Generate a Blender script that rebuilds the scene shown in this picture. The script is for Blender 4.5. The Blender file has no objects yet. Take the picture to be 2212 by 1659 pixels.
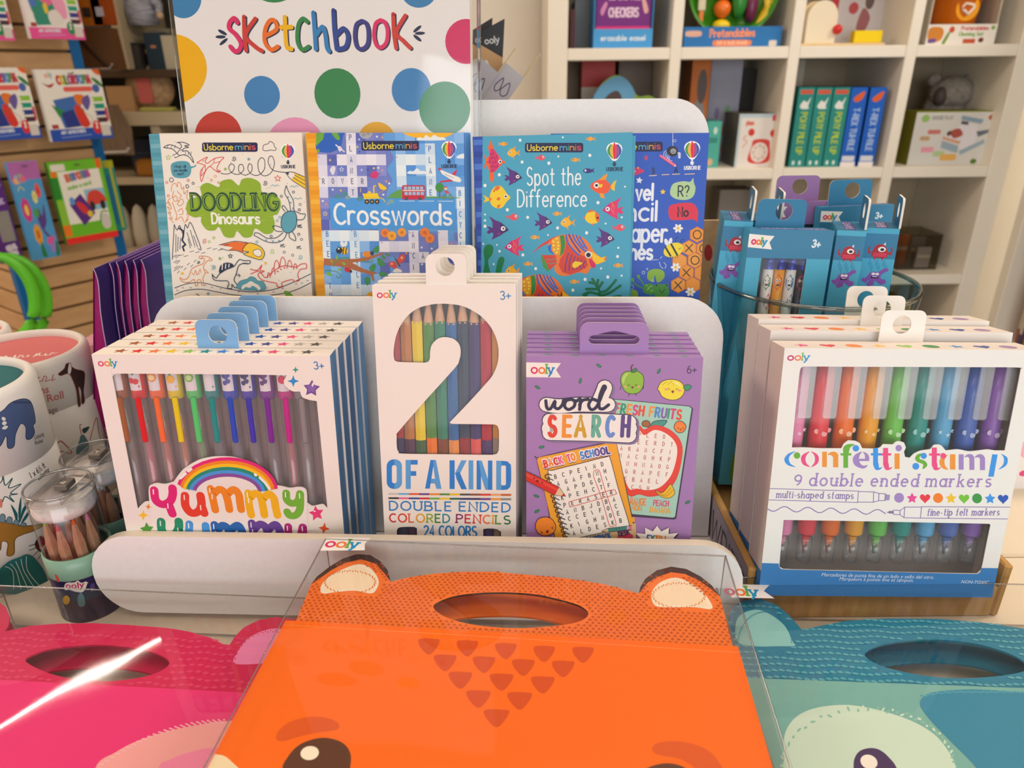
import bpy, math, random
from mathutils import Vector, Matrix
from mathutils.geometry import tessellate_polygon
SC = bpy.context.scene
COL = SC.collection
PI = math.pi
rad = math.radians

# ---------------------------------------------------------------- camera
EYE = Vector((0, 0, 1.25))
FPX, CX, CY = 1540.0, 1106.0, 829.5
_p, _r = rad(23.7), rad(-0.6)
FWD = Vector((0, math.cos(_p), -math.sin(_p)))
_rt = Vector((1, 0, 0)); _up = _rt.cross(FWD)
RT = _rt * math.cos(_r) + _up * math.sin(_r)
UP = -_rt * math.sin(_r) + _up * math.cos(_r)
cam = bpy.data.cameras.new('camera')
cam.sensor_fit = 'HORIZONTAL'; cam.sensor_width = 36.0
cam.lens = FPX / 2212 * 36
cam.clip_start = 0.01; cam.clip_end = 60
cam.dof.use_dof = True; cam.dof.focus_distance = 0.42; cam.dof.aperture_fstop = cam.lens / 2.1
camo = bpy.data.objects.new('camera', cam); COL.objects.link(camo)
m = Matrix.Identity(4)
for i in range(3):
    m[i][0], m[i][1], m[i][2], m[i][3] = RT[i], UP[i], -FWD[i], EYE[i]
camo.matrix_world = m
SC.camera = camo

# ---------------------------------------------------------------- world, lights, exposure
SC.view_settings.view_transform = 'Standard'; SC.view_settings.look = 'None'
SC.view_settings.gamma = 1; SC.view_settings.use_curve_mapping = False
SC.view_settings.exposure = -0.66
SC.cycles.use_denoising = True
SC.cycles.transparent_max_bounces = 28; SC.cycles.max_bounces = 5; SC.cycles.glossy_bounces = 3
SC.cycles.transmission_bounces = 4; SC.cycles.diffuse_bounces = 3
SC.cycles.use_adaptive_sampling = True; SC.cycles.adaptive_threshold = 0.04
SC.cycles.caustics_reflective = False; SC.cycles.caustics_refractive = False
SC.cycles.sample_clamp_indirect = 6
W = bpy.data.worlds.new('shop_world'); SC.world = W; W.use_nodes = True
W.node_tree.nodes['Background'].inputs[0].default_value = (0.75, 0.85, 1.0, 1)
W.node_tree.nodes['Background'].inputs[1].default_value = 0.6

def area(name, loc, rot, sx, sy, power, color):
    l = bpy.data.lights.new(name, 'AREA'); l.shape = 'RECTANGLE'; l.size = sx; l.size_y = sy
    l.energy = power; l.color = color
    o = bpy.data.objects.new(name, l); o.location = loc; o.rotation_euler = rot
    COL.objects.link(o); return o
# daylight through the shop window behind the camera, to the right
area('window_daylight', (0.7, -2.93, 1.34), (rad(90), 0, 0), 3.3, 1.55, 94, (0.93, 0.97, 1.0))
# warm shop ceiling light as unseen panels, added to brighten display and background
for lx, ly, lp, lc in ((-1.5, -1.6, 18, (1.0, .76, .70)), (-.5, -.6, 8, (1.0, .80, .66)), (1.0, -.6, 10, (1.0, .88, .78)), (-2.75, .7, 74, (1.0, .80, .64)), (2.6, .9, 88, (1.0, .88, .75)), (.6, 1.1, 15, (1.0, .86, .72)), (-2.9, 3.3, 24, (1.0, .80, .62))):
    area('ceiling_fill_light', (lx, ly, 2.84), (0, 0, 0), 1.2, .6, lp, lc)

# ---------------------------------------------------------------- materials
def lin(c):
    c /= 255.0
    return c / 12.92 if c <= 0.04045 else ((c + 0.055) / 1.055) ** 2.4
def rgb(h):
    h = h.lstrip('#')
    if len(h) == 3: h = ''.join(k * 2 for k in h)
    return tuple(lin(int(h[i:i + 2], 16)) for i in (0, 2, 4))
_M = {}
def ink(h, rough=0.5, spec=0.3, metal=0.0, coat=0.0):
    """Printed card, paint or plastic of one colour."""
    k = (h, rough, spec, metal, coat)
    if k not in _M:
        mt = bpy.data.materials.new('ink_' + h.lstrip('#')); mt.use_nodes = True
        b = mt.node_tree.nodes['Principled BSDF']
        b.inputs['Base Color'].default_value = (*rgb(h), 1)
        b.inputs['Roughness'].default_value = rough
        b.inputs['Specular IOR Level'].default_value = spec
        b.inputs['Metallic'].default_value = metal
        b.inputs['Coat Weight'].default_value = coat
        b.inputs['Coat Roughness'].default_value = 0.08
        _M[k] = mt
    return _M[k]
def grain(h, h2, scale=40, stretch=(1, 1, 12), rough=0.55, name='wood', bump=0.0):
    """Wood, kraft or cloth: two tones mixed by a stretched noise."""
    k = ('grain', h, h2, scale, stretch, rough, bump)
    if k not in _M:
        mt = bpy.data.materials.new(name); mt.use_nodes = True
        N, Lk = mt.node_tree.nodes, mt.node_tree.links
        b = N['Principled BSDF']; b.inputs['Roughness'].default_value = rough
        b.inputs['Specular IOR Level'].default_value = 0.3
        tc = N.new('ShaderNodeTexCoord'); mp = N.new('ShaderNodeMapping'); nz = N.new('ShaderNodeTexNoise'); rp = N.new('ShaderNodeValToRGB')
        mp.inputs['Scale'].default_value = stretch; nz.inputs['Scale'].default_value = scale; nz.inputs['Detail'].default_value = 4
        rp.color_ramp.elements[0].color = (*rgb(h), 1); rp.color_ramp.elements[1].color = (*rgb(h2), 1)
        rp.color_ramp.elements[0].position = 0.35; rp.color_ramp.elements[1].position = 0.65
        Lk.new(tc.outputs['Object'], mp.inputs[0]); Lk.new(mp.outputs[0], nz.inputs[0]); Lk.new(nz.outputs[0], rp.inputs[0]); Lk.new(rp.outputs[0], b.inputs['Base Color'])
        if bump:
            bp = N.new('ShaderNodeBump'); bp.inputs['Strength'].default_value = bump; bp.inputs['Distance'].default_value = 0.002
            Lk.new(nz.outputs[0], bp.inputs['Height']); Lk.new(bp.outputs[0], b.inputs['Normal'])
        _M[k] = mt
    return _M[k]
def film(tint='#ffffff', refl=0.05, rough=0.03, strength=1.0, wavy=0.0, veil=0.0):
    """Thin clear plastic sheet: see-through, with a mirror reflection that grows at grazing angles."""
    k = ('film', tint, refl, rough, strength, wavy, veil)
    if k not in _M:
        mt = bpy.data.materials.new('clear_plastic'); mt.use_nodes = True
        N, Lk = mt.node_tree.nodes, mt.node_tree.links; N.clear()
        out = N.new('ShaderNodeOutputMaterial'); mix = N.new('ShaderNodeMixShader'); tr = N.new('ShaderNodeBsdfTransparent'); gl = N.new('ShaderNodeBsdfGlossy')
        tr.inputs[0].default_value = (*rgb(tint), 1); gl.inputs['Roughness'].default_value = rough
        ge = N.new('ShaderNodeNewGeometry'); dt = N.new('ShaderNodeVectorMath'); dt.operation = 'DOT_PRODUCT'
        Lk.new(ge.outputs['Normal'], dt.inputs[0]); Lk.new(ge.outputs['Incoming'], dt.inputs[1])
        ab = N.new('ShaderNodeMath'); ab.operation = 'ABSOLUTE'; Lk.new(dt.outputs['Value'], ab.inputs[0])
        s1 = N.new('ShaderNodeMath'); s1.operation = 'SUBTRACT'; s1.inputs[0].default_value = 1; Lk.new(ab.outputs[0], s1.inputs[1])
        p5 = N.new('ShaderNodeMath'); p5.operation = 'POWER'; p5.inputs[1].default_value = 5; Lk.new(s1.outputs[0], p5.inputs[0])
        ma = N.new('ShaderNodeMath'); ma.operation = 'MULTIPLY_ADD'; ma.inputs[1].default_value = (1 - refl) * strength; ma.inputs[2].default_value = refl
        Lk.new(p5.outputs[0], ma.inputs[0])
        base = tr.outputs[0]
        if veil:
            df = N.new('ShaderNodeBsdfDiffuse'); m2 = N.new('ShaderNodeMixShader'); m2.inputs[0].default_value = veil
            Lk.new(tr.outputs[0], m2.inputs[1]); Lk.new(df.outputs[0], m2.inputs[2]); base = m2.outputs[0]
        Lk.new(ma.outputs[0], mix.inputs[0]); Lk.new(base, mix.inputs[1]); Lk.new(gl.outputs[0], mix.inputs[2]); Lk.new(mix.outputs[0], out.inputs[0])
        if wavy:
            tc = N.new('ShaderNodeTexCoord'); nz = N.new('ShaderNodeTexNoise'); nz.inputs['Scale'].default_value = 9; nz.inputs['Detail'].default_value = 1
            bp = N.new('ShaderNodeBump'); bp.inputs['Strength'].default_value = wavy; bp.inputs['Distance'].default_value = 0.01
            Lk.new(tc.outputs['Object'], nz.inputs[0]); Lk.new(nz.outputs[0], bp.inputs['Height']); Lk.new(bp.outputs[0], gl.inputs['Normal'])
        _M[k] = mt
    return _M[k]
def glow(h, s):
    k = ('glow', h, s)
    if k not in _M:
        mt = bpy.data.materials.new('lamp_glow'); mt.use_nodes = True
        b = mt.node_tree.nodes['Principled BSDF']
        b.inputs['Emission Color'].default_value = (*rgb(h), 1); b.inputs['Emission Strength'].default_value = s
        _M[k] = mt
    return _M[k]
def mat(x):
    return ink(x) if isinstance(x, str) else x
# ---------------------------------------------------------------- mesh building
class MB:
    """Collects shapes and links them as ONE mesh object."""
    def __init__(s): s.v = []; s.f = []; s.m = []; s.mats = []; s.sm = []
    def mi(s, x):
        x = mat(x)
        if x not in s.mats: s.mats.append(x)
        return s.mats.index(x)
    def add(s, vs, fs, m, smooth=False):
        n = len(s.v); i = s.mi(m)
        s.v += [tuple(p) for p in vs]
        for f in fs: s.f.append(tuple(k + n for k in f)); s.m.append(i); s.sm.append(smooth)
        return s
    def box(s, x0, y0, z0, x1, y1, z1, m, M=None):
        vs = [Vector(p) for p in ((x0, y0, z0), (x1, y0, z0), (x1, y1, z0), (x0, y1, z0), (x0, y0, z1), (x1, y0, z1), (x1, y1, z1), (x0, y1, z1))]
        if M: vs = [M @ p for p in vs]
        return s.add(vs, [(0, 3, 2, 1), (4, 5, 6, 7), (0, 1, 5, 4), (1, 2, 6, 5), (2, 3, 7, 6), (3, 0, 4, 7)], m)
    def bbox(s, x0, y0, z0, x1, y1, z1, m, b=0.002):
        """Box with chamfered vertical and horizontal edges."""
        def ring(z, i): return [(x0 + i, y0 + i + 0, z), (x1 - i, y0 + i, z), (x1 - i, y1 - i, z), (x0 + i, y1 - i, z)]
        def oct_(z, i):
            a = b
            return [(x0 + i + a, y0 + i, z), (x1 - i - a, y0 + i, z), (x1 - i, y0 + i + a, z), (x1 - i, y1 - i - a, z), (x1 - i - a, y1 - i, z), (x0 + i + a, y1 - i, z), (x0 + i, y1 - i - a, z), (x0 + i, y0 + i + a, z)]
        R = [oct_(z0, b), oct_(z0 + b, 0), oct_(z1 - b, 0), oct_(z1, b)]
        vs = [p for r in R for p in r]; fs = [tuple(range(7, -1, -1)), tuple(range(24, 32))]
        for k in range(3):
            for i in range(8): j = (i + 1) % 8; fs.append((k * 8 + i, k * 8 + j, k * 8 + 8 + j, k * 8 + 8 + i))
        return s.add(vs, fs, m)
    def tri(s, outer, holes, put, m):
        """Filled outline with holes, triangulated; put(u, v) -> 3D."""
        loops = [[Vector((p[0], p[1], 0)) for p in lp] for lp in [outer] + list(holes)]
        flat = [p for lp in loops for p in lp]
        return s.add([put(p.x, p.y) for p in flat], tessellate_polygon(loops), m)
    def slab(s, outer, holes, put, m, edge=None):
        """Card of real thickness: put(u, v, 0) is its front, put(u, v, 1) its back."""
        s.tri(outer, holes, lambda u, v: put(u, v, 0), m); s.tri(outer, holes, lambda u, v: put(u, v, 1), m)
        for lp in [outer] + list(holes):
            n = len(lp); vs = [put(p[0], p[1], k) for k in (0, 1) for p in lp]
            s.add(vs, [(i, (i + 1) % n, n + (i + 1) % n, n + i) for i in range(n)], edge or m)
        return s
    def lathe(s, prof, m, n=32, M=None, a0=0, a1=2 * PI, smooth=True):
        """prof: (radius, height) pairs turned about the z axis."""
        full = abs(a1 - a0 - 2 * PI) < 1e-6; k = n if full else n + 1
        vs = [Vector((r * math.cos(a0 + (a1 - a0) * i / n), r * math.sin(a0 + (a1 - a0) * i / n), z)) for r, z in prof for i in range(k)]
        if M: vs = [M @ p for p in vs]
        fs = []
        for j in range(len(prof) - 1):
            for i in range(n): q = (i + 1) % k; fs.append((j * k + i, j * k + q, (j + 1) * k + q, (j + 1) * k + i))
        return s.add(vs, fs, m, smooth)
    def tube(s, pts, r, m, n=8, cap=True, closed=False):
        pts = [Vector(p) for p in pts]; vs = []; L = len(pts)
        rs = r if isinstance(r, (list, tuple)) else [r] * L
        ref = Vector((0, 0, 1))
        for i, p in enumerate(pts):
            t = (pts[(i + 1) % L if closed else min(i + 1, L - 1)] - pts[i - 1 if (closed or i) else 0]).normalized()
            a = t.cross(ref if abs(t.dot(ref)) < 0.95 else Vector((0, 1, 0))).normalized(); b = t.cross(a)
            vs += [p + (a * math.cos(2 * PI * k / n) + b * math.sin(2 * PI * k / n)) * rs[i] for k in range(n)]
        fs = [(i * n + k, i * n + (k + 1) % n, ((i + 1) % L) * n + (k + 1) % n, ((i + 1) % L) * n + k) for i in range(L if closed else L - 1) for k in range(n)]
        s.add(vs, fs, m, True)
        if cap and not closed: s.add(vs[:n], [tuple(range(n))], m); s.add(vs[-n:], [tuple(range(n))], m)
        return s
    def ball(s, c, r, m, n=16, sc=(1, 1, 1), M=None):
        h = n // 2
        pr = [(max(1e-5, math.sin(PI * i / h)), -math.cos(PI * i / h)) for i in range(h + 1)]
        T = Matrix.Translation(c) @ (M or Matrix.Identity(4)) @ Matrix.Diagonal((r * sc[0], r * sc[1], r * sc[2], 1))
        return s.lathe(pr, m, n, T)
    def build(s, name, parent=None, **kw):
        me = bpy.data.meshes.new(name); me.from_pydata(s.v, [], s.f)
        for x in s.mats: me.materials.append(x)
        me.polygons.foreach_set('material_index', s.m); me.polygons.foreach_set('use_smooth', s.sm); me.update()
        o = bpy.data.objects.new(name, me); COL.objects.link(o)
        if parent: o.parent = parent
        for k, v in kw.items(): o[k] = v
        return o

def tag(o, label=None, cat=None, group=None, kind=None):
    if label: o['label'] = label
    if cat: o['category'] = cat
    if group: o['group'] = group
    if kind: o['kind'] = kind
    return o
def thing(name, label, cat, M=None, group=None):
    """An Empty at the thing's base that parents its parts."""
    o = bpy.data.objects.new(name, None); COL.objects.link(o); o.empty_display_size = 0.02
    if M is not None: o.matrix_world = M
    return tag(o, label, cat, group)
def dup(root, M, label, group=None):
    """A copy of a thing with copies of its parts and sub-parts."""
    r = root.copy(); COL.objects.link(r); r.matrix_world = M; r['label'] = label
    if group: r['group'] = group
    for ch in list(root.children):
        c = ch.copy(); COL.objects.link(c); c.parent = r
        for g in ch.children: d = g.copy(); COL.objects.link(d); d.parent = c
    return r
def at(x, y, Y=None, Z=None):
    """The point of the place seen at a pixel of the photograph, on the upright plane y = Y or the level plane z = Z (from the eye)."""
    d = FWD + RT * ((x - CX) / FPX) - UP * ((y - CY) / FPX)
    return EYE + d * (Y / d.y if Y is not None else Z / d.z)
def pose(pos, yaw, lean, roll):
    """Local x along the face, y away from the viewer, z up the face; pos is relative to the eye."""
    cy, sy, cl, sl = math.cos(rad(yaw)), math.sin(rad(yaw)), math.cos(rad(lean)), math.sin(rad(lean))
    ex, ey, z = Vector((cy, -sy, 0)), Vector((sy, cy, 0)), Vector((0, 0, 1))
    u = z * cl + ey * sl; n = -ey * cl + z * sl
    c, s = math.cos(rad(roll)), math.sin(rad(roll))
    X, U = ex * c + u * s, u * c - ex * s
    m = Matrix.Identity(4); o = EYE + Vector(pos)
    for i in range(3): m[i][0], m[i][1], m[i][2], m[i][3] = X[i], -n[i], U[i], o[i]
    return m
def up_from(TL, yaw, lean, roll, h):
    """Pose of a carton from its front top left corner and its height."""
    m = pose(TL, yaw, lean, roll); return m @ Matrix.Translation((0, 0, -h))
T3 = Matrix.Translation

# ---------------------------------------------------------------- lettering: one-line letters drawn with a thick pen
G = {
'a': "(.25,.31,.25,.31,60,420)|.5,.62 .5,0", 'b': "0,1 0,0|(.25,.31,.25,.31,0,360)", 'c': "(.27,.31,.27,.31,50,310)",
'd': "(.25,.31,.25,.31,0,360)|.5,1 .5,0", 'e': ".02,.33 .5,.33 (.26,.31,.25,.31,5,315)", 'f': "(.32,.8,.18,.2,80,180) .14,0|0,.62 .32,.62",
'g': "(.25,.31,.25,.31,0,360)|.5,.62 .5,-.1 (.26,-.1,.24,.22,0,-150)", 'h': "0,1 0,0|0,.36 (.23,.36,.23,.26,180,0) .46,0", 'i': "0,.62 0,0|0,.86 0,.865",
'j': ".1,.62 .1,-.1 (-.05,-.1,.15,.18,0,-120)|.1,.84 .1,.85", 'k': "0,1 0,0|.4,.62 .02,.28|.14,.38 .42,0", 'l': "0,1 0,0",
'm': "0,.62 0,0|0,.4 (.19,.4,.19,.22,180,0) .38,0|.38,.4 (.57,.4,.19,.22,180,0) .76,0", 'n': "0,.62 0,0|0,.38 (.22,.38,.22,.24,180,0) .44,0",
'o': "(.26,.31,.26,.31,90,450)", 'p': "0,.62 0,-.34|(.25,.31,.25,.31,0,360)", 'q': "(.25,.31,.25,.31,0,360)|.5,.62 .5,-.34", 'r': "0,.62 0,0|0,.36 (.22,.36,.22,.26,180,60)",
's': "(.2,.46,.19,.16,35,270) (.2,.15,.2,.15,90,-150)", 't': ".14,.9 .14,.14 (.3,.14,.16,.14,180,290)|0,.62 .32,.62",
'u': "0,.62 0,.24 (.22,.24,.22,.24,180,360) .44,.62|.44,.3 .44,0", 'v': "0,.62 .22,0 .44,.62", 'w': "0,.62 .17,0 .34,.6 .51,0 .68,.62",
'x': "0,.62 .42,0|.42,.62 0,0", 'y': "0,.62 .23,.02|.46,.62 .2,-.1 .1,-.3 0,-.34", 'z': "0,.62 .4,.62 0,0 .42,0",
'A': "0,0 .3,1 .6,0|.1,.34 .5,.34", 'B': "0,0 0,1 .26,1 (.26,.76,.2,.24,90,-90) 0,.52|.26,.52 (.28,.26,.24,.26,90,-90) 0,0", 'C': "(.34,.5,.34,.5,50,310)",
'D': "0,0 0,1 .2,1 (.2,.5,.38,.5,90,-90) 0,0", 'E': ".46,1 0,1 0,0 .46,0|0,.52 .4,.52", 'F': ".46,1 0,1 0,0|0,.52 .38,.52", 'G': "(.34,.5,.34,.5,50,340) .66,.45 .4,.45",
'H': "0,0 0,1|.54,0 .54,1|0,.52 .54,.52", 'I': "0,0 0,1", 'J': ".36,1 .36,.22 (.18,.22,.18,.22,0,-170)", 'K': "0,0 0,1|.5,1 .02,.44|.16,.58 .54,0", 'L': "0,1 0,0 .44,0",
'M': "0,0 .04,1 .36,.3 .68,1 .72,0", 'N': "0,0 0,1 .54,0 .54,1", 'O': "(.36,.5,.36,.5,90,450)", 'P': "0,0 0,1 .24,1 (.24,.74,.24,.26,90,-90) 0,.48",
'Q': "(.36,.5,.36,.5,90,450)|.42,.2 .7,-.04", 'R': "0,0 0,1 .24,1 (.24,.74,.24,.26,90,-90) 0,.48|.22,.48 .52,0", 'S': "(.25,.75,.23,.25,35,270) (.25,.25,.25,.25,90,-150)",
'T': ".27,0 .27,1|0,1 .54,1", 'U': "0,1 0,.3 (.27,.3,.27,.3,180,360) .54,1", 'V': "0,1 .28,0 .56,1", 'W': "0,1 .2,0 .42,.9 .64,0 .84,1", 'X': "0,1 .52,0|.52,1 0,0",
'Y': "0,1 .27,.5 .54,1|.27,.5 .27,0", 'Z': "0,1 .5,1 0,0 .52,0", '1': "0,.8 .18,1 .18,0", '2': "(.25,.74,.24,.26,170,-35) 0,0 .5,0", '3': "(.22,.75,.22,.25,150,-80) (.22,.26,.25,.26,80,-150)",
'4': ".36,0 .36,1 0,.3 .5,.3", '6': "(.26,.3,.25,.3,90,450) |.06,.42 (.4,.4,.36,.6,165,95)", '9': "(.25,.7,.25,.3,-90,270)|.5,.7 (.1,.6,.4,.6,10,-70)", '5': ".44,1 .08,1 .04,.56 (.22,.32,.25,.3,120,-150)", '7': "0,1 .5,1 .16,0", '8': "(.24,.76,.2,.24,90,450)|(.24,.26,.24,.26,90,450)",
'0': "(.28,.5,.28,.5,90,450)", '+': "0,.4 .5,.4|.25,.15 .25,.65", '-': "0,.32 .26,.32", '.': "0,0 0,.005", '?': "(.2,.76,.2,.24,170,-60) .2,.34|.2,.02 .2,.03", "'": "0,1 0,.82", '!': "0,1 0,.3|0,0 0,.01", '~': "(.25,.31,.25,.31,90,270)", ' ': "", ',': "0,.04 -.04,-.14", '&': ".56,0 .1,.7 (.25,.8,.17,.2,200,-20) .02,.3 (.24,.22,.22,.22,160,360)",
}
def arc(cx, cy, rx, ry, a0, a1):
    n = max(3, int(abs(a1 - a0) / 22))
    return [(cx + rx * math.cos(rad(a0 + (a1 - a0) * i / n)), cy + ry * math.sin(rad(a0 + (a1 - a0) * i / n))) for i in range(n + 1)]
_G = {}
def glyph(ch):
    if ch not in _G:
        st = []
        for part in G.get(ch, G['o']).split('|'):
            pl = []
            for tk in part.split():
                if tk[0] == '(': pl += arc(*map(float, tk[1:-1].split(',')))
                else: pl.append(tuple(map(float, tk.split(','))))
            if pl: st.append(pl)
        w = max([p[0] for pl in st for p in pl], default=0.22)
        _G[ch] = (st, w)
    return _G[ch]
def thick(pl, t, caps=True):
    """Outline pieces of a polyline drawn with a pen t wide: convex polygons."""
    P = [Vector((p[0], p[1])) for p in pl]; Q = [P[0]]
    for p in P[1:]:
        if (p - Q[-1]).length > 1e-9: Q.append(p)
    if len(Q) == 1: return [disc(Q[0].x, Q[0].y, t / 2, t / 2, 12)]
    closed = (Q[0] - Q[-1]).length < 1e-7 and len(Q) > 3
    if closed: Q.pop()
    n = len(Q); L = []; R = []; out = []
    for i in range(n):
        a = Q[i] - Q[i - 1] if (i or closed) else Q[1] - Q[0]
        b = Q[(i + 1) % n] - Q[i] if (i < n - 1 or closed) else Q[i] - Q[i - 1]
        a = a.normalized(); b = b.normalized(); na = Vector((-a.y, a.x)); nb = Vector((-b.y, b.x)); d = na + nb
        if d.length < 0.9 and i not in (0, n - 1):          # sharp turn: a round join
            out.append(disc(Q[i].x, Q[i].y, t / 2, t / 2, 10)); d = nb if d.length < 0.2 else d
        d = d.normalized(); k = min(1.6, 1 / max(0.3, d.dot(nb))) * t / 2
        L.append(Q[i] + d * k); R.append(Q[i] - d * k)
    for i in range(n if closed else n - 1):
        j = (i + 1) % n; out += [[L[i], L[j], R[j]], [L[i], R[j], R[i]]]
    if caps and not closed: out += [disc(p.x, p.y, t / 2, t / 2, 12) for p in (Q[0], Q[-1])]
    return out
def disc(cx, cy, rx, ry, n=28, rot=0):
    c, s = math.cos(rad(rot)), math.sin(rad(rot))
    return [Vector((cx + rx * math.cos(2 * PI * i / n) * c - ry * math.sin(2 * PI * i / n) * s, cy + rx * math.cos(2 * PI * i / n) * s + ry * math.sin(2 * PI * i / n) * c)) for i in range(n)]
def spline(pts, closed=True, k=6):
    """Catmull-Rom through the points."""
    n = len(pts); out = []
    for i in range(n if closed else n - 1):
        p = [pts[(i + j) % n] if closed else pts[min(max(i + j, 0), n - 1)] for j in (-1, 0, 1, 2)]
        for q in range(k):
            t = q / k
            out.append(tuple(0.5 * (2 * p[1][c] + (p[2][c] - p[0][c]) * t + (2 * p[0][c] - 5 * p[1][c] + 4 * p[2][c] - p[3][c]) * t * t + (3 * p[1][c] - p[0][c] - 3 * p[2][c] + p[3][c]) * t ** 3) for c in (0, 1)))
    if not closed: out.append(tuple(pts[-1]))
    return out
def rrect(x0, y0, x1, y1, r, k=5, corners=(1, 1, 1, 1)):
    """Rounded rectangle, corners in order (x1,y1) (x0,y1) (x0,y0) (x1,y0)."""
    out = []
    for (cx, cy, a), on, (sx, sy) in zip(((x1 - r, y1 - r, 0), (x0 + r, y1 - r, 90), (x0 + r, y0 + r, 180), (x1 - r, y0 + r, 270)), corners, ((x1, y1), (x0, y1), (x0, y0), (x1, y0))):
        out += [(cx + r * math.cos(rad(a + 90 * i / k)), cy + r * math.sin(rad(a + 90 * i / k))) for i in range(k + 1)] if on else [(sx, sy)]
    return out
def soft(p, k=3):
    """Round off the gentle bends of an outline, keeping its sharp corners."""
    n = len(p); out = []; V = [Vector((q[0], q[1])) for q in p]
    def bend(i):
        a, b = V[i] - V[i - 1], V[(i + 1) % n] - V[i]
        return a.length < 1e-9 or b.length < 1e-9 or a.angle(b) > .75
    for i in range(n):
        j = (i + 1) % n; q = [V[i - 1], V[i], V[j], V[(i + 2) % n]]; c = bend(i) or bend(j)
        for s in range(1 if c else k):
            t = s / k; out.append(tuple(.5 * (2 * q[1] + (q[2] - q[0]) * t + (2 * q[0] - 5 * q[1] + 4 * q[2] - q[3]) * t * t + (3 * q[1] - q[0] - 3 * q[2] + q[3]) * t ** 3)))
    return out
_BF = {}
def printed(text, bold=0.0):
    """Triangles of a word set in the built-in typeface: (points, triangles, width); height of a capital is 1."""
    k = (text, bold)
    if k not in _BF:
        cu = bpy.data.curves.new('t', 'FONT'); cu.body = text; cu.resolution_u = 2; cu.offset = bold
        ob = bpy.data.objects.new('t', cu); COL.objects.link(ob)
        me = bpy.data.meshes.new_from_object(ob.evaluated_get(bpy.context.evaluated_depsgraph_get()))
        me.calc_loop_triangles()
        pts = [(v.co.x / 0.729, v.co.y / 0.729) for v in me.vertices]; tr = [tuple(t.vertices) for t in me.loop_triangles]
        bpy.data.objects.remove(ob); bpy.data.curves.remove(cu); bpy.data.meshes.remove(me)
        x0 = min((p[0] for p in pts), default=0); x1 = max((p[0] for p in pts), default=1)
        _BF[k] = ([(p[0] - x0, p[1]) for p in pts], tr, x1 - x0)
    return _BF[k]

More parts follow.
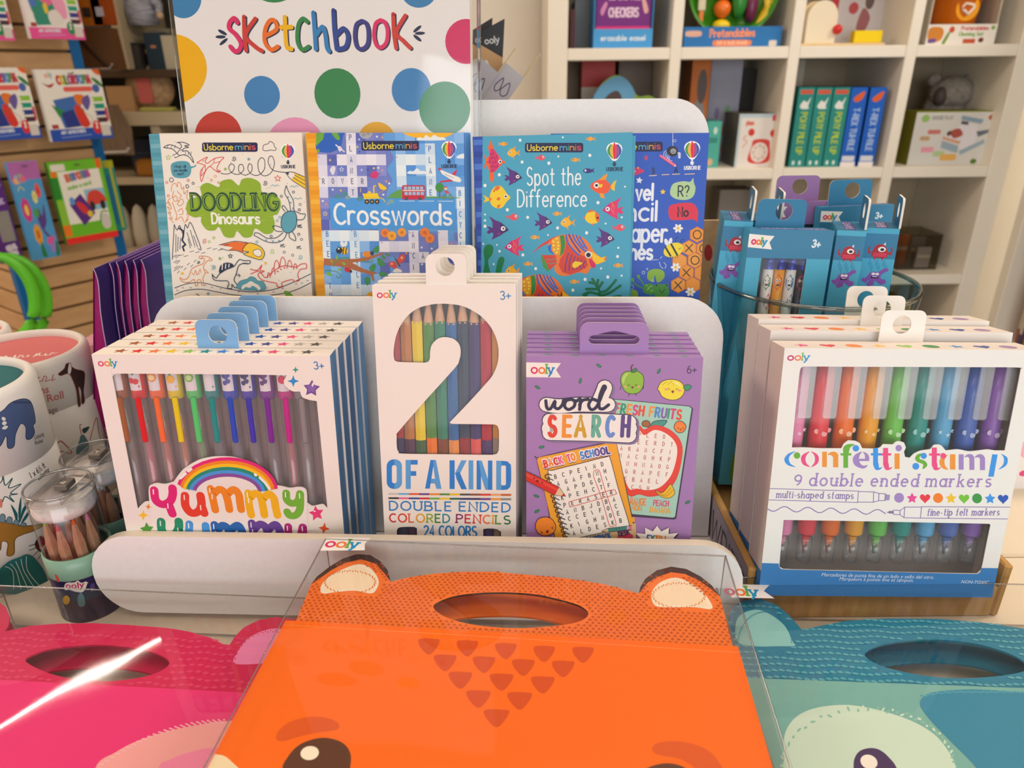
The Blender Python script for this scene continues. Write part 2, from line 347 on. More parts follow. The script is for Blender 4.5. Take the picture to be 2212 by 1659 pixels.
# ---------------------------------------------------------------- printing on a flat face
def solve8(A, b):
    n = 8; M = [r[:] + [v] for r, v in zip(A, b)]
    for i in range(n):
        p = max(range(i, n), key=lambda k: abs(M[k][i])); M[i], M[p] = M[p], M[i]
        for k in range(n):
            if k != i:
                f = M[k][i] / M[i][i]
                for j in range(i, n + 1): M[k][j] -= f * M[i][j]
    return [M[i][n] / M[i][i] for i in range(n)]
class Print:
    """Artwork printed on a face w by h metres.  quad: where the face's corners TL, TR, BL, BR were measured on the
    photograph; the measurements are straightened into face metres (u from the left edge, v down from the top edge)."""
    EPS = 2.3e-5
    def __init__(s, mb, w, h, quad, put=None, vis=None, rough=0.42, spec=0.35):
        s.mb, s.w, s.h, s.rough, s.spec = mb, w, h, rough, spec
        s.put = put or (lambda u, v, k: (u, -k, s.h - v)); s.boxes = []; s.o = (0, 0, 1); s.clip = (0, 0, w, h); s.lift = 0; s.lw = 1
        vh = vis or h; A = []; B = []
        for (x, y), (u, v) in zip(quad, ((0, 0), (w, 0), (0, vh), (w, vh))):
            A += [[x, y, 1, 0, 0, 0, -u * x, -u * y], [0, 0, 0, x, y, 1, -v * x, -v * y]]; B += [u, v]
        s.H = solve8(A, B)
    def crop(s, ox, oy, k): s.o = (ox, oy, k); return s
    def uv(s, x, y):
        x, y = s.o[0] + s.o[2] * x, s.o[1] + s.o[2] * y; H = s.H; d = H[6] * x + H[7] * y + 1
        return Vector(((H[0] * x + H[1] * y + H[2]) / d, (H[3] * x + H[4] * y + H[5]) / d))
    def sc(s, x, y): return ((s.uv(x + 4, y) - s.uv(x - 4, y)).length + (s.uv(x, y + 4) - s.uv(x, y - 4)).length) / 16
    def pts(s, a): return [s.uv(a[i], a[i + 1]) for i in range(0, len(a), 2)]
    def emit(s, polys, col, tri=False):
        """polys: convex polygons in (u, v), or any outlines to be triangulated."""
        if tri:
            out = []
            for p in polys:
                q = [Vector((k[0], k[1], 0)) for k in p]
                out += [[Vector((q[i].x, q[i].y)) for i in t] for t in tessellate_polygon([q])]
            polys = out
        U0, V0, U1, V1 = s.clip; res = []
        for p in polys:
            for ax, lim, sg in ((0, U0, 1), (0, U1, -1), (1, V0, 1), (1, V1, -1)):
                q = []
                for i in range(len(p)):
                    a, b = p[i - 1], p[i]; da, db = (a[ax] - lim) * sg, (b[ax] - lim) * sg
                    if (da < 0) != (db < 0): t = da / (da - db); q.append(Vector((a[0] + (b[0] - a[0]) * t, a[1] + (b[1] - a[1]) * t)))
                    if db >= 0: q.append(b)
                p = q
                if not p: break
            if len(p) > 2: res.append(p)
        if not res: return s
        bb = (min(k[0] for p in res for k in p), min(k[1] for p in res for k in p), max(k[0] for p in res for k in p), max(k[1] for p in res for k in p))
        lay = 1 + max((l for b, l in s.boxes if b[0] < bb[2] and b[2] > bb[0] and b[1] < bb[3] and b[3] > bb[1]), default=0)
        s.boxes.append((bb, lay)); vs = []; fs = []; z = lay * s.EPS + s.lift
        for i, p in enumerate(res):
            fs.append(tuple(range(len(vs), len(vs) + len(p)))); vs += [s.put(k[0], k[1], z + (i % 23) * .9e-6) for k in p]
        s.mb.add(vs, fs, ink(col, s.rough, s.spec) if isinstance(col, str) else col)
        return s
    def poly(s, col, a, smooth=False):
        p = s.pts(a)
        if smooth: p = [Vector(k) for k in spline(p)]
        return s.emit([p], col, True)
    def blob(s, col, a): return s.poly(col, a, True)
    def rect(s, col, x0, y0, x1, y1): return s.poly(col, [x0, y0, x1, y0, x1, y1, x0, y1])
    def rr(s, col, x0, y0, x1, y1, r): return s.emit([[s.uv(*p) for p in rrect(x0, y0, x1, y1, r)]], col, True)
    def ell(s, col, cx, cy, rx, ry=None, rot=0): return s.emit([[s.uv(p.x, p.y) for p in disc(cx, cy, rx, ry or rx, 12 if rx * s.sc(cx, cy) < 0.0015 else 28, rot)]], col)
    def ring(s, col, w, cx, cy, rx, ry=None, rot=0):
        d = disc(cx, cy, rx, ry or rx, 20, rot); return s.line(col, w, [c for p in d + d[:1] for c in (p.x, p.y)])
    def line(s, col, w, a, smooth=False, caps=True):
        p = s.pts(a)
        if smooth: p = spline(p, False)
        return s.emit(thick(p, w * s.lw * s.sc(a[0], a[1]), caps), col)
    def loop(s, col, w, a, fill=None):
        """A closed smooth outline, filled if asked."""
        if fill: s.blob(fill, a)
        p = [Vector(k) for k in spline(s.pts(a))]; return s.emit(thick(p + p[:1], w * s.lw * s.sc(a[0], a[1])), col)
    def star(s, col, cx, cy, r, rot=0, k=0.45, n=5):
        a = []
        for i in range(2 * n):
            q = r if i % 2 == 0 else r * k; a += [cx + q * math.sin(rad(rot) + PI * i / n), cy - q * math.cos(rad(rot) + PI * i / n)]
        return s.poly(col, a)
    def heart(s, col, cx, cy, r):
        a = []
        for i in range(24):
            t = 2 * PI * i / 24; a += [cx + r * math.sin(t) ** 3, cy - r * (13 * math.cos(t) - 5 * math.cos(2 * t) - 2 * math.cos(3 * t) - math.cos(4 * t)) / 16]
        return s.poly(col, a)
    def text(s, t, col, x0, y0, x1, y1, hp, wt, gap=0.2, serif=0, caps=True, italic=0, up=None):
        """One-line letters on the baseline (x0, y0)-(x1, y1), capitals hp high, pen wt wide (both in picture units)."""
        a, b = s.uv(x0, y0), s.uv(x1, y1); mx, my = (x0 + x1) / 2, (y0 + y1) / 2; q = math.hypot(x1 - x0, y1 - y0) / 4; nx, ny = -(y1 - y0) / q, (x1 - x0) / q
        k = (s.uv(mx + nx, my + ny) - s.uv(mx - nx, my - ny)).length / 8; h = hp * k; pen = wt * k
        e = b - a; L = e.length; e = e / L; n = Vector((e.y, -e.x))
        g = [glyph(c) for c in t]; pw = pen / h
        tot = sum(w for _, w in g) + gap * (len(t) - 1); fx = (L - pen) / max(1e-6, tot); x = pen / 2
        for i, (st, w) in enumerate(g):
            out = []
            for pl in st:
                q = [(x + (px + italic * py * h / fx) * fx, py * h) for px, py in pl]
                out += thick(q, pen, caps)
                if serif:
                    for (pa, pb), (ox, oy) in (((q[0], q[1]) if len(q) > 1 else (q[0], q[0]), pl[0]), ((q[-1], q[-2]) if len(q) > 1 else (q[0], q[0]), pl[-1])):
                        if abs(pa[0] - pb[0]) < 0.75 * abs(pa[1] - pb[1]) and len(pl) < 9 or (len(pl) > 1 and pl[0] != pl[-1] and abs(pa[0] - pb[0]) < 0.2 * abs(pa[1] - pb[1])):
                            out += thick([(pa[0] - serif * h, pa[1]), (pa[0] + serif * h, pa[1])], pen * 0.85, caps)
            c = col[i % len(col)] if isinstance(col, (list, tuple)) else col
            if out: s.emit([[a + e * k_[0] + n * k_[1] for k_ in p] for p in out], c)
            x += (w + gap) * fx
        return s
    def type(s, t, col, x0, y0, x1, y1, hp, bold=0.0, italic=0):
        """Words in the built-in typeface, fitted to the baseline."""
        a, b = s.uv(x0, y0), s.uv(x1, y1); h = hp * s.sc((x0 + x1) / 2, y0); e = b - a; L = e.length; e = e / L; n = Vector((e.y, -e.x))
        P, tr, w = printed(t, bold); f = L / w
        return s.emit([[a + e * (P[i][0] * f + italic * P[i][1] * h) + n * (P[i][1] * h) for i in t3] for t3 in tr], col)
# ---------------------------------------------------------------- the room
EZ = 1.25
def struct(mb, name): return tag(mb.build(name), kind='structure')
CREAM = '#f5eedf'
struct(MB().box(-4, -3.05, -0.1, 4, 4.6, 0, grain('#8d8378', '#9a9085', 6, (1, 1, 1), 0.5, 'floor_vinyl')), 'floor')
struct(MB().box(-4, -3.05, 2.87, 4, 4.6, 2.97, '#f1ece2'), 'ceiling')
struct(MB().box(-0.55, 2.76, 0, 4, 2.84, 2.87, CREAM), 'wall_back')
struct(MB().box(-4, 4.5, 0, -0.5, 4.6, 2.87, '#7d6e5c'), 'wall_far')
struct(MB().box(-0.63, 2.84, 0, -0.55, 4.6, 2.87, '#7d6e5c'), 'wall_return')
struct(MB().box(-4.08, -3.05, 0, -4, 4.6, 2.87, '#e9dcc6'), 'wall_left')
struct(MB().box(3.2, -3.05, 0, 3.28, 2.84, 2.87, '#e9dcc6'), 'wall_right')
wr = MB()
for b in ((-4, -3.05, 0, -1.0, -2.97, 2.87), (2.4, -3.05, 0, 4, -2.97, 2.87), (-1.0, -3.05, 0, 2.4, -2.97, 0.5), (-1.0, -3.05, 2.18, 2.4, -2.97, 2.87)): wr.box(*b, '#d9cbb4')
struct(wr, 'wall_front')
wf = MB()
for b in ((-1.0, -3.04, 0.5, -.94, -2.98, 2.18), (2.34, -3.04, 0.5, 2.4, -2.98, 2.18), (-1.0, -3.04, 0.5, 2.4, -2.98, 0.56), (-1.0, -3.04, 2.12, 2.4, -2.98, 2.18)): wf.box(*b, '#4a4a48')
struct(wf, 'window_1')

def tube_lamp(label, x, y, ang, power, color, ln=1.2):
    M = T3((x, y, 2.87)) @ Matrix.Rotation(ang, 4, 'Z')
    t = thing('tube_lamp', label, 'lamp', M, 'ceiling tube lamps')
    MB().bbox(-ln / 2 - .04, -.05, -.03, ln / 2 + .04, .05, 0, '#e8e6e0', .004).build('housing', t)
    MB().tube([(-ln / 2, 0, -.045), (ln / 2, 0, -.045)], .014, glow('#fff1dd', 6)).build('tube', t)
    area('tube_light', M @ Vector((0, 0, -.062)), (0, 0, ang), ln, .032, power, color)
tube_lamp('white tube lamp on the ceiling above the pink case', -1.6, 2.02, rad(51), 4.5, (1, .88, .76), 0.6)

# ---------------------------------------------------------------- cube shelving at the back right
XS = [0.145, 0.496, 0.849, 1.197, 1.545]; ZS = [0.745, 0.393, 0.043, -0.306, -0.656, -1.006]; YF, YB = 2.33, 2.72
t = thing('cube_shelf', 'tall cream shelving unit of square compartments filled with toys', 'shelf', T3((0, 0, 0)))
for i, x in enumerate(XS):
    w = 0.03 if i in (0, 4) else 0.0165
    MB().bbox(x - w, YF, 0, x + w, YB, EZ + 0.77, CREAM, .002).build('upright_panel', t)
for z in ZS:
    for i in range(4): MB().bbox(XS[i] + (.03 if i == 0 else .0165), YF + .002, EZ + z - .0165, XS[i + 1] - (.03 if i == 3 else .0165), YB - .001, EZ + z + .0165, CREAM, .002).build('shelf_board', t)
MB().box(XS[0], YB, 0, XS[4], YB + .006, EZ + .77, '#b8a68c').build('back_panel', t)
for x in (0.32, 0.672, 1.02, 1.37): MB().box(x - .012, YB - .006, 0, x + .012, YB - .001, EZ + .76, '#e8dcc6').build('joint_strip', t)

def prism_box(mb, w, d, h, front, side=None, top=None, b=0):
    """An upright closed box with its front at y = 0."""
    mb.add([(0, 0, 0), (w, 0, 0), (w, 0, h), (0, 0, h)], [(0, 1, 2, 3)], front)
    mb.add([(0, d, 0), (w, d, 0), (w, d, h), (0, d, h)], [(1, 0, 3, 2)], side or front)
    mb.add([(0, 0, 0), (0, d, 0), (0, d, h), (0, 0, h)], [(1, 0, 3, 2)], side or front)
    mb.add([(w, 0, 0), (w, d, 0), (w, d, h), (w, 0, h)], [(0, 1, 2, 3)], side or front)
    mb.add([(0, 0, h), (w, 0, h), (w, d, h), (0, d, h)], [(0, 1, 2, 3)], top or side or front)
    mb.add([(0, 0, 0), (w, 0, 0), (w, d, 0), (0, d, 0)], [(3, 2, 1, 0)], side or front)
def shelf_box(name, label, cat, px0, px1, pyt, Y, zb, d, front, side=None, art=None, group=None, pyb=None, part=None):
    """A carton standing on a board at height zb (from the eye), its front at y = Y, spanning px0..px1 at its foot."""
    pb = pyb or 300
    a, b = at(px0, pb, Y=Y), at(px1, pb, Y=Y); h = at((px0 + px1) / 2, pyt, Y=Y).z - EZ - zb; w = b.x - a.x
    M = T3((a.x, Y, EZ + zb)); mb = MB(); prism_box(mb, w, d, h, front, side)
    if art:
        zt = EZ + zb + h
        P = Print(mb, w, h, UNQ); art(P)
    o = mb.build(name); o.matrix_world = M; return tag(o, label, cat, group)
UNQ = [(0, 0), (100, 0), (0, 100), (100, 100)]          # artwork drawn on a 100 by 100 grid over the face
B1, B2, B3, B4 = ZS[2] + .0165, ZS[3] + .0165, ZS[4] + .0165, ZS[5] + .0165

# top row
t = thing('game_display_box', 'open blue display box of card games on the upper left compartment', 'box', None)
def a_(P): P.text('erasable easel', '#e8f3fb', 12, 60, 88, 60, 26, 5)
t0 = at(1281, 104, Y=2.36); t1 = at(1408, 104, Y=2.36); ww = t1.x - t0.x; t.matrix_world = T3((t0.x, 2.36, EZ + B1))
mb = MB(); mb.box(0, 0, 0, ww, .004, .052, '#4aa3e6'); mb.box(0, .004, 0, .004, .12, .17, '#3c86c4'); mb.box(ww - .004, .004, 0, ww, .12, .17, '#3c86c4'); mb.box(0, .12, 0, ww, .124, .2, '#3c86c4'); mb.box(0, .004, 0, ww, .12, .004, '#3c86c4')
P = Print(mb, ww, .052, UNQ); a_(P); mb.build('tray', t)
def game_art(P):
    P.rect('#e8207c', 0, 66, 100, 100); P.rect('#f28fb4', 14, 72, 48, 100); P.rect('#b9367e', 52, 72, 84, 100)
    P.text('TIC TAC TOE', '#e7cbe2', 20, 22, 80, 22, 13, 2.6); P.text('CHECKERS', '#eccfe6', 22, 50, 78, 50, 14, 3)
    P.blob('#d58bb8', [8, 40, 16, 26, 20, 30, 12, 48]); P.blob('#e5b0a8', [82, 20, 86, 18, 95, 40, 88, 44])
for k in range(4):
    mb = MB(); prism_box(mb, ww - .014, .02, .16 - k * .002, '#7a2c86', '#5b2267', '#6b2a78')
    if k == 0: game_art(Print(mb, ww - .014, .16, UNQ))
    o = mb.build('card_game'); o.matrix_world = T3((t0.x + .007, 2.37 + k * .024, EZ + B1 + .005))
    tag(o, ['purple and pink card game at the front of the blue display box', 'purple card game directly behind the front one in the blue display box', 'third purple card game back in the blue display box', 'purple card game at the very back of the blue display box'][k], 'game', 'purple card games in the blue display box')
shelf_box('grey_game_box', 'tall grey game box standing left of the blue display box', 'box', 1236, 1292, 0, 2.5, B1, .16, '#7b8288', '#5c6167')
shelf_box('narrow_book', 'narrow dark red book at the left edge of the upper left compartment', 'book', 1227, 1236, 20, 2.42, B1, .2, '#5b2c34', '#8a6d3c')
# play-food set in a green bowl
t = thing('play_food_set', 'play food cutting set in a blue tray with a round green dish', 'toy', None)
p0, p1 = at(1476, 100, Y=2.36), at(1685, 100, Y=2.36); ww = p1.x - p0.x; t.matrix_world = T3((p0.x, 2.36, EZ + B1))
mb = MB(); prism_box(mb, ww, .1, .055, '#2a78bd', '#2468a6'); P = Print(mb, ww, .055, UNQ)
P.text('Pretendables', '#ff9a63', 26, 50, 73, 47, 34, 7); P.rr('#f08a54', 30, 64, 70, 96, 8); P.text('CUT & SLICE BOARD', '#fbd3bd', 34, 86, 66, 86, 14, 3); P.rr('#e9b7a0', 1, 18, 18, 48, 8); P.rr('#e6ddd0', 88, 68, 96, 98, 4)
mb.build('tray', t)
MB().lathe([(.001, 0), (.10, .008), (.125, .03), (.137, .06), (.132, .06), (.118, .03), (.095, .016), (.001, .008)], ink('#3f8a1c', .25, .5), 40, T3((ww * .5, .085, .16)) @ Matrix.Rotation(rad(90), 4, 'X')).build('dish', t)
def food(name, fn, **k): mb = MB(); fn(mb); mb.build(name, t, **k)
food('toy_orange', lambda m: m.ball((ww * .41, .05, .105), .026, ink('#f2761d', .3, .5)))
food('toy_lemon', lambda m: m.ball((ww * .41, .045, .06), .022, ink('#f6d416', .3, .5), sc=(1.25, 1, .8)))
food('toy_pepper', lambda m: m.ball((ww * .58, .05, .13), .03, ink('#2f8a34', .3, .5), sc=(.8, .8, 1.7)))
food('toy_aubergine', lambda m: m.ball((ww * .71, .05, .115), .025, ink('#6d1f48', .3, .5), sc=(.8, .8, 2)))
food('toy_banana', lambda m: m.tube([(ww * .80, .05, .06), (ww * .86, .05, .09), (ww * .89, .05, .13), (ww * .89, .05, .17)], [.012, .018, .019, .014], ink('#f2cf2e', .3, .5), 10))
food('toy_tomato', lambda m: m.ball((ww * .43, .05, .152), .026, ink('#c9202c', .3, .5)))
food('toy_knife', lambda m: (m.bbox(ww * .17, .045, .06, ww * .22, .055, .1, '#f0874a', .003), m.bbox(ww * .155, .045, .1, ww * .235, .055, .2, '#e6d9bc', .003)))
# wooden toaster
t = thing('toy_toaster', 'cream wooden toy toaster with a red knob on a pale board', 'toy', None)
p0 = at(1725, 100, Y=2.37); t.matrix_world = T3((p0.x, 2.37, EZ + B1)); wood = grain('#e3c48f', '#edd3a4', 30, (1, 1, 8), .5, 'pale_wood')
MB().bbox(0, 0, 0, .26, .1, .008, wood, .002).build('base_board', t)
mb = MB(); pr = [(.02, .008), (.11, .008)] + [(.065 + .045 * math.cos(rad(a)), .078 + .046 * math.sin(rad(a))) for a in range(0, 181, 15)]
mb.slab(pr, [], lambda u, v, k: (u, .012 + k * .02, v), '#f3e6cb'); mb.build('front_face', t)
mb = MB(); mb.slab([(u - .012, v) for u, v in pr], [], lambda u, v, k: (u, .035 + k * .05, v), wood); mb.build('toaster_body', t)
MB().ball((.112, .006, .045), .014, ink('#d6231f', .3, .5)).build('knob', t)
o = MB().bbox(0, 0, 0, .085, .03, .034, '#f4d614', .002).build('yellow_block'); o.matrix_world = T3((at(1842, 100, Y=2.385).x, 2.385, EZ + B1 + .008)); tag(o, 'small bright yellow block on the board beside the toaster', 'toy')
def a_(P): P.ell('#c9525a', 42, 40, 9); P.blob('#a9686a', [60, 40, 75, 55, 66, 78, 52, 70]); P.rect('#c73b40', 0, 0, 14, 50); P.ell('#6d5a58', 70, 30, 8, 12)
shelf_box('toaster_box', 'pale printed carton standing behind the wooden toaster', 'box', 1752, 1862, -40, 2.52, B1, .09, '#d7cfd0', '#c9bfc0', a_)
# orange bucket set
t = thing('bucket_set', 'orange bucket in an open white printed cleaning set carton', 'toy', None)
p0, p1 = at(1998, 96, Y=2.36), at(2146, 96, Y=2.36); ww = p1.x - p0.x; t.matrix_world = T3((p0.x, 2.36, EZ + B1))
mb = MB(); mb.box(0, 0, 0, ww, .003, .055, '#efe9e1'); mb.box(0, .003, 0, .004, .14, .2, '#c9bfae'); mb.box(ww - .004, .003, 0, ww, .14, .2, '#c9bfae'); mb.box(0, .14, 0, ww, .143, .2, '#8a5a4a'); mb.box(0, .003, 0, ww, .14, .003, '#e9e2d8')
P = Print(mb, ww, .055, UNQ); P.text('Pretendables', '#c9402f', 48, 28, 88, 28, 17, 4); P.text('Cleaning Set', '#74a63c', 46, 56, 82, 56, 17, 4); P.blob('#d98b3a', [2, 20, 18, 14, 24, 40, 20, 80, 4, 84]); P.blob('#77549a', [4, 72, 14, 70, 14, 88, 4, 90]); P.ell('#d2552c', 35, 26, 4, 16); P.blob('#7a9a3c', [24, 90, 30, 40, 33, 44, 28, 95]); P.rect('#c75a3c', 54, 72, 72, 94); P.ell('#7fb04c', 94, 18, 3, 10); P.ell('#7a3c2c', 80, 78, 4, 12)
mb.build('open_carton', t)
MB().lathe([(.045, .0), (.062, .02), (.078, .16), (.080, .16), (.080, .165), (.074, .165), (.06, .02)], ink('#f07a14', .35, .5), 32, T3((ww * .5, .075, .004))).build('bucket', t)
mb = MB(); mb.slab(disc(.0, .0, .034, .034), [], lambda u, v, k: (ww * .53 + u, .0115 - .004 * k, .098 + v), '#f5a31b'); mb.tube([(ww * .53 + .018 * math.cos(a * .7), .006, .098 + (.012 + .006 * math.sin(a * 3)) * math.sin(a * .7)) for a in range(10)], .004, '#f3e3d4'); mb.build('bucket_emblem', t)

# second row
def a_(P): P.rect('#c9352e', 0, 0, 100, 26); P.blob('#b9a8a0', [30, 50, 70, 40, 85, 70, 40, 85]); P.ell('#6f5a58', 62, 60, 12, 10)
shelf_box('red_and_white_box', 'red and white carton at the back of the compartment below the blue display box', 'box', 1253, 1322, 128, 2.55, B2, .1, '#d9cfca', '#8c2f2c', a_)
shelf_box('taupe_box', 'taupe box behind the round play board in the left compartment', 'box', 1330, 1400, 130, 2.58, B2, .08, '#8f7d73', '#7d6c62')
t = thing('nature_board', 'rounded blue and green printed board with a dark brown horse picture', 'toy', None)
M = T3((at(1264, 300, Y=2.40).x, 2.40, EZ + B2)); t.matrix_world = M @ Matrix.Diagonal((1, 1, 1.3, 1))
mb = MB(); ol = spline([(.0, .0), (.0, .10), (.03, .175), (.08, .21), (.125, .20), (.16, .165), (.2, .165), (.235, .14), (.245, .07), (.245, 0)], False)
mb.slab(ol, [], lambda u, v, k: (u, k * .02, v), '#8bb13c', '#4d8db0')
P = Print(mb, .245, .21, UNQ); P.blob('#62a4d0', [2, 60, 10, 20, 32, 2, 50, 4, 62, 22, 40, 30, 20, 40]); P.blob('#4b3730', [14, 60, 22, 26, 40, 16, 48, 36, 46, 70, 30, 90, 18, 84]); P.star('#e6a824', 24, 52, 8, 0, .6, 8); P.blob('#8e4b48', [22, 70, 42, 60, 44, 90, 26, 92]); P.blob('#d8b8ae', [42, 56, 52, 60, 54, 90, 46, 90]); P.ell('#5c7f2c', 82, 44, 8, 6); P.blob('#56607a', [64, 70, 74, 76, 78, 90, 70, 88])
mb.build('printed_board', t)
def a_(P): P.ell('#8f8c90', 50, 55, 34, 18); P.ell('#5a4c48', 60, 25, 26, 16)
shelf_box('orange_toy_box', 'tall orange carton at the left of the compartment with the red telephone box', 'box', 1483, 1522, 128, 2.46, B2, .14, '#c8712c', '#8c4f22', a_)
def a_(P): P.ell('#8a7fae', 30, 52, 8, 6); P.ell('#79b07c', 64, 50, 8, 6); P.ell('#b9a15a', 22, 68, 9, 6); P.ell('#c98264', 60, 68, 10, 6); P.text('GAMES', '#c9937c', 20, 90, 80, 90, 7, 2)
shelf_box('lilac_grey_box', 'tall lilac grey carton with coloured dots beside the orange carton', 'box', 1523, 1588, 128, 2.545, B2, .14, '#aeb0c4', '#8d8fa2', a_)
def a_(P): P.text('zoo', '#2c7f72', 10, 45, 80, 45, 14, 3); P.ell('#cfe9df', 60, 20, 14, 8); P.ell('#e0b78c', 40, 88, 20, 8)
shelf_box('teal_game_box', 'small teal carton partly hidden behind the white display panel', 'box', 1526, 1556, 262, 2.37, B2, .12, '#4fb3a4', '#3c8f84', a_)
shelf_box('black_box', 'black box at the back behind the telephone box', 'box', 1580, 1632, 150, 2.6, B2, .08, '#33312f')
def a_(P):
    P.rect('#bcd0da', 0, 0, 100, 7); P.rect('#bcd0da', 0, 0, 5, 100); P.rect('#bcd0da', 92, 0, 100, 100); P.rr('#d24a58', 72, 2, 88, 13, 2)
    P.text('phone', '#d9745c', 16, 20, 34, 20, 8, 2); P.blob('#d8433a', [30, 90, 34, 60, 38, 48, 68, 48, 74, 60, 74, 90]); P.ell('#efe3da', 52, 72, 19); P.ring('#d9c7bb', 2, 52, 72, 12); P.ell('#d8322c', 30, 34, 7); P.ell('#d8322c', 78, 36, 7); P.line('#e39a8a', 2, [14, 62, 22, 52, 14, 46, 20, 40], True)
    for k in range(8): P.ell('#cbb8ac', 52 + 13 * math.cos(k * .785), 72 + 13 * math.sin(k * .785), 2.4)
shelf_box('toy_telephone_box', 'white carton printed with a red toy telephone with dial', 'box', 1586, 1683, 246, 2.37, B2, .16, '#eae4de', '#6f6a5e', a_, pyb=355)
# thin books: three teal, two blue
for k in range(5):
    teal = k < 3; fc = '#2a8f87' if teal else '#1f62c8'
    def a_(P):
        if teal: P.rect('#d8573f', 12, 3, 88, 8); P.blob('#e9ece6', [20, 22, 40, 16, 60, 18, 80, 12, 70, 22, 74, 26, 30, 26]); P.rr('#e9f3ef', 20, 92, 34, 97, 1); P.rr('#e9f3ef', 60, 92, 74, 97, 1)
        else: P.blob('#e0662c', [20, 14, 50, 8, 84, 5, 74, 14, 40, 18]); P.rect('#efe8e2', 4, 94, 96, 100); P.rr('#d9dde6', 10, 86, 88, 93, 2)
        P.EPS  # title runs down the spine
        s = 'PONY PILE UP' if teal else 'T-REX TUMBLE'; c = '#b9d23c' if teal else '#a9c6f2'
        P.text(s, c, 34, 30 if teal else 25, 34, 84 if teal else 80, 36, 7)
    x0 = 1704 + k * 36.5 + (3 if k > 3 else 0)
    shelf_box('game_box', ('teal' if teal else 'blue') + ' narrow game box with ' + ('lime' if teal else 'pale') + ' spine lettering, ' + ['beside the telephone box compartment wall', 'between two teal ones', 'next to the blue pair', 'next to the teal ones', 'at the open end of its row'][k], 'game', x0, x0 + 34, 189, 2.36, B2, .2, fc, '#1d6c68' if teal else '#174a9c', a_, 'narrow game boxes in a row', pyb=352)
for k in range(3):
    o = MB().lathe([(.001, 0), (.014, 0), (.012, .05), (.004, .07), (.012, .09), (.001, .10)], ['#b08a68', '#9c7558', '#8a6a52'][k], 14).build('wooden_figure'); o.matrix_world = T3((at(1722 + k * 17, 150, Y=2.6).x, 2.6, EZ + B2)) @ Matrix.Diagonal((1.2, 1.2, 2.0, 1))
    tag(o, ['pale turned wooden figure behind the teal game boxes, nearest the divider', 'brown wooden figure between two others behind the game boxes', 'dark wooden figure behind the game boxes, farthest from the divider'][k], 'figure', 'wooden figures behind the game boxes')
t = thing('plush_animal', 'grey plush animal sitting behind the cash register box', 'plush toy', T3((at(2040, 235, Y=2.56).x, 2.56, EZ + B2)))
g = grain('#8f867e', '#aaa198', 60, (1, 1, 1), .9, 'plush', .4); mb = MB(); mb.ball((0, 0, .12), .075, g, 20, (1, .8, 1.6)); mb.ball((0, -.02, .21), .062, g, 20, (1.15, .9, .85)); mb.ball((-.055, 0, .25), .022, g); mb.ball((.06, 0, .245), .022, g); mb.build('body', t)
MB().ball((-.05, -.05, .20), .03, '#5a504a', sc=(.7, .6, 1)).build('muzzle', t)
def a_(P):
    P.rect('#8a9426', 0, 0, 100, 2); P.ell('#9cc56c', 12, 13, 5, 7); P.text('HOUSE PLAY', '#9aa09a', 20, 15, 46, 15, 6, 1.5); P.ell('#c05a44', 93, 12, 4, 5); P.ell('#5f7f35', 83, 94, 4, 5)
    P.poly('#e9e4ea', [60, 20, 78, 26, 80, 66, 68, 72, 38, 58, 40, 48, 54, 30]); P.poly('#8fa8bc', [56, 8, 84, 16, 82, 24, 56, 16]); P.poly('#5a5a66', [57, 18, 66, 20, 66, 26, 57, 24]); P.poly('#dcae90', [38, 46, 62, 56, 60, 62, 38, 52]); P.poly('#9fb5c2', [38, 54, 60, 64, 60, 78, 38, 68]); P.poly('#9fb5c2', [62, 74, 90, 52, 92, 60, 64, 82]); P.poly('#6a7482', [78, 38, 94, 34, 94, 40, 82, 48]); P.blob('#b5584c', [46, 38, 56, 32, 62, 44, 52, 50]); P.blob('#6d4a44', [42, 40, 46, 36, 48, 42, 44, 46])
    P.rr('#cf7a72', 18, 34, 34, 42, 2); P.rr('#c8a47a', 10, 46, 22, 54, 2); P.rr('#eaa0b4', 14, 66, 30, 76, 2); P.rr('#b9cf9c', 30, 74, 44, 84, 2); P.rr('#e8b45c', 40, 80, 60, 92, 2)
shelf_box('cash_register_box', 'wide white carton printed with a toy cash register, olive sides', 'box', 1959, 2130, 240, 2.38, B2, .1, '#dcdad4', '#7d7a1c', a_, pyb=353)
# third row
t = thing('acrylic_bin', 'clear acrylic bin of small orange and grey packets on the lower shelf', 'bin', None)
p0, p1 = at(1938, 570, Y=2.40), at(2024, 570, Y=2.40); ww = p1.x - p0.x; t.matrix_world = T3((p0.x, 2.40, EZ + B3))
pl = film('#d8d4c8', .08, .08); mb = MB()
for b in ((0, 0, 0, ww, .003, .12), (0, .003, 0, .003, .14, .12), (ww - .003, .003, 0, ww, .14, .12), (0, .14, 0, ww, .143, .12), (0, 0, -.0, ww, .143, .003)): mb.box(*b, pl)
mb.build('walls', t)
for k, (a, b, h, c, l) in enumerate(((.008, .055, .105, '#c96a35', 'orange packet leaning at one end of the acrylic bin'), (.058, .108, .1, '#8f8a94', 'grey packet beside the orange one in the acrylic bin'), (.06, .112, .075, '#a7a2aa', 'pale grey packet at the front of the acrylic bin'))):
    mb = MB(); mb.bbox(0, 0, 0, b - a, .012, h, c, .003); mb.box(.004, -.0008, h * .5, b - a - .004, 0, h * .62, '#d8cfc6'); o = mb.build('small_packet'); o.matrix_world = T3((p0.x + a, 2.43 - k * .008 + (.02 if k < 2 else -.012), EZ + B3 + .004)); tag(o, l, 'packet', 'packets in the acrylic bin')
def a_(P): P.blob('#6d7a40', [20, 60, 50, 30, 80, 50, 60, 80])
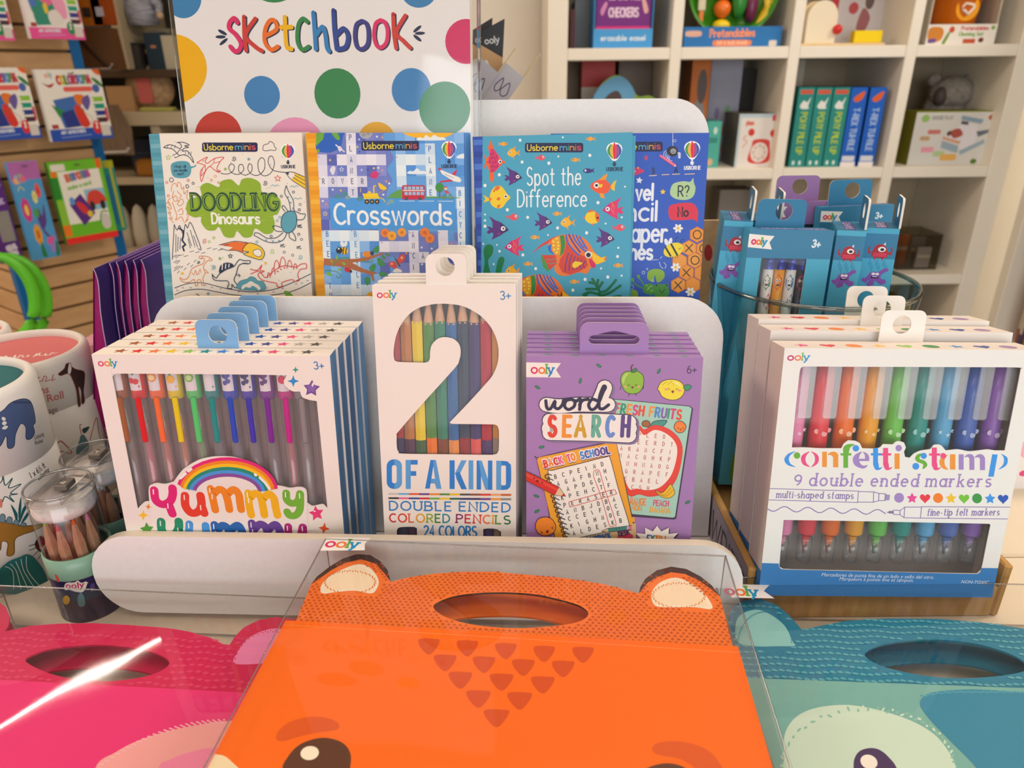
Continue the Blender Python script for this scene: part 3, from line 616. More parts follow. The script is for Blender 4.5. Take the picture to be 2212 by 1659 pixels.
shelf_box('dark_plush_box', 'grey and brown carton in the third row left compartment behind the glass jar', 'box', 1568, 1640, 410, 2.5, B3, .1, '#8d857c', '#6a6159', a_)
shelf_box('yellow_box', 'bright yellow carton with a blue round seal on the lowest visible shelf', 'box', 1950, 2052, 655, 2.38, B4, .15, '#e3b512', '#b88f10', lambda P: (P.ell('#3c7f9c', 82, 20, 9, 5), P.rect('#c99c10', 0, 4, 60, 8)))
# ---------------------------------------------------------------- bookcase along the right wall
t = thing('bookcase', 'cream bookcase along the side wall with books, facing the aisle', 'bookcase', T3((1.63, 0, 0)))
MB().bbox(-.012, 2.26, 0, .3, 2.3, EZ + .8, CREAM, .002).build('side_panel', t); MB().bbox(0, .9, 0, .3, .93, EZ + .8, CREAM, .002).build('side_panel', t)
for z in (.45, .02, -.42, -.86): MB().bbox(0, .93, EZ + z - .014, .3, 2.26, EZ + z + .014, CREAM, .002).build('shelf_board', t)
MB().box(.3, .9, 0, .306, 2.3, EZ + .8, '#8f8574').build('back_panel', t)
for k in range(6):
    mb = MB(); mb.bbox(0, 0, 0, .2, .022, .2 + .01 * (k % 3), ['#6fa51c', '#7fae28', '#5c7f1e', '#84b52c', '#c9b43c', '#6c9a22'][k], .002); mb.box(-.0006, .003, .03, 0, .019, .045, '#efe6c4'); mb.box(-.0006, .003, .06, 0, .019, .16, ['#4a3b2a', '#e8dfc0'][k % 2])
    o = mb.build('green_book'); o.matrix_world = T3((1.655, 2.225 - k * .027, EZ - .406)); tag(o, 'green spined book on the upper bookcase shelf, ' + ['closest to the cube shelving', 'second from the cube shelving', 'third from the cube shelving', 'fourth from the cube shelving', 'yellowish one, fifth from the cube shelving', 'sixth from the cube shelving'][k], 'book', 'green books on the bookcase')
for k in range(6):
    c = ['#a8604e', '#8a4a4a', '#5a4a6e', '#a08a48', '#20264a', '#8c7a88'][k]; h = [.24, .255, .25, .245, .26, .235][k]
    mb = MB(); mb.bbox(0, 0, 0, .22, .02 + (.018 if k == 5 else 0), h, c, .002)
    if k == 5: mb.ell = None; mb.add([(-.0006, .019 + .007 * math.cos(a * .52), .16 + .012 * math.sin(a * .52)) for a in range(12)], [tuple(range(12))], '#2a2430')
    else: mb.box(-.0006, .004, .05, 0, .016, .17, '#d9cbb8' if k % 2 == 0 else '#3a3a4a')
    o = mb.build('picture_book'); o.matrix_world = T3((1.65 + (.03 if k < 2 else .0), 2.215 - k * .026 - (.02 if k == 5 else 0), EZ - .846)); tag(o, ['rust spined picture book next to the cube shelving on the lower bookcase shelf', 'maroon picture book, second on the lower bookcase shelf', 'plum picture book, third on the lower bookcase shelf', 'ochre picture book on the lower bookcase shelf', 'navy picture book, tallest on the lower bookcase shelf', 'mauve picture book with a dark round spot on its spine'][k], 'book', 'picture books on the bookcase')
# ---------------------------------------------------------------- slat wall stand with hanging packets at the left
C2 = Vector((-1.588, 2.25, 0)); GD = Vector((.588, .809, 0)); GW = .345
GM = Matrix.Translation(C2) @ Matrix(((GD.x, -GD.y, 0, 0), (GD.y, GD.x, 0, 0), (0, 0, 1, 0), (0, 0, 0, 1)))   # x along the right face, y into the stand
t = thing('slat_wall_stand', 'tan slat wall stand with blue corner trims and hanging packets', 'display stand', GM)
tan = grain('#c49a6c', '#cfa679', 8, (1, 1, 6), .5, 'maple_laminate')
mb = MB(); mb.box(.012, .02, 0, GW - .012, .42, EZ + .75, '#8f6f46')
sp = .0725
for k in range(29):
    z = .02 + k * sp
    mb.bbox(.01, 0, z, GW - .01, .02, z + sp - .009, tan, .002)
mb.build('slat_panel', t)
mb = MB()
for k in range(29): z = .02 + k * sp; mb.bbox(-.008, .02, z, .012, .42, z + sp - .009, tan, .002)
mb.build('end_panel', t)
mb = MB(); mb.bbox(-.012, -.012, 0, .024, .022, EZ + .75, ink('#0a66a8', .35), .002); mb.build('corner_trim', t)
mb = MB(); mb.bbox(GW - .02, -.006, 0, GW + .012, .03, EZ + .75, ink('#0a66a8', .35), .002); mb.build('corner_trim', t)
GI = GM.inverted()
def on_face(x, y, off):
    """Face coordinates (along, up) of the picture point on a plane standing off the slat wall."""
    a = GI @ EYE; b = GI @ at(x, y, Y=1.0); d = b - a; k = (-off - a.y) / d.y; p = a + d * k; return p.x, p.z
def packet(name, label, px, off, th, col, art, cat='packet', group=None, corner=0, hook=True, side=None, n=1):
    x0, z1 = on_face(px[0], px[1], off); x1, z0 = on_face(px[2], px[3], off); w, h = x1 - x0, z1 - z0
    t = thing(name, label, cat, GM @ T3((x0, -off, z0)), group)
    mb = MB()
    if corner: mb.slab(rrect(0, 0, w, h, corner), [], lambda u, v, k: (u, k * th, v), col, side)
    else: prism_box(mb, w, th, h, col, side)
    art(Print(mb, w, h, UNQ)); mb.build('printed_front', t)
    if hook:
        y = off + .0
        h_ = tag(MB().tube([(0, .02, .0), (0, -off + .005 - .03, .0), (0, -off - .03, .004)], .0022, ink('#9a9a98', .3, .5, 1), 6).build('hook'), 'steel wire hook carrying the ' + ' '.join(label.split(' hang')[0].split()[:9]), 'hook', 'slat wall hooks')
        h_.matrix_world = GM @ T3((x0 + w / 2, 0, z1 - .012))
        mb = MB()
    return t
def color_art(base, badge, pic):
    def f(P):
        P.rect(base, 0, 83, 100, 100); P.text('COLORTOPIA', ['#c9383a', '#d8b424', '#3f9440', '#b0569a', '#c9383a', '#7a5ca8', '#5a8fd0', '#62a03c', '#b84a7a', '#c22f34'], 28, 20, 84, 19, 10.5, 3.2); P.blob('#e86a2a', [88, 0, 100, 0, 100, 8, 92, 6]); P.blob('#2f7f3c', [84, 12, 92, 14, 100, 22, 100, 26, 90, 20]); P.text('ooly', ['#e6a0a8', '#e8b890', '#a8cf98', '#98b8e0'], 12, 11, 24, 10, 7, 1.5)
        P.rr('#e8655c', 36, 24, 82, 31, 3); P.ell('#4a68b4', 88, 27, 6, 6); P.blob('#b03a2a', [6, 18, 14, 21, 24, 19, 16, 25])
        for k, c in enumerate(('#8cc63c', '#1f9a80', '#2c3a8c', '#4a2c38')): P.rect(c, 78, 39 + k * 10, 96, 46 + k * 10); P.ell('#efe9e0', 76, 43 + k * 10, 4, 3)
        P.rect('#c93a44', 95, 55, 99, 74)
        pic(P); P.ell(badge, 76, 83, 7, 10); P.text('2', '#f6e6e0', 74, 84, 78, 84, 8, 2); P.rect('#d6d2c8', 82, 80, 97, 96); P.text('ART ADVENTURES', '#dfe6f4', 16, 90, 56, 89, 4, 1); P.line('#aebfe6', .8, [16, 95, 64, 93]); P.rr('#f3ede4', 4, 60, 14, 76, 2); P.rect('#a8403a', 5, 76, 15, 82)
    return f
def p1(P): P.poly('#3f6fb8', [16, 42, 56, 36, 60, 80, 24, 82]); P.poly('#2f8a4a', [12, 48, 34, 60, 60, 54, 62, 62, 20, 66]); P.poly('#28388c', [24, 60, 44, 56, 50, 80, 28, 82]); P.blob('#d83a2c', [46, 54, 56, 52, 66, 78, 52, 80]); P.blob('#e87a28', [50, 36, 64, 36, 68, 44, 54, 50]); P.blob('#6a5aa0', [60, 44, 72, 36, 74, 46, 66, 58]); P.line('#b8a8a0', 1, [60, 60, 72, 70, 64, 80], True)
def p2(P): P.poly('#2f8f7a', [10, 44, 40, 34, 66, 44, 50, 78, 16, 80]); P.blob('#e86a9c', [26, 36, 44, 28, 56, 38, 44, 50]); P.blob('#f2a0c4', [52, 40, 72, 36, 74, 66, 60, 66]); P.blob('#e8c83c', [34, 50, 40, 46, 42, 58, 36, 62]); P.poly('#4a78c8', [10, 40, 22, 36, 24, 50, 12, 54]); P.blob('#e8e2dc', [40, 62, 56, 56, 66, 74, 44, 80])
packet('activity_kit', 'white and blue colouring kit nearest the aisle, showing a city picture', (74, 150, 246, 297), .09, .022, '#f0ece4', color_art('#2450b4', '#d8333a', p1), 'colouring kit', 'blue colouring kits')
packet('activity_kit', 'white and blue colouring kit cut off by the edge of the view', (-84, 146, 92, 297), .075, .022, '#f0ece4', color_art('#2450b4', '#d8333a', p1), 'colouring kit', 'blue colouring kits', hook=False)
packet('activity_kit', 'pink based colouring kit with a unicorn picture, above the blue ones', (30, -68, 186, 86), .11, .022, '#f0e8e6', color_art('#ea4f9c', '#1f8a5a', p2), 'colouring kit', 'pink colouring kits', hook=False)
packet('activity_kit', 'pink based colouring kit mostly outside the view, beside the unicorn one', (-130, -66, 34, 88), .09, .022, '#f0e8e6', color_art('#ea4f9c', '#1f8a5a', p2), 'colouring kit', 'pink colouring kits', hook=False)
def car_art(P):
    P.rect('#6fbf2c', 0, 0, 100, 12); P.rr('#e8e2d8', 4, 3, 30, 11, 2); P.rect('#ef7d22', 2, 11, 12, 18); P.rect('#2c8a34', 0, 18, 12, 44); P.rect('#8cc63c', 0, 46, 16, 76); P.rect('#ef7d22', 0, 76, 14, 90); P.rect('#e8302c', 0, 92, 100, 100); P.rect('#f0ece2', 14, 12, 92, 76); P.rect('#6fbf2c', 14, 76, 96, 91)
    P.text('EASY CARDS', ['#d85c5c', '#c88a3c', '#5c8fc0', '#7a6ab0', '#c05a90'], 26, 24, 74, 20, 7, 3); P.text('make a card', '#8fc06c', 26, 34, 72, 30, 4, 1.4); P.rect('#8cc4dc', 54, 36, 92, 62); P.blob('#d8473c', [56, 50, 62, 40, 78, 38, 90, 46, 90, 54, 58, 56]); P.ell('#2a2c30', 64, 57, 5, 6); P.ell('#2a2c30', 84, 57, 5, 6); P.poly('#5c2f86', [22, 52, 46, 40, 66, 66, 40, 80]); P.blob('#d83a3a', [34, 52, 42, 50, 54, 60, 46, 66]); P.ell('#e8c83c', 56, 66, 5, 4); P.ell('#5c9ad8', 28, 48, 5); P.rr('#d2cec8', 74, 68, 92, 88, 8); P.line('#3c9a40', 2, [72, 78, 78, 66, 90, 66], True); P.rect('#e86a22', 88, 0, 98, 12)
packet('craft_kit', 'green and orange craft kit with a red car picture hanging on the slat wall', (100, 352, 256, 510), .085, .02, '#6fbf2c', car_art, 'craft kit', 'craft kits', side='#3f8a2c')
packet('craft_kit', 'teal backed craft kit just behind the red car kit', (215, 348, 276, 496), .05, .012, '#1f8f86', lambda P: (P.rect('#a8a820', 20, 0, 100, 10), P.rect('#b8b420', 60, 4, 80, 96), P.rect('#1f6fa0', 20, 20, 50, 90)), 'craft kit', 'craft kits', corner=.012, hook=False)
def flower_art(P):
    P.rect('#b56ab0', 0, 0, 100, 18); P.text('ooloola', ['#e87a9c', '#e8c83c', '#7ac0e8', '#e89c5c', '#9c7ad0', '#6cc08c', '#e86a8c'], 6, 21, 48, 18, 6, 3)
    for x, y, r, c, d in ((24, 48, 15, '#d23f8c', '#e8d23c'), (40, 74, 13, '#e8a030', '#c86a28'), (78, 30, 9, '#e85c4c', '#c83a48'), (62, 36, 8, '#e8e08c', '#d8c040')):
        for k in range(7): P.ell(c, x + r * .62 * math.cos(k * .9), y + r * .5 * math.sin(k * .9), r * .42, r * .36)
        P.ell(d, x, y, r * .4, r * .38)
    P.blob('#5a3f8c', [52, 56, 64, 48, 70, 56, 84, 44, 80, 62, 66, 70, 80, 78, 66, 76, 56, 66]); P.ell('#4fa04c', 54, 52, 8, 5); P.blob('#d85ca0', [66, 80, 90, 78, 88, 84, 68, 86]); P.blob('#9a7fd0', [70, 87, 88, 86, 84, 94, 74, 95]); P.blob('#2c7f4a', [36, 96, 42, 82, 46, 84, 52, 98]); P.blob('#2c7f4a', [84, 98, 92, 84, 98, 86, 96, 98]); P.line('#d8d070', 1.4, [14, 28, 22, 24, 34, 28], True)
packet('foil_craft_packet', 'blue flower craft packet with a lilac top on the slat wall', (13, 352, 133, 552), .10, .018, '#4f9ad0', flower_art, 'craft kit', 'craft kits')
def purple_art(P): P.rect('#8f8a84', 30, 46, 92, 78); P.text('2 IN 1', '#cdb8dc', 34, 22, 90, 20, 6, 1.6); P.text('MOSAIC', '#c0a8d4', 34, 40, 90, 38, 5, 1.4); P.text('GEMS', '#e6dcec', 38, 88, 88, 86, 5, 1.6); P.text('CARDS', '#e6dcec', 38, 94, 88, 92, 4, 1.4)
packet('craft_kit', 'dark purple craft packet beside the blue flower one', (-58, 362, 52, 562), .075, .018, '#5a2a80', purple_art, 'craft kit', 'craft kits', hook=False)
o = MB().tube([(0, .02, 0), (0, -.16, 0), (0, -.18, .012)], .003, ink('#b8b8b4', .3, .5, 1), 6).build('hook'); o.matrix_world = GM @ T3((on_face(210, 148, .08)[0], 0, on_face(210, 148, .08)[1])); tag(o, 'empty steel hook sticking out above the nearest blue colouring kit', 'hook', 'slat wall hooks')
# green hoops on the end face
for k, (dx, lab) in enumerate(((0.0, 'bright green toy hoop hanging in front of its twin on the stand end'), (.05, 'bright green toy hoop hanging closest to the blue corner trim'))):
    mb = MB(); mb.tube([(0, .062 * math.cos(a), .125 * math.sin(a)) for a in [2 * PI * i / 40 for i in range(40)]], .0125, ink('#5fc426', .3, .5), 10, closed=True)
    o = mb.build('toy_hoop'); p = at(0 + 28 * k, 645, Y=2.0 + .06 * k); o.matrix_world = T3(p) @ Matrix.Rotation(rad(-62), 4, 'Z') @ Matrix.Rotation(rad(-6), 4, 'X') @ Matrix.Diagonal((1, 1.35, 1.0, 1)); tag(o, lab, 'hoop', 'green toy hoops')
# brown and orange pouches beyond the stand
def hang(name, label, cat, px, Y, col, th=.03, taper=.0, extra=None, group=None):
    a, b = at(px[0], px[3], Y=Y), at(px[2], px[1], Y=Y); w, h = b.x - a.x, b.z - a.z; t = thing(name, label, cat, T3(a), group)
    mb = MB(); mb.slab([(0, .02 * h), (.05 * w, 0), (.95 * w, 0), (w, .02 * h), (w - taper * w, h), (taper * w, h)], [], lambda u, v, k: (u, k * th, v), col); mb.build('pouch_body', t)
    if extra: e = MB(); extra(e, w, h); e.build('pouch_label', t)
    return t
hang('orange_bottle_pouch', 'amber orange pouch hanging behind the slat wall stand, by the upper edge', 'pouch', (181, -40, 204, 56), 2.75, '#c9711c', .03, 0, lambda e, w, h: e.box(.1 * w, -.002, .2 * h, .5 * w, 0, .42 * h, '#40362e'), 'orange pouches')
hang('orange_bottle_pouch', 'rust orange pouch hanging nearest the tall dark gap of the far shelving', 'pouch', (205, -40, 226, 54), 2.75, '#b5531c', .03, 0, lambda e, w, h: e.box(.2 * w, -.002, .2 * h, .6 * w, 0, .42 * h, '#cfc8d4'), 'orange pouches')
hang('brown_bag', 'brown flat bag with a strap hanging beyond the slat wall stand', 'bag', (176, 60, 241, 152), 2.72, '#6f4a2c', .05, .04, lambda e, w, h: e.tube([(.05 * w, -.004, .95 * h), (.5 * w, -.004, .35 * h), (.75 * w, -.004, .05 * h)], .006, '#4a2f1c'))
# ---------------------------------------------------------------- far shelving with toys, left
FY = 3.05
t = thing('far_shelf', 'cream and dark shelving far behind the slat wall stand', 'shelf', T3((0, FY, 0)))
FX0, FX1 = at(225, 250, Y=FY).x - .5, at(395, 250, Y=FY).x + .35
zt = [at(300, y, Y=FY).z for y in (150, 242, 272, 385, 545)]
for b in ((FX0, 0, zt[2], FX1, .42, zt[1]), (FX0, .02, zt[3] - .03, FX1, .42, zt[3]), (FX0, .02, zt[4] - .05, FX1, .42, zt[4])): MB().bbox(*b, '#d8c6a4', .003).build('cream_board', t)
mb = MB(); mb.bbox(FX0, .03, zt[0] - .03, FX1, .42, zt[0], '#5a4632', .003); mb.build('dark_board', t)
MB().box(FX0, .42, 0, FX1, .43, EZ + .75, '#43403c').build('back_panel', t)
for px, y0, y1 in ((256, zt[0], EZ + .75), (342, zt[3], zt[2])): x = at(px, 100 if y0 == zt[0] else 330, Y=FY).x; MB().bbox(x - .018, .01, y0, x + .018, .42, y1, '#cdbd9e', .003).build('upright_panel', t)
for x in (FX0, FX1 - .03): MB().bbox(x, .01, 0, x + .03, .42, EZ + .75, '#cdbd9e', .003).build('upright_panel', t)
def far_box(name, label, cat, px, zb, col, d=.16, art=None, Y=FY + .06):
    a, b = at(px[0], px[1], Y=Y), at(px[2], px[1], Y=Y); h = b.z - zb; mb = MB(); prism_box(mb, b.x - a.x, d, h, col)
    if art: art(Print(mb, b.x - a.x, h, UNQ))
    o = mb.build(name); o.matrix_world = T3((a.x, Y, zb)); return tag(o, label, cat)
far_box('navy_case', 'navy toy case with a small copper clasp on the dark shelf', 'case', (308, 70, 345), zt[0], '#2f3f4c', .14, lambda P: P.rr('#c98a64', 30, 34, 62, 42, 3))
far_box('cream_case', 'cream upright case next to the navy one on the dark shelf', 'case', (346, 76, 372), zt[0], '#cfc3a6')
for k in range(3): far_box('dark_book', 'dark slate book on the dark shelf, ' + ['closest to the brown bag', 'between two others', 'closest to the navy case'][k], 'book', (254 + k * 15, 88 + 4 * k, 267 + k * 15), zt[0], ['#3c4a52', '#2c3f4c', '#4a4440'][k], .12)
far_box('tan_carton', 'plain tan carton on the cream shelf beside the wicker bag', 'box', (226, 186, 282), zt[1], '#cfa474')
t = thing('wicker_bag', 'rounded wicker bag with pink ribbon on the cream shelf', 'bag', T3(Vector((at(333, 235, Y=FY + .12).x, FY + .12, zt[1]))))
wk = grain('#b9926a', '#d6b28a', 70, (1, 1, 1), .7, 'wicker', .6); mb = MB(); mb.ball((0, 0, .085), .1, wk, 24, (.98, .55, .88)); mb.build('bag_body', t)
MB().tube([(.045 * math.cos(a), 0, .15 + .075 * math.sin(a)) for a in [PI * i / 14 for i in range(15)]], .008, wk, 8).build('handle', t)
MB().slab(rrect(-.025, .03, .03, .15, .01), [], lambda u, v, k: (u, -.06 + k * .01, v), '#e0726c').build('ribbon', t)
o = MB().bbox(0, 0, 0, .13, .05, .016, '#c9c468', .004).build('yellow_green_strip'); o.matrix_world = T3((at(300, 236, Y=FY + .01).x, FY + .012, zt[1])); tag(o, 'short yellow green block lying in front of the wicker bag', 'toy')
t = thing('cloth_doll', 'cloth doll in a grey striped shirt sitting above the navy case', 'doll', T3(Vector((at(314, 66, Y=FY + .1).x, FY + .1, zt[0] + .155))))
o2 = grain('#8c8f9c', '#c4c6d0', 120, (.2, .2, 1), .9, 'striped_cloth'); mb = MB(); mb.lathe([(.001, 0), (.055, .005), (.06, .05), (.045, .11), (.02, .135), (.001, .14)], o2, 20); mb.tube([(-.04, 0, .1), (-.075, -.02, .06), (-.085, -.05, .03)], [.02, .017, .012], o2, 10); mb.tube([(.04, 0, .1), (.08, -.02, .07), (.09, -.05, .04)], [.02, .017, .012], o2, 10); mb.build('shirt', t)
mb = MB(); mb.ball((0, 0, .175), .042, '#d9b89a', 18); mb.ball((-.088, -.055, .025), .014, '#d9b89a', 10); mb.ball((.093, -.055, .035), .014, '#d9b89a', 10); mb.build('head', t); MB().ball((0, .008, .19), .043, '#6a4a34', 18, (1, 1, .85)).build('hair', t)
o = MB().bbox(0, 0, 0, .14, .14, .155, '#b9ab90', .004).build('cream_block'); o.matrix_world = T3((at(294, 100, Y=FY + .22).x, FY + .23, zt[0])); tag(o, 'cream block behind the navy case that carries the cloth doll', 'box')
far_box('dark_blue_box', 'dark blue box in the cubby below the cream shelf', 'box', (276, 300, 331), zt[3], '#28324a', .2, lambda P: (P.line('#4a5468', 3, [8, 40, 92, 42]), P.line('#4a5468', 3, [8, 60, 92, 62])), FY + .17)
o = MB().bbox(0, 0, 0, .15, .12, .07, ink('#b9782c', .5), .012).build('mustard_pouch'); o.matrix_world = T3((at(282, 384, Y=FY - .02).x, FY + .03, zt[3])); tag(o, 'mustard brown pouch on the shelf edge by the teal book spine', 'pouch')
t = thing('folded_cloth', 'brown folded cloth hanging on a white hanger beyond the stand', 'cloth', T3(at(205, 336, Y=3.028)))
mb = MB(); mb.slab([(0, 0), (.15, .0), (.16, .1), (.13, .19), (0, .19)], [], lambda u, v, k: (u, .02 * k + .006 * math.sin(u * 90), v), grain('#8a7460', '#a08a72', 50, (6, 1, .3), .9, 'cloth')); mb.build('cloth', t); MB().tube([(.01, -.012, .01), (.14, -.012, .015), (.15, -.012, .03)], .006, '#e6e0d6').build('hanger', t)
for k in range(3):
    o = MB().lathe([(.001, 0), (.05, .0), (.055, .06), (.045, .13), (.025, .17), (.001, .185)], ['#cfc5b0', '#d8cdb8', '#c2b8a4'][k], 20).build('white_plush'); o.matrix_world = T3((at(272 + 34 * k, 520, Y=FY + .1).x, FY + .12, zt[4])) @ Matrix.Diagonal((.6, .8, 1, 1)); tag(o, 'cream soft toy on the lowest far shelf, ' + ['nearest the hanging craft kits', 'the one flanked by two others', 'nearest the teal book spine'][k], 'soft toy', 'cream soft toys on the far shelf')
# ---------------------------------------------------------------- the display table and its tiered stand
def project(p):
    d = Vector(p) - EYE; k = d.dot(FWD); return (CX + FPX * d.dot(RT) / k, CY - FPX * d.dot(UP) / k)
def seen(M, w, h, y=0.0):
    """Where the corners of a w by h face at depth y of pose M stand on the photograph: TL, TR, BL, BR."""
    return [project(M @ Vector(p)) for p in ((0, y, h), (w, y, h), (0, y, 0), (w, y, 0))]
def onp(x, y, M, dy=0.0):
    """Local (along, up) of a picture point on the face y = dy of pose M."""
    I = M.inverted(); a = I @ EYE; b = I @ at(x, y, Y=0.5); d = b - a; k = (dy - a.y) / d.y; p = a + d * k; return p.x, p.z
WHITE = grain('#f3f1ef', '#f6f4f2', 300, (1, 1, 1), .55, 'white_board')
EDGE = ink('#efe4d0', .7)
t = thing('display_table', 'cream display table carrying the whole stationery display', 'table', T3((0, 0, 0)))
mb = MB(); mb.bbox(-.62, .03, .905, .62, .4015, .94, ink('#e9dcc5', .4), .002); mb.bbox(-.62, .403, .905, .62, .80, .94, ink('#e9dcc5', .4), .002); mb.build('table_top', t)
for x in (-.58, .54):
    for y in (.07, .72): MB().bbox(x, y, 0, x + .04, y + .04, .905, '#d9cbb2', .002).build('leg', t)
t = thing('tiered_stand', 'white tiered display stand with rounded lips holding books and boxes', 'display stand', T3((0, .34, .94)))
SM = t.matrix_world.inverted()
def panel(name, M, ol, th):
    mb = MB(); mb.slab(ol, [], lambda u, v, k: SM @ (M @ Vector((u, k * th, v))), WHITE, EDGE); mb.build(name, t)
LIP = pose((0, .3375, -.304), 2.5, 3, 0)
x0, x1 = onp(200, 1235, LIP)[0], onp(1606, 1250, LIP)[0]; zt_ = onp(450, 1161, LIP)[1]
panel('front_lip', LIP, rrect(x0, 0, x1, zt_, .026, 8), .006)
MID = pose((0, .4262, -.304), 2.5, 8, 0)
m0, m1 = onp(330, 720, MID)[0], onp(1560, 760, MID)[0]; mz = onp(700, 642, MID)[1]
panel('middle_panel', MID, rrect(m0, 0, m1, mz, .027, 8, (1, 1, 0, 0)), .005)
BCK = pose((0, .533, -.196), 2.5, 7, 0)
b0, b1 = onp(1531, 300, BCK)[0] - .255, onp(1531, 300, BCK)[0]; bz = onp(1250, 214, BCK)[1]
panel('back_panel', BCK, rrect(b0, 0, b1, bz, .027, 8, (1, 1, 0, 0)), .005)
def board(name, ya, yb, z, x0, x1, th=.004, yaw=2.5):
    M = SM @ pose((0, 0, 0), yaw, 0, 0); mb = MB(); mb.box(x0, ya, z - th, x1, yb, z, WHITE, M); mb.build(name, t)
board('lower_floor', .346, .428, -.305, x0 + .03, .126)
board('upper_floor', .450, .545, -.197, m0 + .02, m1 - .034)
board('back_support', .540, .545, -.2015, m0 + .02, m1 - .034, .107)
for a in (m0 + .03, m1 - .04): board('side_support', .452, .54, -.2015, a - .003, a + .003, .107)

def ooly(P, x0, y0, x1, y1, hp, wt, cols=('#dd2a68', '#f07a34', '#69b03c', '#1f96cc')):
    return P.text('ooly', list(cols), x0, y0, x1, y1, hp, wt, .16, .17, False)
def flag(P, a):
    return P.poly('#f4f1ec', a)
def logo_balloon(P, cx, cy, r, txt, rope):
    P.blob('#ffffff', [cx, cy - r * 1.1, cx + r * .78, cy - r * .78, cx + r, cy - .1 * r, cx + r * .5, cy + r * .95, cx, cy + r * 1.3, cx - r * .5, cy + r * .95, cx - r, cy - .1 * r, cx - r * .78, cy - r * .78])
    for f0, f1, c in ((-.92, -.56, '#3f9a4c'), (-.54, -.22, '#f4b41e'), (-.2, .2, '#e2203c'), (.22, .54, '#b83a78'), (.56, .92, '#3c55b0')):
        q = lambda f, v: (cx + f * r * math.cos(v * 1.25) * (1 if v < .6 else .95), cy + r * (v * 1.05 - .02))
        P.poly(c, [z for f, vs in ((f0, (-.78, -.4, 0, .4, .78, .98)), (f1, (.98, .78, .4, 0, -.4, -.78))) for v in vs for z in q(f * (1 if abs(f) > .3 or v < .9 else .8), v)] if abs(f0 + f1) > .01 else [z for f, vs in ((f0, (-1.0, -.4, 0, .4, .78, 1.05)), (f1, (1.05, .78, .4, 0, -.4, -1.0))) for v in vs for z in q(f, v)])
    P.ell(rope, cx, cy + r * 1.42, r * .13); P.poly(rope, [cx - r * .24, cy + r * 1.55, cx + r * .24, cy + r * 1.55, cx + r * .17, cy + r * 1.95, cx - r * .17, cy + r * 1.95])
    P.text('USBORNE', txt, cx - r * 1.05, cy + r * 2.55, cx + r * 1.1, cy + r * 2.53, r * .42, r * .1)
def minis_badge(P, x0, y0, x1, y1):
    h = y1 - y0; P.rr('#1c2450', x0, y0, x1, y1, h * .22); w = x1 - x0; b = y0 + h * .82
    P.text('Usborne', '#f6e03c', x0 + .035 * w, b, x0 + .565 * w, b - 3, h * .64, h * .085)
    P.text('minis', ['#5fb0d8', '#4aa08c', '#f0a03c', '#e0703c', '#e05060'], x0 + .595 * w, b - 3, x0 + .965 * w, b - 6, h * .64, h * .085)
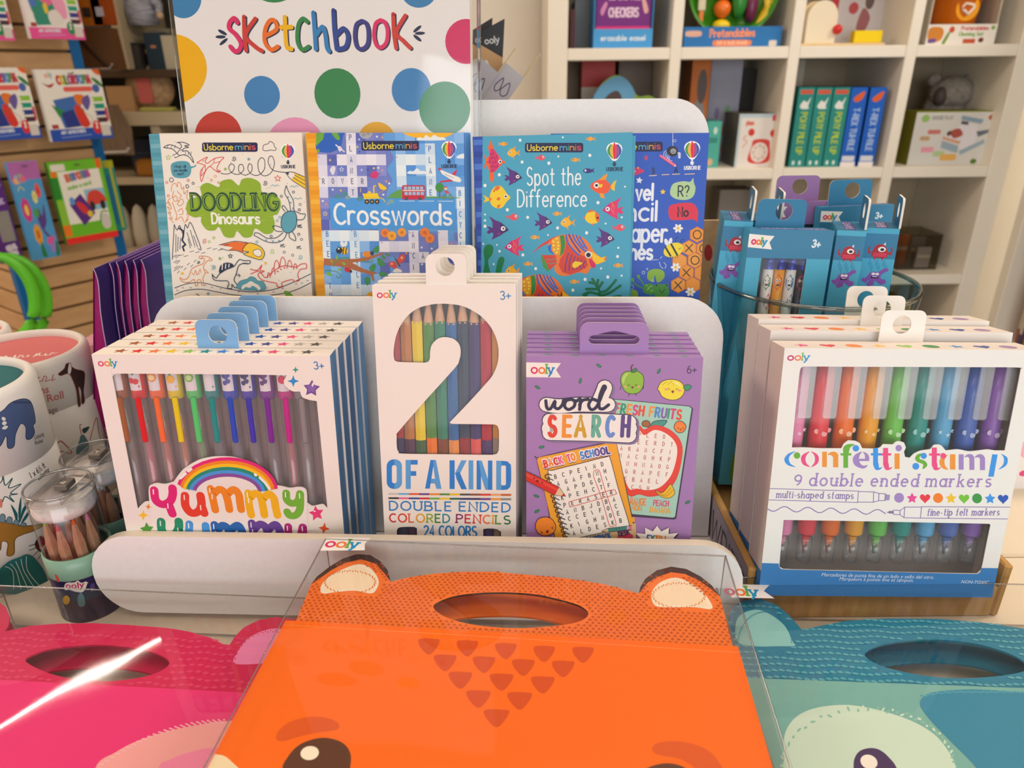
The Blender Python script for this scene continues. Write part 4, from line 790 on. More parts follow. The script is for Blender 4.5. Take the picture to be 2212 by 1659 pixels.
# ---------------------------------------------------------------- the four puzzle books on the upper tier
def book(name, label, TL, yaw, lean, roll, w, h, th, quad, vis, art, cover, spine, group='small activity books on the upper tier'):
    M = up_from(TL, yaw, lean, roll, h); t = thing(name, label, 'book', M, group)
    mb = MB(); e = .0005
    mb.box(0, 0, 0, w, .0007, h, cover); mb.box(0, th - .0007, 0, w, th, h, cover); mb.box(-.0006, 0, 0, 0, th, h, spine)
    P = Print(mb, w, h, quad, vis=vis); P.put = lambda u, v, k: (u, -k, h - v); art(P); mb.build('cover', t)
    MB().box(.0002, .0008, .001, w - .001, th - .0008, h - .001, '#e9e3d8').build('pages', t)
    return t, M
NAVY = '#22304e'
def doodle(P):
    P.crop(300, 270, .2411); P.lw = 1.4
    P.poly('#5aa0b2', [80, 60, 183, 60, 250, 800, 312, 1700, 80, 1700])
    for k in range(20): y = 95 + k * 78; P.poly('#78b2c0' if k % 2 else '#4f96a8', [80, y, 186 + k * 6.2, y - 4, 186 + k * 6.3 + 3, y + 34, 80, y + 37])
    minis_badge(P, 573, 157, 1074, 242); logo_balloon(P, 1343, 235, 60, NAVY, NAVY)
    L = lambda w, a, c=NAVY: P.line(c, w, a, True)
    # flying reptile, navy
    L(5, [222, 203, 260, 180, 300, 180, 345, 200, 375, 212, 385, 185, 365, 160, 345, 158, 400, 155, 455, 178, 415, 188, 450, 200, 410, 210, 395, 235, 440, 235, 480, 290, 495, 340, 455, 290, 405, 268, 370, 275, 345, 255, 300, 215, 222, 203]); L(4, [345, 255, 370, 225, 390, 225]); L(4, [370, 275, 330, 295, 325, 285]); L(4, [345, 255, 305, 275])
    for x in (265, 300, 332): L(3, [x, 182, x - 12, 212])
    for x in (425, 452, 475): L(3, [x, 240, x - 8, 276])
    P.loop('#5aa0b2', 3, [290, 365, 340, 332, 430, 330, 462, 360, 470, 420, 440, 470, 360, 478, 305, 455], '#5aa0b2'); P.poly('#5aa0b2', [445, 372, 495, 372, 520, 352, 515, 375, 462, 398])
    for i, s in enumerate(('What will', 'you doodle', 'next?')): P.text(s, NAVY, (318, 313, 346)[i], 388 + 33 * i, (426, 438, 410)[i], 385 + 33 * i, 23, 4)
    # red flying reptile
    R = '#d8423c'; L(5, [525, 340, 575, 310, 620, 290, 600, 325, 620, 345, 690, 300, 768, 292, 735, 330, 705, 395, 735, 420, 690, 410, 640, 375, 600, 420, 565, 510, 555, 430, 580, 385, 600, 365, 560, 350, 525, 340], R)
    for a in ([690, 300, 680, 340, 735, 330], [640, 375, 680, 340], [600, 370, 600, 420], [575, 400, 565, 460, 600, 415], [690, 410, 720, 430, 740, 412], [575, 330, 590, 318]): L(4, a, R)
    # looping line ending in a pencil
    L(4.5, [740, 435, 800, 442, 850, 415, 862, 370, 835, 350, 812, 385, 840, 430, 900, 445, 945, 405, 935, 358, 905, 365, 905, 420, 960, 452, 1015, 420, 1020, 365, 995, 350, 985, 400, 1020, 445, 1080, 450, 1130, 400, 1135, 320, 1105, 295, 1075, 340, 1085, 420, 1130, 458, 1190, 430, 1222, 350, 1205, 285, 1175, 290, 1170, 350, 1215, 410, 1320, 426])
    P.poly('#f2c92e', [1385, 425, 1490, 470, 1560, 520, 1560, 620, 1495, 572, 1368, 492]); P.poly('#efe6da', [1320, 428, 1388, 424, 1405, 455, 1372, 492]); P.poly(NAVY, [1318, 427, 1350, 425, 1345, 452]); L(4, [1320, 428, 1385, 424, 1495, 470]); L(4, [1320, 428, 1372, 492, 1495, 572]); L(3.5, [1400, 450, 1490, 500]); L(3.5, [1385, 470, 1490, 535])
    # volcano
    O = '#e08a4c'
    for a in ([290, 600, 300, 540, 330, 530, 345, 560, 350, 520, 375, 530, 385, 580, 405, 560, 405, 620, 440, 590, 430, 650, 445, 680], [245, 710, 270, 700, 290, 760, 255, 740, 285, 800, 260, 790, 300, 850, 270, 840, 310, 885], [450, 690, 420, 760, 450, 740, 430, 810, 455, 800, 420, 870, 445, 850, 405, 885], [310, 600, 300, 660, 330, 640, 345, 680, 320, 690, 300, 650], [345, 600, 380, 640, 360, 660], [350, 690, 385, 670, 400, 700, 370, 730, 345, 715, 365, 690], [350, 780, 385, 755, 395, 800, 365, 810], [300, 700, 320, 760, 340, 820, 330, 860, 380, 830, 400, 870], [280, 660, 260, 690, 275, 730]): L(4.5, a, O)
    L(5, [315, 900, 295, 1215]); L(5, [315, 900, 340, 950, 365, 910, 395, 985, 415, 900, 435, 930, 460, 880, 500, 960, 555, 1115, 530, 1115]); P.line(NAVY, 11, [362, 935, 400, 960, 395, 1010, 385, 1040, 415, 1080, 390, 1100, 402, 1135]); 
    for a in ([330, 990, 328, 1150], [350, 1010, 345, 1140], [372, 1020, 365, 1120], [430, 970, 470, 1090], [460, 950, 500, 1090], [490, 1000, 525, 1100], [440, 1030, 460, 1110]): L(4, a)
    # title cloud
    P.blob('#8fb02c', [455, 670, 560, 640, 555, 560, 620, 522, 720, 560, 740, 510, 830, 490, 900, 545, 930, 490, 1010, 478, 1090, 520, 1110, 605, 1200, 615, 1260, 660, 1275, 720, 1245, 800, 1205, 815, 1218, 880, 1200, 960, 1130, 978, 1045, 930, 1010, 1000, 940, 1010, 880, 955, 850, 1010, 770, 1005, 720, 920, 680, 950, 610, 945, 560, 880, 558, 830, 500, 835, 440, 800, 425, 740])
    for k in range(26): x = 520 + (k * 137) % 660; y = 560 + (k * 211) % 400; P.line('#b8cc70', 2, [x, y, x + 40, y - 4])
    P.text('DOODLING', '#1f4a3c', 465, 766, 1265, 762, 142, 30, .22, .12); P.text('DOODLING', '#7f9f2e', 470, 757, 1256, 755, 128, 11, .27, .1)
    P.text('Dinosaurs', '#f2efe4', 652, 888, 1092, 886, 92, 17)
    # plesiosaur
    L(4.5, [1325, 545, 1310, 610, 1345, 680, 1362, 775]); L(4.5, [1325, 545, 1345, 600, 1385, 680, 1390, 770]); P.loop(NAVY, 4, [1300, 800, 1340, 775, 1395, 780, 1415, 840, 1400, 920, 1350, 965, 1300, 955, 1275, 900, 1280, 840], '#5aa0b2')
    for a in ([1395, 770, 1450, 795, 1490, 800, 1470, 845, 1415, 850], [1310, 775, 1285, 740, 1300, 725, 1340, 775], [1275, 920, 1230, 905, 1200, 912, 1230, 950, 1285, 955], [1345, 970, 1350, 1010, 1400, 1035, 1395, 990, 1370, 955], [1290, 965, 1230, 1010, 1150, 1015, 1080, 975, 1045, 968, 1035, 990, 1060, 1005, 1140, 1045, 1220, 1055, 1290, 1030, 1325, 970]): L(4.5, a)
    for x, y in ((1330, 640), (1352, 690), (1372, 740), (1245, 1030), (1190, 1035), (1130, 1025)): P.poly('#5aa0b2', [x, y, x + 22, y + 4, x + 8, y + 18])
    # comet
    P.poly('#e8702c', [720, 1080, 860, 1048, 980, 1060, 960, 1090, 1000, 1100, 930, 1125, 940, 1150, 870, 1130, 800, 1128, 840, 1100]); P.loop(NAVY, 4, [930, 1125, 985, 1060, 1085, 1090, 1125, 1150, 1095, 1205, 1030, 1195, 940, 1160, 985, 1140], '#f0c22e'); P.loop(NAVY, 3, [1025, 1130, 1075, 1115, 1100, 1150, 1080, 1180, 1035, 1165], '#efe6da'); L(3.5, [720, 1080, 860, 1046, 985, 1060]); L(3.5, [735, 1110, 800, 1128, 870, 1128, 935, 1150])
    # hills and dashes
    for k in range(9): L(3, [300 + k * 5, 1190 + k * 2 + (k % 3) * 50, 330 + k * 5, 1172 + (k % 3) * 50]); L(3.4, [350 + k * 52, 1165 + 16 * ((k + 1) % 3) - k * 10, 385 + k * 52, 1156 + 16 * ((k + 1) % 3) - k * 10]); L(3.4, [310 + k * 30, 1320 - k * 14 + 30 * (k % 2), 330 + k * 30, 1300 - k * 14 + 30 * (k % 2)])
    for a in ([315, 1470, 430, 1430, 560, 1420, 700, 1450, 820, 1475, 1000, 1495, 1200, 1470, 1360, 1410, 1535, 1325], [315, 1530, 420, 1490, 560, 1478, 700, 1500, 860, 1525, 1050, 1530, 1250, 1510, 1400, 1470, 1540, 1400]): L(5, a)
    for x, y in ((390, 1470), (460, 1468), (590, 1445), (650, 1462), (730, 1474), (890, 1498), (1060, 1512), (1280, 1462), (1400, 1420), (1450, 1412), (1500, 1390), (340, 1495), (1200, 1495)): L(3, [x - 8, y, x, y - 5, x + 8, y])
    # orange duck-billed dinosaur
    L(5, [362, 1375, 380, 1410, 440, 1420, 490, 1390, 500, 1430, 505, 1448, 525, 1440, 520, 1400, 550, 1395, 560, 1440, 580, 1432, 570, 1380, 590, 1330, 575, 1280, 610, 1225, 650, 1222, 648, 1205, 610, 1185, 545, 1182, 545, 1205, 585, 1205, 570, 1250, 520, 1270, 470, 1300, 440, 1370, 400, 1395, 362, 1375], O); L(4, [470, 1330, 490, 1350, 505, 1310, 520, 1350, 545, 1300, 555, 1330], O); L(4, [590, 1300, 620, 1330, 600, 1330], O); P.ell(NAVY, 630, 1208, 4)
    # spined dinosaur
    L(5, [655, 1340, 670, 1390, 740, 1400, 790, 1400, 805, 1430, 790, 1462, 830, 1465, 830, 1430, 860, 1460, 880, 1440, 850, 1390, 870, 1340, 890, 1270, 925, 1245, 985, 1245, 995, 1218, 940, 1218, 905, 1208, 880, 1230, 850, 1270, 780, 1300, 720, 1340, 690, 1375, 660, 1350]); P.blob(NAVY, [720, 1330, 728, 1270, 770, 1240, 820, 1240, 848, 1265, 780, 1295])
    for x in (745, 775, 805): L(6, [x, 1300 - (x - 745) * .4, x + 4, 1250], '#efe6da')
    L(4, [865, 1340, 905, 1355, 890, 1335]); L(3, [930, 1240, 975, 1238])
    # red plated dinosaur
    L(5, [1000, 1295, 1060, 1300, 1100, 1255, 1085, 1300, 1120, 1310, 1065, 1335, 1090, 1380, 1150, 1400, 1225, 1415, 1235, 1445, 1280, 1440, 1275, 1408, 1365, 1380, 1385, 1395, 1430, 1385, 1415, 1340, 1440, 1290, 1490, 1280, 1490, 1240, 1440, 1245, 1400, 1270, 1290, 1260, 1200, 1310, 1130, 1365, 1075, 1310, 1000, 1335], R)
    for x, y, s in ((1160, 1345, 24), (1200, 1310, 30), (1230, 1250, 40), (1285, 1225, 44), (1345, 1245, 36), (1395, 1265, 26)): L(4.5, [x - s * .6, y + s, x - s * .4, y - s * .3, x, y - s, x + s * .5, y - s * .2, x + s * .5, y + s * .8], R)
    for x, y in ((1240, 1310), (1268, 1290), (1300, 1278)): P.ell(R, x, y, 8, 6)
    P.loop('#3f8696', 4, [890, 1470, 895, 1410, 935, 1390, 970, 1380, 1000, 1360, 1040, 1372, 1060, 1395, 1110, 1405, 1115, 1475], '#5aa0b2'); P.blob('#efe6da', [930, 1475, 925, 1440, 965, 1420, 1000, 1400, 1040, 1420, 1075, 1440, 1075, 1475]); P.blob('#5aa0b2', [940, 1478, 955, 1452, 990, 1458, 1020, 1440, 1060, 1478])
    P.blob('#6ea83c', [1290, 1490, 1330, 1485, 1370, 1520, 1400, 1560, 1340, 1570]); L(4, [1430, 1540, 1480, 1525, 1510, 1560]); L(5, [510, 1520, 540, 1540, 530, 1570])
    # confetti of dots, stars and swirls
    for k in range(70):
        x = 330 + (k * 397) % 1170; y = 150 + (k * 263) % 1340
        if 430 < x < 1280 and 480 < y < 1010 or (600 < x < 1400 and y < 260): continue
        P.ell(NAVY, x, y, 3)
    for x, y, c in ((690, 462, '#e08a4c'), (655, 498, '#e08a4c'), (720, 520, '#e08a4c'), (445, 500, R), (490, 527, NAVY), (250, 520, R), (262, 640, R), (1280, 640, NAVY), (1388, 602, NAVY), (1438, 760, NAVY), (1445, 712, NAVY), (1240, 858, '#5aa0b2'), (1265, 828, '#5aa0b2'), (1185, 998, NAVY), (1058, 1050, '#5aa0b2'), (1298, 1138, NAVY), (1372, 1164, NAVY), (1452, 1024, NAVY), (1430, 978, NAVY), (672, 1016, '#8fb02c'), (630, 1052, '#8fb02c'), (534, 1238, NAVY)): P.ring(c, 3.5, x, y, 10)
    for x, y, r, c in ((265, 293, 24, '#9fc04c'), (1250, 480, 30, R), (820, 1178, 20, NAVY)):
        a = []
        for i in range(11): q = r if i % 2 == 0 else r * .45; a += [x + q * math.sin(PI * i / 5), y - q * math.cos(PI * i / 5)]
        P.line(c, 4, a)
    for x, y, c in ((993, 308, '#5aa0b2'), (782, 398, '#8fb02c'), (725, 1202, '#8fb02c'), (1132, 1238, '#f0c22e'), (385, 1338, '#f0c22e'), (616, 1516, '#5aa0b2')):
        for q in range(3): P.line(c, 4, [x - 13 * math.cos(q * 1.05), y - 13 * math.sin(q * 1.05), x + 13 * math.cos(q * 1.05), y + 13 * math.sin(q * 1.05)])
    for x, y, c in ((860, 302, NAVY), (1138, 520, NAVY), (585, 1045, R), (668, 1278, '#5aa0b2'), (1190, 1130, '#9fc04c'), (1440, 1180, '#5aa0b2')): P.line(c, 4, [v for i in range(12) for v in (x + (3 + i * 1.6) * math.cos(i * .8), y + (3 + i * 1.8) * math.sin(i * .8))], True)
    P.loop(NAVY, 4, [1120, 215, 1130, 180, 1165, 170, 1185, 148, 1215, 165, 1225, 195, 1240, 212, 1225, 230, 1190, 225, 1160, 232, 1130, 230]); P.loop(NAVY, 4, [275, 500, 285, 478, 305, 485, 310, 505, 290, 516]); P.loop(NAVY, 4, [425, 545, 440, 540, 450, 560, 430, 570])
    for x, y in ((1225, 545), (1395, 552), (1425, 660)): L(4, [x - 36, y + 6, x - 18, y - 6, x, y + 6, x + 18, y - 6, x + 36, y + 2], '#7cb0b8')
    for x, y in ((1445, 905), (1290, 1080), (1435, 1094)): L(3.5, [x - 26, y - 10, x + 14, y + 10, x - 10, y + 12, x - 24, y, x + 8, y - 12, x - 26, y + 12]); 
def crossw(P):
    P.crop(650, 270, .2411); c0 = 88.2; r0 = 97.2
    P.rect('#6f7fc8', 130, 60, 1700, 1700)
    P.blob('#5f9fe0', [800, 60, 1700, 60, 1700, 1000, 1390, 960, 1380, 1060, 1300, 1050, 1200, 960, 780, 960, 770, 620, 820, 500, 775, 400, 830, 300, 790, 200])
    P.poly('#5f9fe0', [190, 940, 720, 940, 690, 1080, 800, 1180, 960, 1200, 960, 1600, 190, 1600])
    def cell(i, j, c): 
        x, y = 142 + i * c0 + (j * 3.4), 168 + j * r0 - (i * .2); P.poly(c, [x, y, x + c0, y, x + c0 + 3.4, y + r0, x + 3.4, y + r0])
    for j in range(-1, 15):
        for i in range(-1, 16):
            v = (i * 7 + j * 13 + i * j) % 5
            x = 142 + i * c0 + j * 3.4; blue = (x > 790 and j < 8) or (x < 700 and j >= 8)
            if v < 3: cell(i, j, (['#74aeea', '#8cbcf0', '#4f92dc'] if blue else ['#8a8fd4', '#5a66b8', '#7a84cc'])[v])
    W_ = ['#ece9f2', '#d9d8ec', '#e3e1f0']; Wb = ['#dcebf4', '#e9f1f4', '#cfe2f2']
    for i, j in ((0, 1), (2, 1), (3, 1), (4, 1), (5, 1), (6, 1), (0, 2), (0, 3), (1, 3), (2, 3), (3, 3), (4, 3), (0, 4), (3, -1), (3, 0), (3, 2), (3, 4)): cell(i, j, W_[(i + j) % 3])
    for i, j in ((8, 1), (9, 1), (10, 1), (11, 0), (11, 1), (11, 2), (11, 3), (11, 4), (8, 2), (8, 3), (14, 4), (14, 5), (14, 6), (14, 7), (14, 8), (14, 9), (0, 8), (1, 8), (2, 8), (3, 8), (4, 8), (5, 8), (0, 9), (0, 10), (3, 9), (3, 10), (3, 11), (3, 12), (0, 13), (1, 13), (2, 13), (3, 13), (4, 13), (5, 13), (6, 13), (0, 14)): cell(i, j, Wb[(i + j) % 3])
    for i, j in ((6, 9), (7, 9), (8, 9), (9, 8), (9, 9), (9, 10), (9, 11), (10, 10), (12, 8), (12, 9)): cell(i, j, W_[(i + j) % 3])
    P.poly('#f2a51c', [40, 60, 138, 60, 222, 1600, 40, 1600])
    for k in range(18): y = 80 + k * 84; P.poly('#f6b83c' if k % 2 else '#eb9a10', [40, y, 140 + k * 4.6, y, 141 + k * 4.6, y + 42, 40, y + 42])
    P.blob('#2a62c0', [140, 160, 220, 75, 375, 60, 375, 110, 350, 200, 270, 245, 190, 245, 145, 230]); P.poly('#6aac3c', [138, 60, 215, 60, 200, 130, 138, 190]); P.blob('#6aac3c', [275, 70, 330, 75, 350, 130, 320, 130]); P.blob('#6aac3c', [150, 215, 170, 225, 165, 245, 148, 240])
    P.ell('#a9aab4', 582, 75, 58, 50); P.ell('#93949e', 565, 90, 18, 14); P.ell('#93949e', 605, 80, 14, 12)
    P.blob('#f6b81e', [930, 62, 1345, 62, 1290, 112, 1150, 128, 1010, 110]); P.blob('#e9eef2', [1050, 138, 1060, 110, 1100, 118, 1120, 90, 1160, 112, 1195, 88, 1235, 108, 1280, 112, 1285, 136])
    minis_badge(P, 543, 143, 1060, 230); logo_balloon(P, 1328, 216, 66, NAVY, '#1f2c4c')
    def word(s, pts, c='#5a6480'):
        for ch, (x, y) in zip(s, pts): P.text(ch, c, x - (4 if ch == 'I' else 11), y + 22, x + (4 if ch == 'I' else 13), y + 22, 46, 7)
    word('PLANET', [(443, 112), (448, 212), (452, 312), (456, 412), (462, 506), (467, 606)]); word('ROV', [(203, 506), (288, 504), (374, 505)], '#6a7088'); word('R', [(552, 506)])
    word('PLANE', [(1155, 214), (1158, 315), (1162, 412), (1163, 510), (1164, 606)], '#3f6fb0'); word('BICYCI', [(1424, 612), (1426, 705), (1428, 800), (1429, 895), (1430, 990), (1430, 1080)], '#3f7fc8')
    word('BEE', [(236, 978), (241, 1066), (247, 1158)], '#3f7fc8'); word('BEETLE', [(488, 978), (494, 1070), (500, 1166), (506, 1255), (510, 1342), (513, 1438)], '#4a94cc'); word('ANCI', [(1004, 984), (1008, 1082), (1012, 1172), (1010, 1276)]); word('A', [(1094, 1174)]); word('TU', [(262, 1444), (268, 1530)], '#3f7fc8')
    for s, x, y in (('1', 410, 92), ('2', 1122, 188), ('3', 160, 285), ('4', 332, 285), ('5', 860, 288), ('6', 172, 478), ('8', 200, 948), ('9', 455, 948), ('10', 975, 964), ('11', 1232, 966), ('12', 722, 1052), ('13', 980, 1148), ('14', 234, 1408), ('7', 1390, 580)): P.text(s, '#b05a6a', x - 5 * len(s), y + 8, x + 6 * len(s), y + 8, 15, 2.5)
    # title band with road scene
    P.poly('#4a9ae0', [255, 655, 1384, 655, 1388, 936, 270, 936])
    P.blob('#5fa04c', [775, 655, 810, 620, 860, 590, 900, 580, 930, 600, 1100, 640, 1180, 640, 1380, 648, 1380, 656, 780, 656])
    for a in ([885, 682, 1018, 682], [1058, 682, 1192, 682], [1230, 683, 1365, 683]): P.line('#d9e6f0', 5, a)
    P.text('Crosswords', '#f3f4f4', 296, 886, 1358, 892, 178, 24, .2)
    for x, y, r in ((330, 645, 30), (395, 625, 30), (420, 655, 26), (528, 665, 30), (780, 710, 16), (810, 690, 28)): P.blob('#4f8f9c' if r > 28 else '#7fa8b0', [x - r, y, x - r * .4, y - r * .8, x + r * .6, y - r * .7, x + r, y + r * .2, x + r * .3, y + r * .5, x - r * .7, y + r * .4])
    P.poly('#f4d21e', [552, 615, 690, 612, 705, 660, 570, 665]); P.line('#f4d21e', 10, [655, 610, 655, 548, 672, 546]); P.poly('#f4d21e', [590, 612, 612, 590, 640, 610]); P.blob('#f4c81e', [700, 518, 765, 560, 760, 582, 720, 578, 700, 550]); P.line('#d8a810', 4, [765, 575, 700, 615]); P.line('#f4d21e', 7, [700, 650, 740, 665, 755, 690]); P.line('#d8a810', 3, [580, 620, 580, 650, 690, 648]); P.line('#f4d21e', 6, [535, 570, 535, 600])
    for x in (592, 638, 684): P.ell('#26262c', x, 688, 21); P.ell('#d9a54a', x, 688, 9)
    P.rr('#c8203c', 908, 540, 1110, 668, 14); P.rect('#e9e2dc', 915, 583, 1108, 592)
    for k in range(5): P.rect('#9fc0dc', 925 + k * 36, 552, 953 + k * 36, 578); P.rect('#9fc0dc', 930 + k * 36, 600, 958 + k * 36, 628)
    for x in (945, 1068): P.ell('#26262c', x, 660, 14); P.ell('#8a8a94', x, 660, 6)
    P.ell('#3f8f3c', 1243, 560, 38, 42); P.line('#7a5230', 8, [1244, 590, 1244, 650]); P.ring('#5f8a3c', 4, 1285, 645, 20); P.ring('#5f8a3c', 4, 1342, 645, 20); P.line('#5f8a3c', 5, [1285, 645, 1305, 610, 1335, 612, 1342, 645]); P.poly('#d8422e', [1285, 590, 1320, 590, 1330, 612, 1300, 612]); P.ell('#efc8a4', 1298, 568, 14, 15); P.poly('#d8502e', [1280, 562, 1300, 545, 1316, 562])
    P.poly('#f0ede8', [1240, 395, 1275, 410, 1420, 470, 1440, 495, 1425, 515, 1370, 505, 1265, 440]); P.poly('#d8203c', [1350, 440, 1395, 402, 1400, 412, 1380, 455]); P.poly('#d8203c', [1330, 490, 1240, 505, 1250, 515, 1355, 505, 1360, 495]); P.poly('#d8203c', [1228, 405, 1238, 380, 1270, 405]); P.line('#5f86b8', 4, [1290, 440, 1370, 475])
    P.blob('#e9eff4', [962, 438, 975, 412, 1010, 415, 1040, 388, 1075, 412, 1105, 412, 1125, 438]); P.blob('#e9eff4', [1395, 296, 1420, 268, 1460, 256, 1500, 262, 1500, 298])
    P.ell('#d8387c', 660, 448, 36, 34); P.ring('#b8286c', 5, 660, 448, 50, 12, -14); P.blob('#e3e0ea', [262, 400, 285, 370, 310, 380, 305, 420, 290, 450, 270, 430]); P.blob('#e3e0ea', [330, 200, 350, 190, 372, 215, 350, 240]); P.line('#e3e0ea', 12, [315, 180, 390, 240])
    for x, y, c in ((523, 130, '#c8cbe8'), (728, 112, '#e8a050'), (683, 105, '#f0f0f4'), (295, 295, '#4a56a8'), (262, 316, '#f2c63c'), (655, 388, '#f2d24c'), (600, 402, '#4a4f9c'), (695, 385, '#f0f0f4'), (732, 408, '#d8a08c'), (792, 524, '#f0f0f4'), (765, 506, '#f2a63c'), (286, 580, '#e9e9f2'), (360, 588, '#f2c63c'), (196, 682, '#f0f0f4'), (227, 712, '#e8963c'), (525, 240, '#4a56a8'), (507, 198, '#f2d24c'), (1082, 1098, '#f0f0f4'), (1198, 1086, '#5fa0d8'), (1348, 1062, '#e8963c'), (1335, 1092, '#f0f0f4'), (945, 1150, '#e8963c'), (1172, 1108, '#f0f0f4'), (1085, 1248, '#f0f0f4'), (740, 625, '#f0f0f4'), (545, 404, '#c8cbe8')): P.star(c, x, y, 14)
    for x, y, c in ((365, 398, '#e9e9f2'), (218, 796, '#f2dc7c')): P.star(c, x, y, 25); P.star('#6f7fc8', x, y, 16)
    for x, y, r, c in ((754, 968, 40, '#e8742a'), (816, 994, 42, '#f2a81e'), (905, 963, 40, '#f09a28'), (1110, 964, 44, '#e8742a'), (1155, 1016, 42, '#ec7a2a')): P.ell(c, x, y, r); P.ring('#f2b04c', 4, x, y, r * .72); P.star('#d86020', x, y, r * .4)
    # branch with insects
    P.poly('#b0683c', [205, 1195, 340, 1205, 480, 1200, 600, 1185, 740, 1140, 750, 1150, 600, 1215, 460, 1235, 560, 1290, 690, 1328, 650, 1340, 660, 1400, 645, 1400, 620, 1340, 520, 1315, 400, 1275, 205, 1255])
    G1 = '#4a9a3c'
    for a in ([645, 1125, 670, 1090, 695, 1085, 700, 1120, 680, 1150], [685, 1195, 720, 1200, 755, 1255, 700, 1260], [725, 1168, 750, 1175, 755, 1205, 730, 1195], [755, 1145, 800, 1165, 775, 1178], [615, 1275, 655, 1245, 672, 1265, 650, 1315, 620, 1300], [570, 1380, 600, 1360, 625, 1385, 595, 1440], [700, 1325, 740, 1315, 775, 1345, 720, 1360], [230, 1320, 275, 1330, 275, 1355, 240, 1345], [330, 1295, 370, 1280, 350, 1310], [320, 1165, 335, 1180, 328, 1210, 315, 1195], [365, 1230, 400, 1240, 390, 1260], [262, 1205, 285, 1220, 280, 1240]): P.blob('#3f8f4c' if a[0] > 400 else '#7ab83c', a)
    P.line(G1, 7, [290, 1270, 310, 1230, 360, 1195, 420, 1190, 430, 1205], True); P.line(G1, 6, [220, 1305, 270, 1305, 340, 1325, 355, 1360, 330, 1372, 320, 1355], True); P.line(G1, 6, [550, 1215, 600, 1230, 645, 1220, 640, 1208], True)
    P.ell('#f2c21e', 390, 1128, 36, 32, 8); P.ell('#2a2a30', 345, 1125, 30, 28); P.line('#2a2a30', 9, [385, 1098, 378, 1156]); P.line('#2a2a30', 9, [408, 1106, 402, 1155]); P.ell('#e6eef4', 372, 1068, 18, 28, -20); P.ell('#e6eef4', 402, 1066, 16, 26, 18); P.ell('#f0f0f0', 340, 1110, 8); P.line('#2a2a30', 3, [335, 1085, 345, 1100])
    P.ell('#f29a24', 595, 1158, 42, 27, -6); P.ell('#26406c', 638, 1150, 18, 20)
    for x in (575, 592, 610): P.line('#c8702a', 6, [x, 1135, x + 4, 1182])
    P.ell('#d82c34', 420, 1298, 32, 22, 22); P.ell('#2a2a30', 448, 1312, 12, 14); P.ell('#2a2a30', 412, 1290, 5); P.ell('#2a2a30', 428, 1304, 5)
    P.blob('#d84a3c', [860, 1225, 880, 1180, 920, 1155, 935, 1200, 905, 1235, 870, 1240]); P.blob('#d84a3c', [850, 1230, 800, 1225, 788, 1255, 830, 1285, 860, 1285]); P.line('#6a3424', 12, [850, 1200, 885, 1265]); P.ell('#f2a88c', 905, 1190, 12, 14); P.ell('#f2a88c', 815, 1245, 12, 10); P.line('#6a3424', 3, [848, 1198, 832, 1180])
    P.blob('#f2b01e', [585, 1560, 600, 1510, 640, 1495, 700, 1520, 700, 1580]); P.blob('#d86a1e', [612, 1560, 625, 1530, 660, 1530, 670, 1560]); P.blob('#e9e2dc', [830, 1300, 860, 1285, 900, 1300, 900, 1320, 830, 1320])
def fish(P, kind, x, y, s, d=1, c=None):
    q = lambda a: [v for i in range(0, len(a), 2) for v in (x + d * s * a[i], y + s * a[i + 1])]
    if kind == 'angel':      # purple or pink angelfish facing d
        a, b = c or ('#5a2a80', '#3f2460'); P.poly(a, q([-.75, -1.1, -.2, -.75, .3, -.55, .85, .05, .5, .35, .2, .6, -.5, .95, -.35, .5, -.45, .3, -.75, .45, -.95, .3, -.7, .05, -.98, -.2, -.6, -.15, -.42, -.05, -.45, -.6]))
        P.poly(b, q([.25, -.58, .6, -.3, .98, .1, .85, .2, .5, .38, .25, .58])); P.ell('#f2f0f4', x + d * s * .48, y - s * .02, s * .2); P.ell('#20182c', x + d * s * .5, y - s * .02, s * .08); P.line('#e0388c', s * .05, q([0, .4, .1, .45, .25, .36]))
    elif kind == 'small': P.blob('#f2a83c', q([-.35, 0, 0, -.4, .6, -.3, 1, 0, .6, .3, 0, .38])); P.poly('#f2a83c', q([-.25, 0, -.8, -.4, -.65, 0, -.8, .45])); P.ell('#7a3a1c', x + d * s * .62, y - s * .05, s * .1)
    elif kind == 'pink': P.blob('#e8505c', q([-.4, .05, -.1, -.4, .4, -.5, .85, -.2, .95, .1, .5, .45, 0, .45])); P.poly('#e8505c', q([-.3, 0, -.95, -.3, -.75, .1, -1.0, .4])); P.ell('#f6e8ea', x + d * s * .6, y - s * .12, s * .2); P.ell('#4a2030', x + d * s * .66, y - s * .12, s * .09)
    elif kind == 'gold': P.blob('#f6b81e', q([-.45, .1, -.1, -.5, .4, -.6, .95, .1, .4, .55, 0, .5])); P.poly('#f2a01e', q([-.35, 0, -.95, -.5, -.75, .05, -.95, .45])); P.poly('#f2a01e', q([-.1, -.45, -.35, -1.0, .3, -.55])); P.poly('#f2a01e', q([0, .45, -.1, 1.0, .25, .5])); P.ell('#f6f0e8', x + d * s * .5, y - s * .08, s * .17); P.ell('#20182c', x + d * s * .5, y - s * .08, s * .1)
